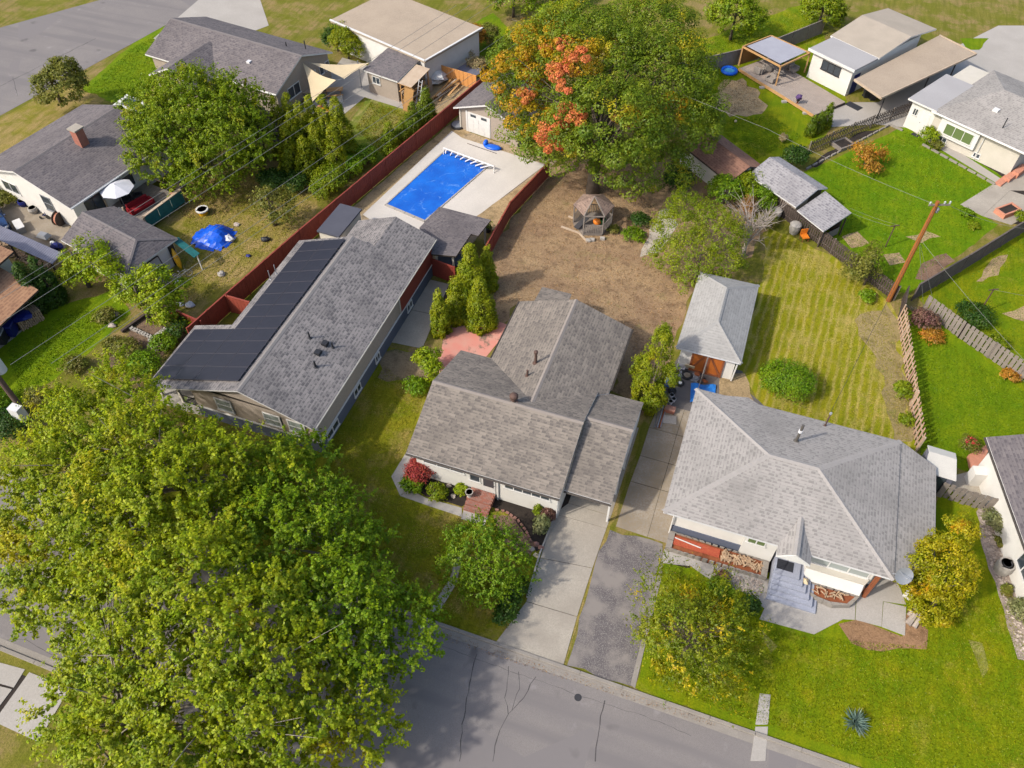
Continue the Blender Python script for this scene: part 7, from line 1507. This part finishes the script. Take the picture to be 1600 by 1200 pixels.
for i, (px, py, h, r) in enumerate(CL_):
    cedar('tall yellow green cedar, %s in the dense clump left of the sunlit lawn' % ORD[i], px, py, h, r, C_, px + 3, group='cedars in the dense clump', n=.7)
for px, py, h, r, mt, lab in ((612, 236, 2.6, 1.0, LF['bright'], 'lime bush cedar first along the red fence'), (630, 226, 2.2, .9, LF['bright'], 'small lime cedar second along the red fence'), (648, 210, 3.0, .95, CD, 'dark cedar third along the red fence'), (668, 192, 3.2, 1.05, CD, 'dark cedar nearest the lumber heap')): cedar(lab, px, py, h, r, mt, px, n=.8)
for px, py, h, r, lab in ((1264, 212, 1.9, .45, 'tiny dark cedar left of three by the lattice fence'), (1276, 206, 1.9, .45, 'tiny dark cedar in the middle of three by the lattice fence'), (1288, 198, 2.2, .5, 'tiny dark cedar right of three by the lattice fence')): cedar(lab, px, py, h, r, CD, px)
b = G2(1012, 640)
tree('cypress', 'gold tipped many stemmed cypress between the carport roof and pale garage', 'tree', b, B(b, [(1005, 620, 1.2, (.8, 1.5)), (1022, 625, 1.2, (.8, 1.5)), (1020, 580, 2.4, (1.1, 1.9)), (1032, 545, 3.6, (.9, 1.5)), (1000, 575, 2, (.7, 1.0)), (1045, 590, 2.2, (.7, 1.1)), (1036, 525, 4.4, (.5, .9)), (1010, 605, 2, (.9, 1.3))]), 420, 64, .27, .12, LF['cedar'], BK, h=3.6, r0=.1, seed=41, aspect=.55, flat=1.5, limbs=8, low=-.8)
b = G2(1452, 950)
tree('golden_cypress', 'big golden yellow cypress at the front right corner of the silver house', 'tree', b, B(b, [(1462, 935, 1.2, (1.5, 1.3)), (1445, 900, 2.0, (1.4, 1.4)), (1480, 880, 3.0, (1.5, 1.6)), (1500, 835, 4.0, (1.0, 1.3)), (1428, 900, 1.2, (.9, .9)), (1495, 905, 2.2, (1.0, 1.2)), (1465, 860, 3.2, (1.0, 1.1))]), 520, 62, .34, .13, LF['gold'], BK, h=3.0, r0=.14, seed=42, T='up', aspect=.55, jit=.35, ball=.5, flat=1.0, limbs=8, low=-.8)
# shrubs
def shrub(name, label, px, py, r, h, mat, seed, n=1.0, size=.165, cat='shrub', T=None, shell=(.6, 1.05), group=None, rc=None, limbs=6, sub=1, per=20):
    b = G2(px, py); rr = random.Random(seed); bl = [(0, 0, h * .5, r * .85, r * .85, h * .5)] + [(rr.uniform(-.4, .4) * r, rr.uniform(-.4, .4) * r, h * rr.uniform(.35, .65), r * .6, r * .6, h * .42) for _ in range(3)]
    return tree(name, label, cat, b, bl, int(n * (30 + 38 * r * (r + h))), per, rc or min(.34, r * .35), size, mat, BK, h=h * .6, r0=.04 + .02 * r, seed=seed, T=T, limbs=limbs, low=-.2, shell=shell, group=group, sub=sub)
shrub('juniper_bush', 'dense round green juniper on the straw lawn behind the silver house', 1222, 607, 2.2, 2.0, LF['juniper'], 51, 2.0, .12, 'bush', 'spray', limbs=3)
b = G2(1085, 440)
tree('large_bush', 'very large bright green bush left of the pale garage', 'bush', b, B(b, [(1085, 400, 2.4, 2.4), (1060, 360, 2.8, 2.0), (1120, 370, 3.0, 2.2), (1045, 400, 1.8, 1.5), (1090, 440, 1.4, 1.7), (1070, 325, 3, 1.5), (1110, 345, 3.6, 1.6), (1130, 410, 2, 1.7)]), 1500, 150, .55, .13, LF['bright'], BK, h=3, r0=.14, seed=52, limbs=10, low=-.2, ball=.6, sep=.6, flat=.9, shell=(.82, 1.05), jit=.3)
for px, py, r, h, m, lab in ((1130, 318, 2.0, 2.6, 'juniper', 'dark green shrub in front of the white shed'), (1163, 305, 1.9, 2.6, 'bright', 'mid green shrub at the corner of the grey shed'), (1183, 332, 1.6, 2.4, 'fresh', 'bright green shrub left of the dark picket fence'), (1060, 295, 1.7, 2.0, 'dark', 'dark shrub mass under the right skirt of the maple'), (1190, 355, 1.2, 1.2, 'weed', 'pale straggly shrub beside the start of the picket fence'), (1235, 262, 1.5, 2.2, 'dark', 'dark green bush behind the long grey shed'), (1222, 222, .5, .9, 'straw', 'small straw coloured bush on the lawn above the long shed'), (1447, 222, 1.0, 1.5, 'lime', 'yellow green shrub beside the white back door'), (1460, 232, .7, .8, 'olive', 'low olive shrub below the bay window'), (1518, 500, 1.6, 1.3, 'dark', 'dark green bush behind the wide grey fence'), (1555, 540, 1.0, .8, 'bright', 'low green plant behind the grey fence middle'), (1440, 510, 1.1, 1.3, 'purple', 'purple brown shrub in the angle of the two fences'), (1455, 530, .9, .6, 'orange', 'low orange flowering plant in the fence corner'), (1408, 618, .8, 1.2, 'bright', 'bright shrub against the middle of the slat fence'), (1412, 660, .6, .9, 'bright', 'small bright shrub low on the slat fence'), (1352, 468, .7, .7, 'fresh', 'small leafy plant at the foot of the picket fence'), (1547, 822, .9, 1.2, 'sage', 'grey green shrub in the rock bed by the right house'), (1592, 960, .9, 1.2, 'sage', 'grey green shrub lower in the rock bed'), (1556, 850, .4, .5, 'weed', 'small yellow plant in the rock bed'), (1572, 925, .45, .4, 'weed', 'tiny plant between rocks below the barrel'), (1575, 590, .7, .5, 'orange', 'low orange plant at the far right of the green lawn'), (1600, 345, .9, .8, 'bright', 'green plant by the brick planter box'), (1508, 338, .7, .6, 'juniper', 'round pale green plant left of the concrete patio'), (1520, 355, .6, .4, 'bright', 'low green weeds below the patio corner')):
    shrub('shrub', lab, px, py, r, h, LF[m], px)
shrub('rust_conifer', 'dead rust brown conifer among the shrubs by the grey shed', 1163, 345, .8, 2.6, LF['rust'], 77, .9, .14, 'tree', 'up')
shrub('rose_bush', 'rose bush with red blooms in the brick bed at the right', 1509, 702, .75, 1.1, LF['olive'], 78, 1, .12)
spray_part(bpy.data.objects['rose_bush'], 'rose_blooms', [(0, 0, .75, .5, .5, .4)], 26, 7, .12, .14, leafmat('petal_red', (.55, .05, .03), (.5, .08, .08)), 79)
for px, py, r, h, m, lab in ((520, 294, 1.9, 2.2, 'bright', 'green bush at the foot of the cedar clump'), (505, 310, 1.3, 1.6, 'bright', 'pale green bush nearest the flat dark shed'), (550, 270, 1.6, 1.7, 'juniper', 'green low bush between lawn and red fence'), (575, 255, 1.4, 1.4, 'fresh', 'low green bush along the red fence'), (425, 290, 1.7, 1.5, 'dark', 'dark shaded bush under the bare brown shrub'), (465, 295, 1.4, 1.5, 'dark', 'dark bush at the left foot of the cedar clump'), (398, 262, 1.6, 1.8, 'dark', 'dark bush in the shade right of the walnut'), (545, 92, 2.3, 3.4, 'cedar', 'large rounded dark hedge between the two top buildings'), (528, 80, 1.6, 3.0, 'dark', 'dark hedge left of the rounded one'), (725, 92, 1.6, 1.6, 'straw', 'pale straw ornamental grass by the trampoline'), (745, 108, 1.3, 1.2, 'straw', 'small straw ornamental grass nearest the red fence'), (740, 78, 1.8, 2.6, 'orange', 'orange and yellow shrub beyond the grasses'), (765, 72, 1.6, 2.4, 'weed', 'yellowing shrub at the end of the red fence'), (205, 560, 1.3, 1.2, 'weed', 'yellowing shrub in the front of the weedy garden'), (232, 580, 1.4, 1.5, 'juniper', 'green shrub at the corner of the solar house'), (258, 545, 1.1, 1.2, 'fresh', 'green shrub beside the concrete edging blocks'), (285, 520, 1.2, 1.4, 'dark', 'dark shrub against the short red fence'), (180, 545, .9, .7, 'weed', 'low weeds at the edge of the left green lawn'), (205, 545, .55, .9, 'gold', 'small bright yellow bush in the weedy garden'), (165, 500, .9, .8, 'weed', 'yellow weeds along the left lawn edge'), (120, 575, 1.0, .9, 'weed', 'rusty weeds below the power lines'), (25, 675, 1.6, 1.8, 'dark', 'dark tangled shrub at the foot of the left utility pole'), (0, 640, 1.5, 1.5, 'juniper', 'green shrub at the photo edge left of the pole'), (60, 625, 1.0, .8, 'weed', 'rusty weeds right of the left pole'), (14, 315, 1.3, .9, 'olive', 'low olive shrub by the drive of the blue car'), (3, 300, 1.2, 2.2, 'bright', 'bright green shrub at the left end of the white house'), (650, 612, .95, 1.1, 'juniper', 'round clipped green shrub at the left gable of the taupe house'), (645, 762, .8, .8, 'fresh', 'low green shrub in front of the red maple'), (683, 775, .75, .8, 'bright', 'yellow green shrub in the middle of the dark planting bed'), (720, 768, .5, .7, 'lime', 'lime shrub beside the urn and brick steps'), (845, 830, .65, 1.3, 'sage', 'variegated shrub at the corner of the garage drive'), (856, 812, .5, 1.0, 'purple', 'purple shrub at the end of the white front wall'), (840, 805, .4, 1.0, 'bright', 'small upright green shrub left of the purple one'), (808, 925, .8, 1.0, 'dark', 'dark hedge plant along the curve of the drive, upper one'), (800, 945, .8, 1.0, 'dark', 'dark hedge plant along the curve of the drive, middle one'), (790, 965, .75, .9, 'dark', 'dark hedge plant along the curve of the drive, lowest one'), (1168, 952, .7, .9, 'dark', 'small round dark bush beside the front walk of the silver house'), (1125, 905, .55, .5, 'purple', 'brown dried plant at the curve of the front walk'), (1125, 925, .8, .8, 'fresh', 'low green bush behind the dark round one'), (1272, 905, .28, .45, 'bright', 'tiny plant in the curved bed by the stairs'), (990, 372, 1.1, .7, 'fresh', 'low green ground plants right of the gazebo'), (1000, 350, 1.0, .8, 'dark', 'dark plants between gazebo and pale path'), (958, 362, .6, .5, 'weed', 'small weeds beside the gazebo')):
    shrub('shrub', lab, px, py, r, h, LF[m], px + 7 * py % 90)
shrub('bare_shrub', 'leafless grey brown shrub left of the cedar clump', 415, 240, 2.0, 4.6, leafmat('dry_twig', (.22, .165, .13), (.17, .125, .10), trans=.05), 80, 1.0, .3, 'shrub', 'up', (.3, 1.1), None, .5, 40, 4, 26)
shrub('red_maple', 'red leaved Japanese maple at the left end of the planting bed', 657, 745, 1.15, 1.5, LF['red'], 81, 1.6, .13, 'tree', 'spray', limbs=8)
# spiky blue green yucca
yc = TH('yucca', 'spiky blue green yucca on the lawn at the bottom right', 'yucca', G(1335, 1130)); rs = np.random.default_rng(4); n = 150
d = rs.normal(0, 1, (n, 3)); d[:, 2] = np.abs(d[:, 2]) * .9 + .15; d /= np.linalg.norm(d, axis=1)[:, None]
mesh_obj('leaves', leaf_mesh('leaves', d * .38 + [0, 0, .1], np.cross(d, rs.normal(0, 1, (n, 3))), .75, LF['blue'], .09, 5, d * 6, .1), yc, (0, 0, 0))['kind'] = 'stuff'
# ================================================================== small things
c = G(734, 770); t = TH('urn', 'pale stone urn standing on the corner of the brick steps', 'urn', (c[0], c[1], .6)); c = (-11.6, 24.65, .6); t.location = c; WP[t.name] = Vector(c)
MB().lathe(c, [(.16, 0), (.1, .12), (.22, .3), (.26, .5), (.2, .5), (.16, .4)], 14).build('bowl', MATS['pale_concrete'], t)
for i, (px, py) in enumerate(((709, 776), (702, 760), (751, 762), (831, 858), (845, 856), (838, 851))): c = G(px, py); tag(MB().blob((c[0], c[1], .06), (.2, .16, .13), 0, i, 7, .2).build('bed_stone', MATS['rock' if i < 4 else 'brick_pink']), 'pale stone lying in the dark planting bed of the taupe house', 'stone', 'stones in the dark planting bed')
t = TH('bed_edging', 'curved row of salmon brick pieces edging the bed right of the brick steps', 'edging', G(800, 800)); P = [G2(*p) for p in ((772, 797), (790, 800), (808, 812), (822, 830), (830, 848))]
for a, b in zip(P, P[1:]):
    a, b = Vector(a), Vector(b); n = max(1, int((b - a).length / .26))
    for i in range(n): q = a.lerp(b, (i + .5) / n); MB().obox((q.x, q.y), math.atan2(b.y - a.y, b.x - a.x) + random.uniform(-.2, .2), .22, .12, 0, .14).build('brick', MATS['brick_pink'], t)
tag(MB().obox(G2(838, 868), -.3, .35, .25, 0, .05).build('stepping_stone', MATS['sail_cloth']), 'square pale stepping stone at the edge of the drive near the bed', 'paver')
t = TH('drive_edging', 'thin pale edging strip along the left side of the concrete drive', 'edging', G(840, 880)); P = [G2(*p) for p in ((872, 800), (846, 866), (826, 935))]
for a, b in zip(P, P[1:]): MB().beam((a[0] - .1, a[1], .06), (b[0] - .1, b[1], .06), .1, .14).build('strip', MATS['pale_concrete'], t)
# junk in front of the pale garage
def tyre(label, px, py, z=0, r=.32, rim='chrome', flat=True):
    c = G(px, py); t = TH('tyre', label, 'tyre', (c[0], c[1], z)); ringp = [(c[0] + (r - .09) * math.cos(k * math.pi / 9), c[1] + (r - .09) * math.sin(k * math.pi / 9), z + .11) for k in range(19)]
    MB().tube(ringp, .1, 8, cap=False).build('tread', MATS['tyre'], t, True); MB().lathe((c[0], c[1], z + .08), [(r - .14, 0), (r - .14, .08), (.08, .05), (0, .06)], 14).build('rim', MATS[rim], t)
tyre('white walled tyre lying on the grey court before the garage', 1062, 600, rim='white_trim'); tyre('large tyre with pale rim behind the first one', 1073, 588, r=.42); tyre('black tyre half under the cypress at the court edge', 1050, 612, r=.3, rim='dark_metal')
rr = random.Random(9)
names = ['crate', 'bucket', 'scrap_sheet', 'pipe_bundle', 'box']
LJ = ['white plastic crate against the left garage wall', 'yellowing flat board leaning by the orange doors', 'grey scrap metal sheet beside the tyres', 'bundle of old pipes along the left edge of the court', 'blue bin squeezed beside the cypress', 'red faded tool box at the top of the stained drive', 'pale square slab lying at the end of the pipe bundle', 'white buckets in a heap beside the pipe bundle']
c = G(1063, 577); t = TH('crate', LJ[0], 'crate', c)
for a in ((-.3, .3, -.22, -.18), (-.3, .3, .18, .22), (-.3, -.26, -.178, .178), (.26, .3, -.178, .178)): MB().box(c[0] + a[0], c[0] + a[1], c[1] + a[2], c[1] + a[3], 0, .35).build('side', MATS['white_cloth'], t)
MB().box(c[0] - .25, c[0] + .25, c[1] - .17, c[1] + .17, .01, .04).build('base', MATS['white_cloth'], t)
tag(MB().beam(G(1077, 576, .02), G(1078, 571, .75), .7, .04).build('board', MATS['sail_cloth']), LJ[1], 'board'); c = G(1083, 590); tag(MB().prism([(c[0] - .5, c[1] - .3), (c[0] + .4, c[1] - .4), (c[0] + .5, c[1] + .3), (c[0] - .3, c[1] + .4)], .01, .06).build('scrap_sheet', MATS['grey_metal']), LJ[2], 'scrap')
t = TH('pipe_bundle', LJ[3], 'pipes', G(1032, 650))
for i in range(7): MB().tube([G(1022 + i * 1.6, 668, .08 + .1 * (i % 2)), G(1036 + i * 1.5, 622, .08 + .1 * (i % 2))], .055, 6).build('pipe', MATS[('grey_metal', 'grey_wood', 'rust')[i % 3]], t)
bin_(LJ[4], G2(1041, 602), 10, 'blue_plastic', 'blue_plastic', .7, .5); c = G(1046, 643); t = TH('tool_box', LJ[5], 'box', c); MB().box(c[0] - .35, c[0] + .35, c[1] - .2, c[1] + .2, 0, .35).build('body', MATS['brick_red'], t); MB().box(c[0] - .37, c[0] + .37, c[1] - .22, c[1] + .22, .352, .42).build('lid', MATS['brick_pink'], t)
tag(MB().obox(G2(1046, 657), .2, .9, .7, .03, .12).build('slab', MATS['pale_concrete']), LJ[6], 'slab')
for i, (px, py) in enumerate(((1049, 621), (1052, 627), (1047, 631))): c = G(px, py); tag(MB().lathe(c, [(.13, 0), (.17, .32), (.15, .32), (.13, .05)], 10).build('bucket', MATS['white_cloth']), 'white bucket standing in the little heap beside the pipe bundle', 'bucket', 'white buckets by the pipes')
for i in range(26):
    x, y = 1052 + rr.uniform(-6, 14), 592 + rr.uniform(-14, 16); c = G(x, y); s = rr.uniform(.08, .22)
    tag((MB().obox(c[:2], rr.uniform(0, 3), s * 2, s, 0, s) if i % 2 else MB().blob((c[0], c[1], s * .6), s, 0, i, 7, .3)).build('scrap_piece', MATS[('dark_metal', 'grey_metal', 'white_cloth', 'rust', 'black_plastic')[i % 5]]), 'small scrap piece in the clutter before the left garage wall', 'scrap', 'scrap before the garage')
for i, (px, py) in enumerate(((1090, 586), (1098, 592), (1087, 592), (1101, 597), (1094, 598))): c = G(px, py); tag(MB().blob((c[0], c[1], .1), (.22, .16, .12), 0, i, 7, .3).build('scrap_piece', MATS[('rust', 'dark_wood', 'grey_metal')[i % 3]]), 'rusty scrap scattered in front of the orange doors', 'scrap', 'scrap before the orange doors')
# blue tarp sheets behind the silver house corner
mb = MB(); a = [G(1079, 600, .03), G(1118, 603, .05), G(1117, 622, .05), G(1078, 630, .03)]; n = 8
for i in range(n):
    for j in range(n):
        f = lambda s, t: Vector(a[0]).lerp(Vector(a[1]), s).lerp(Vector(a[3]).lerp(Vector(a[2]), s), t) + Vector((0, 0, .1 + .09 * math.sin(s * 9) * math.cos(t * 7)))
        mb.poly([f(i / n, j / n), f((i + 1) / n, j / n), f((i + 1) / n, (j + 1) / n), f(i / n, (j + 1) / n)][::-1])
tag(mb.build('tarp', plain('pale_blue_tarp', (.02, .16, .5), (.015, .13, .42), 2, .4, .1)), 'light blue tarp spread on the court behind the silver roof corner', 'tarp')
# driftwood by the golden cypress, orange pots, brick pile
t = TH('driftwood', 'bleached driftwood stump leaning at the foot of the golden cypress', 'driftwood', G(1425, 965))
for p, q, r in (((1418, 975), (1436, 948), .16), ((1428, 980), (1440, 955), .12), ((1420, 962), (1432, 945), .12)): MB().tube([G(*p, .08), G((p[0] + q[0]) / 2 + 2, (p[1] + q[1]) / 2, .3), G(*q, .55)], [r * 1.3, r, r * .5], 7).build('limb', MATS['driftwood'], t)
t = TH('brick_pile', 'orange brick corner planter under the satellite dish', 'planter', G(1405, 905)); fr = Fr(G2(1408, 908), -20)
for k in range(4):
    for j in range(5): fbox(fr, -.55 + j * .23 + .1 * (k % 2), -.34 + j * .23 + .1 * (k % 2), -.1, .1, k * .13, k * .13 + .12).build('brick', MATS['salmon_brick'], t)
tag(MB().beam(G(1416, 935, .1), G(1428, 920, .25), .5, .08).build('white_board', WT), 'short white board leaning at the foot of the golden cypress', 'board')
c = (9.15, 25.75); t = TH('lantern', 'small yellow green garden lantern in the curved bed beside the stairs', 'lantern', (*c, .33)); MB().box(c[0] - .15, c[0] + .15, c[1] - .15, c[1] + .15, .33, .7).build('body', MATS['cream_stucco'], t); MB().hexa([(c[0] - .2, c[1] - .2, .702), (c[0] + .2, c[1] - .2, .702), (c[0] + .2, c[1] + .2, .702), (c[0] - .2, c[1] + .2, .702)], [(c[0] - .03, c[1] - .03, .9), (c[0] + .03, c[1] - .03, .9), (c[0] + .03, c[1] + .03, .9), (c[0] - .03, c[1] + .03, .9)]).build('cap', MATS['sail_cloth'], t)
c = G(1347, 925); t = TH('bollard', 'short rusty post at the corner of the curved bed', 'post', c); MB().box(c[0] - .1, c[0] + .1, c[1] - .1, c[1] + .1, 0, .75).build('post', MATS['rust'], t); MB().box(c[0] - .13, c[0] + .13, c[1] - .13, c[1] + .13, .752, .82).build('cap', MATS['dark_metal'], t)
# river rocks along the right house, fallen leaves, lawn tufts: uncountable ground cover
def scatter(poly_px, n, seed):
    P = np.array([G2(*p) for p in poly_px]); r = np.random.default_rng(seed); lo, hi = P.min(0), P.max(0); out = []
    while len(out) < n:
        q = r.uniform(lo, hi, (n * 2, 2)); ins = np.zeros(len(q), bool); j = len(P) - 1
        for i in range(len(P)):
            a, b = P[i], P[j]; c_ = ((a[1] > q[:, 1]) != (b[1] > q[:, 1])) & (q[:, 0] < (b[0] - a[0]) * (q[:, 1] - a[1]) / (b[1] - a[1] + 1e-12) + a[0]); ins ^= c_; j = i
        out += q[ins].tolist()
    return np.array(out[:n])
S = scatter([(1530, 800), (1548, 780), (1575, 870), (1600, 960), (1630, 1030), (1595, 1025), (1565, 930), (1545, 870)], 420, 3); mb = MB(); rr = random.Random(1)
for i, (x, y) in enumerate(S): s = rr.uniform(.04, .12); mb.blob((x, y, s * .4), (s, s * .8, s * .6), 0, i, 5)
tag(mb.build('river_rocks', MATS['rock']), kind='stuff', label='pale river rocks in the bed along the right white house', cat='rocks')
def tufts(name, polys, n, size, mats, seed, label, h=1.0, avoid=None):
    """short blades standing on the lawn"""
    Cs = [scatter(p, int(n * w), seed + i) for i, (p, w) in enumerate(polys)]; q = np.concatenate(Cs); r = np.random.default_rng(seed)
    C = np.column_stack([q, np.full(len(q), size * .32)]); N = r.normal(0, 1, (len(q), 3)); N[:, 2] = np.abs(N[:, 2]) * .6; T = np.tile([[0, 0, 1.]], (len(q), 1)) + r.normal(0, .7, (len(q), 3))
    o = mesh_obj(name, leaf_mesh(name, C, N, size, mats, .45, seed, T, .3), None, (0, 0, 0)); return tag(o, kind='stuff')
GR = leafmat('blade_green', (.13, .185, .002), (.21, .22, .004), (.3, .26, .02), amount=.42, pscale=.5, trans=.25, rnd=.16)
GY = leafmat('blade_straw', (.19, .195, .008), (.26, .22, .016), (.36, .28, .08), amount=.46, pscale=.45, trans=.2, rnd=.16)
LEAF = leafmat('fallen_leaf', (.30, .19, .08), (.22, .12, .06), (.42, .32, .16), amount=.4, pscale=1.5, trans=.05, rnd=.4)
tufts('grass', [([(1040, 890), (1010, 1060), (1130, 1110), (1400, 1200), (1700, 1290), (1640, 1060), (1560, 930), (1480, 960), (1440, 1010), (1320, 1000), (1270, 995), (1160, 970), (1110, 910)], 1)], 38000, .095, GR, 5, '')
GN = leafmat('blade_lush', (.085, .17, .002), (.14, .2, .003), (.22, .21, .01), amount=.35, pscale=.5, trans=.25, rnd=.16)
tufts('grass', [([(1445, 510), (1440, 700), (1520, 730), (1545, 685), (1640, 680), (1640, 640)], .45), ([(1460, 470), (1600, 370), (1700, 330), (1700, 660), (1600, 590)], .55)], 22000, .095, GN, 15, '')
tufts('grass', [([(600, 570), (520, 690), (500, 800), (560, 960), (690, 975), (760, 990), (800, 900), (720, 810), (670, 795), (620, 775), (608, 745), (640, 700), (660, 620)], .5), ([(1200, 440), (1205, 360), (1290, 405), (1380, 475), (1400, 520), (1425, 690), (1350, 680), (1200, 640), (1275, 600), (1230, 550), (1170, 560)], .5)], 44000, .09, GY, 6, '')
tufts('grass', [([(1265, 270), (1420, 205), (1555, 292), (1500, 318), (1550, 352), (1425, 440), (1390, 445), (1310, 380)], .6), ([(1110, 190), (1205, 180), (1255, 215), (1180, 250)], .2), ([(10, 545), (120, 480), (190, 490), (110, 570), (30, 620)], .2)], 26000, .11, GN, 7, '')
tufts('grass', [([(290, 345), (330, 275), (470, 270), (490, 340), (350, 450), (300, 480), (265, 430)], .6), ([(555, 200), (580, 160), (650, 180), (600, 245)], .4)], 13000, .12, GY, 8, '')
tufts('fallen_leaves', [([(700, 490), (770, 395), (860, 270), (960, 250), (1030, 330), (1010, 400), (1080, 440), (1050, 530), (1000, 640), (985, 520), (812, 470)], .8), ([(1130, 130), (1160, 125), (1195, 165), (1140, 180)], .05), ([(230, 300), (420, 290), (400, 330), (300, 345)], .15)], 16000, .11, LEAF, 9, '')
tufts('grass', [([(130, 145), (207, 75), (290, 30), (250, 105), (215, 155)], .4), ([(1092, 60), (1110, 62), (1265, 10), (1310, 60), (1190, 68), (1120, 110)], .3), ([(1100, 110), (1150, 118), (1110, 165), (1085, 200)], .3)], 12000, .12, GN, 25, '')
tufts('fallen_leaves', [([(690, 986), (1120, 1130), (1115, 1136), (680, 996)], .3), ([(600, 700), (700, 800), (690, 975), (560, 960), (520, 760)], .45), ([(1040, 890), (1010, 1060), (1130, 1110), (1200, 1000), (1110, 910)], .25)], 2600, .09, LEAF, 29, '')
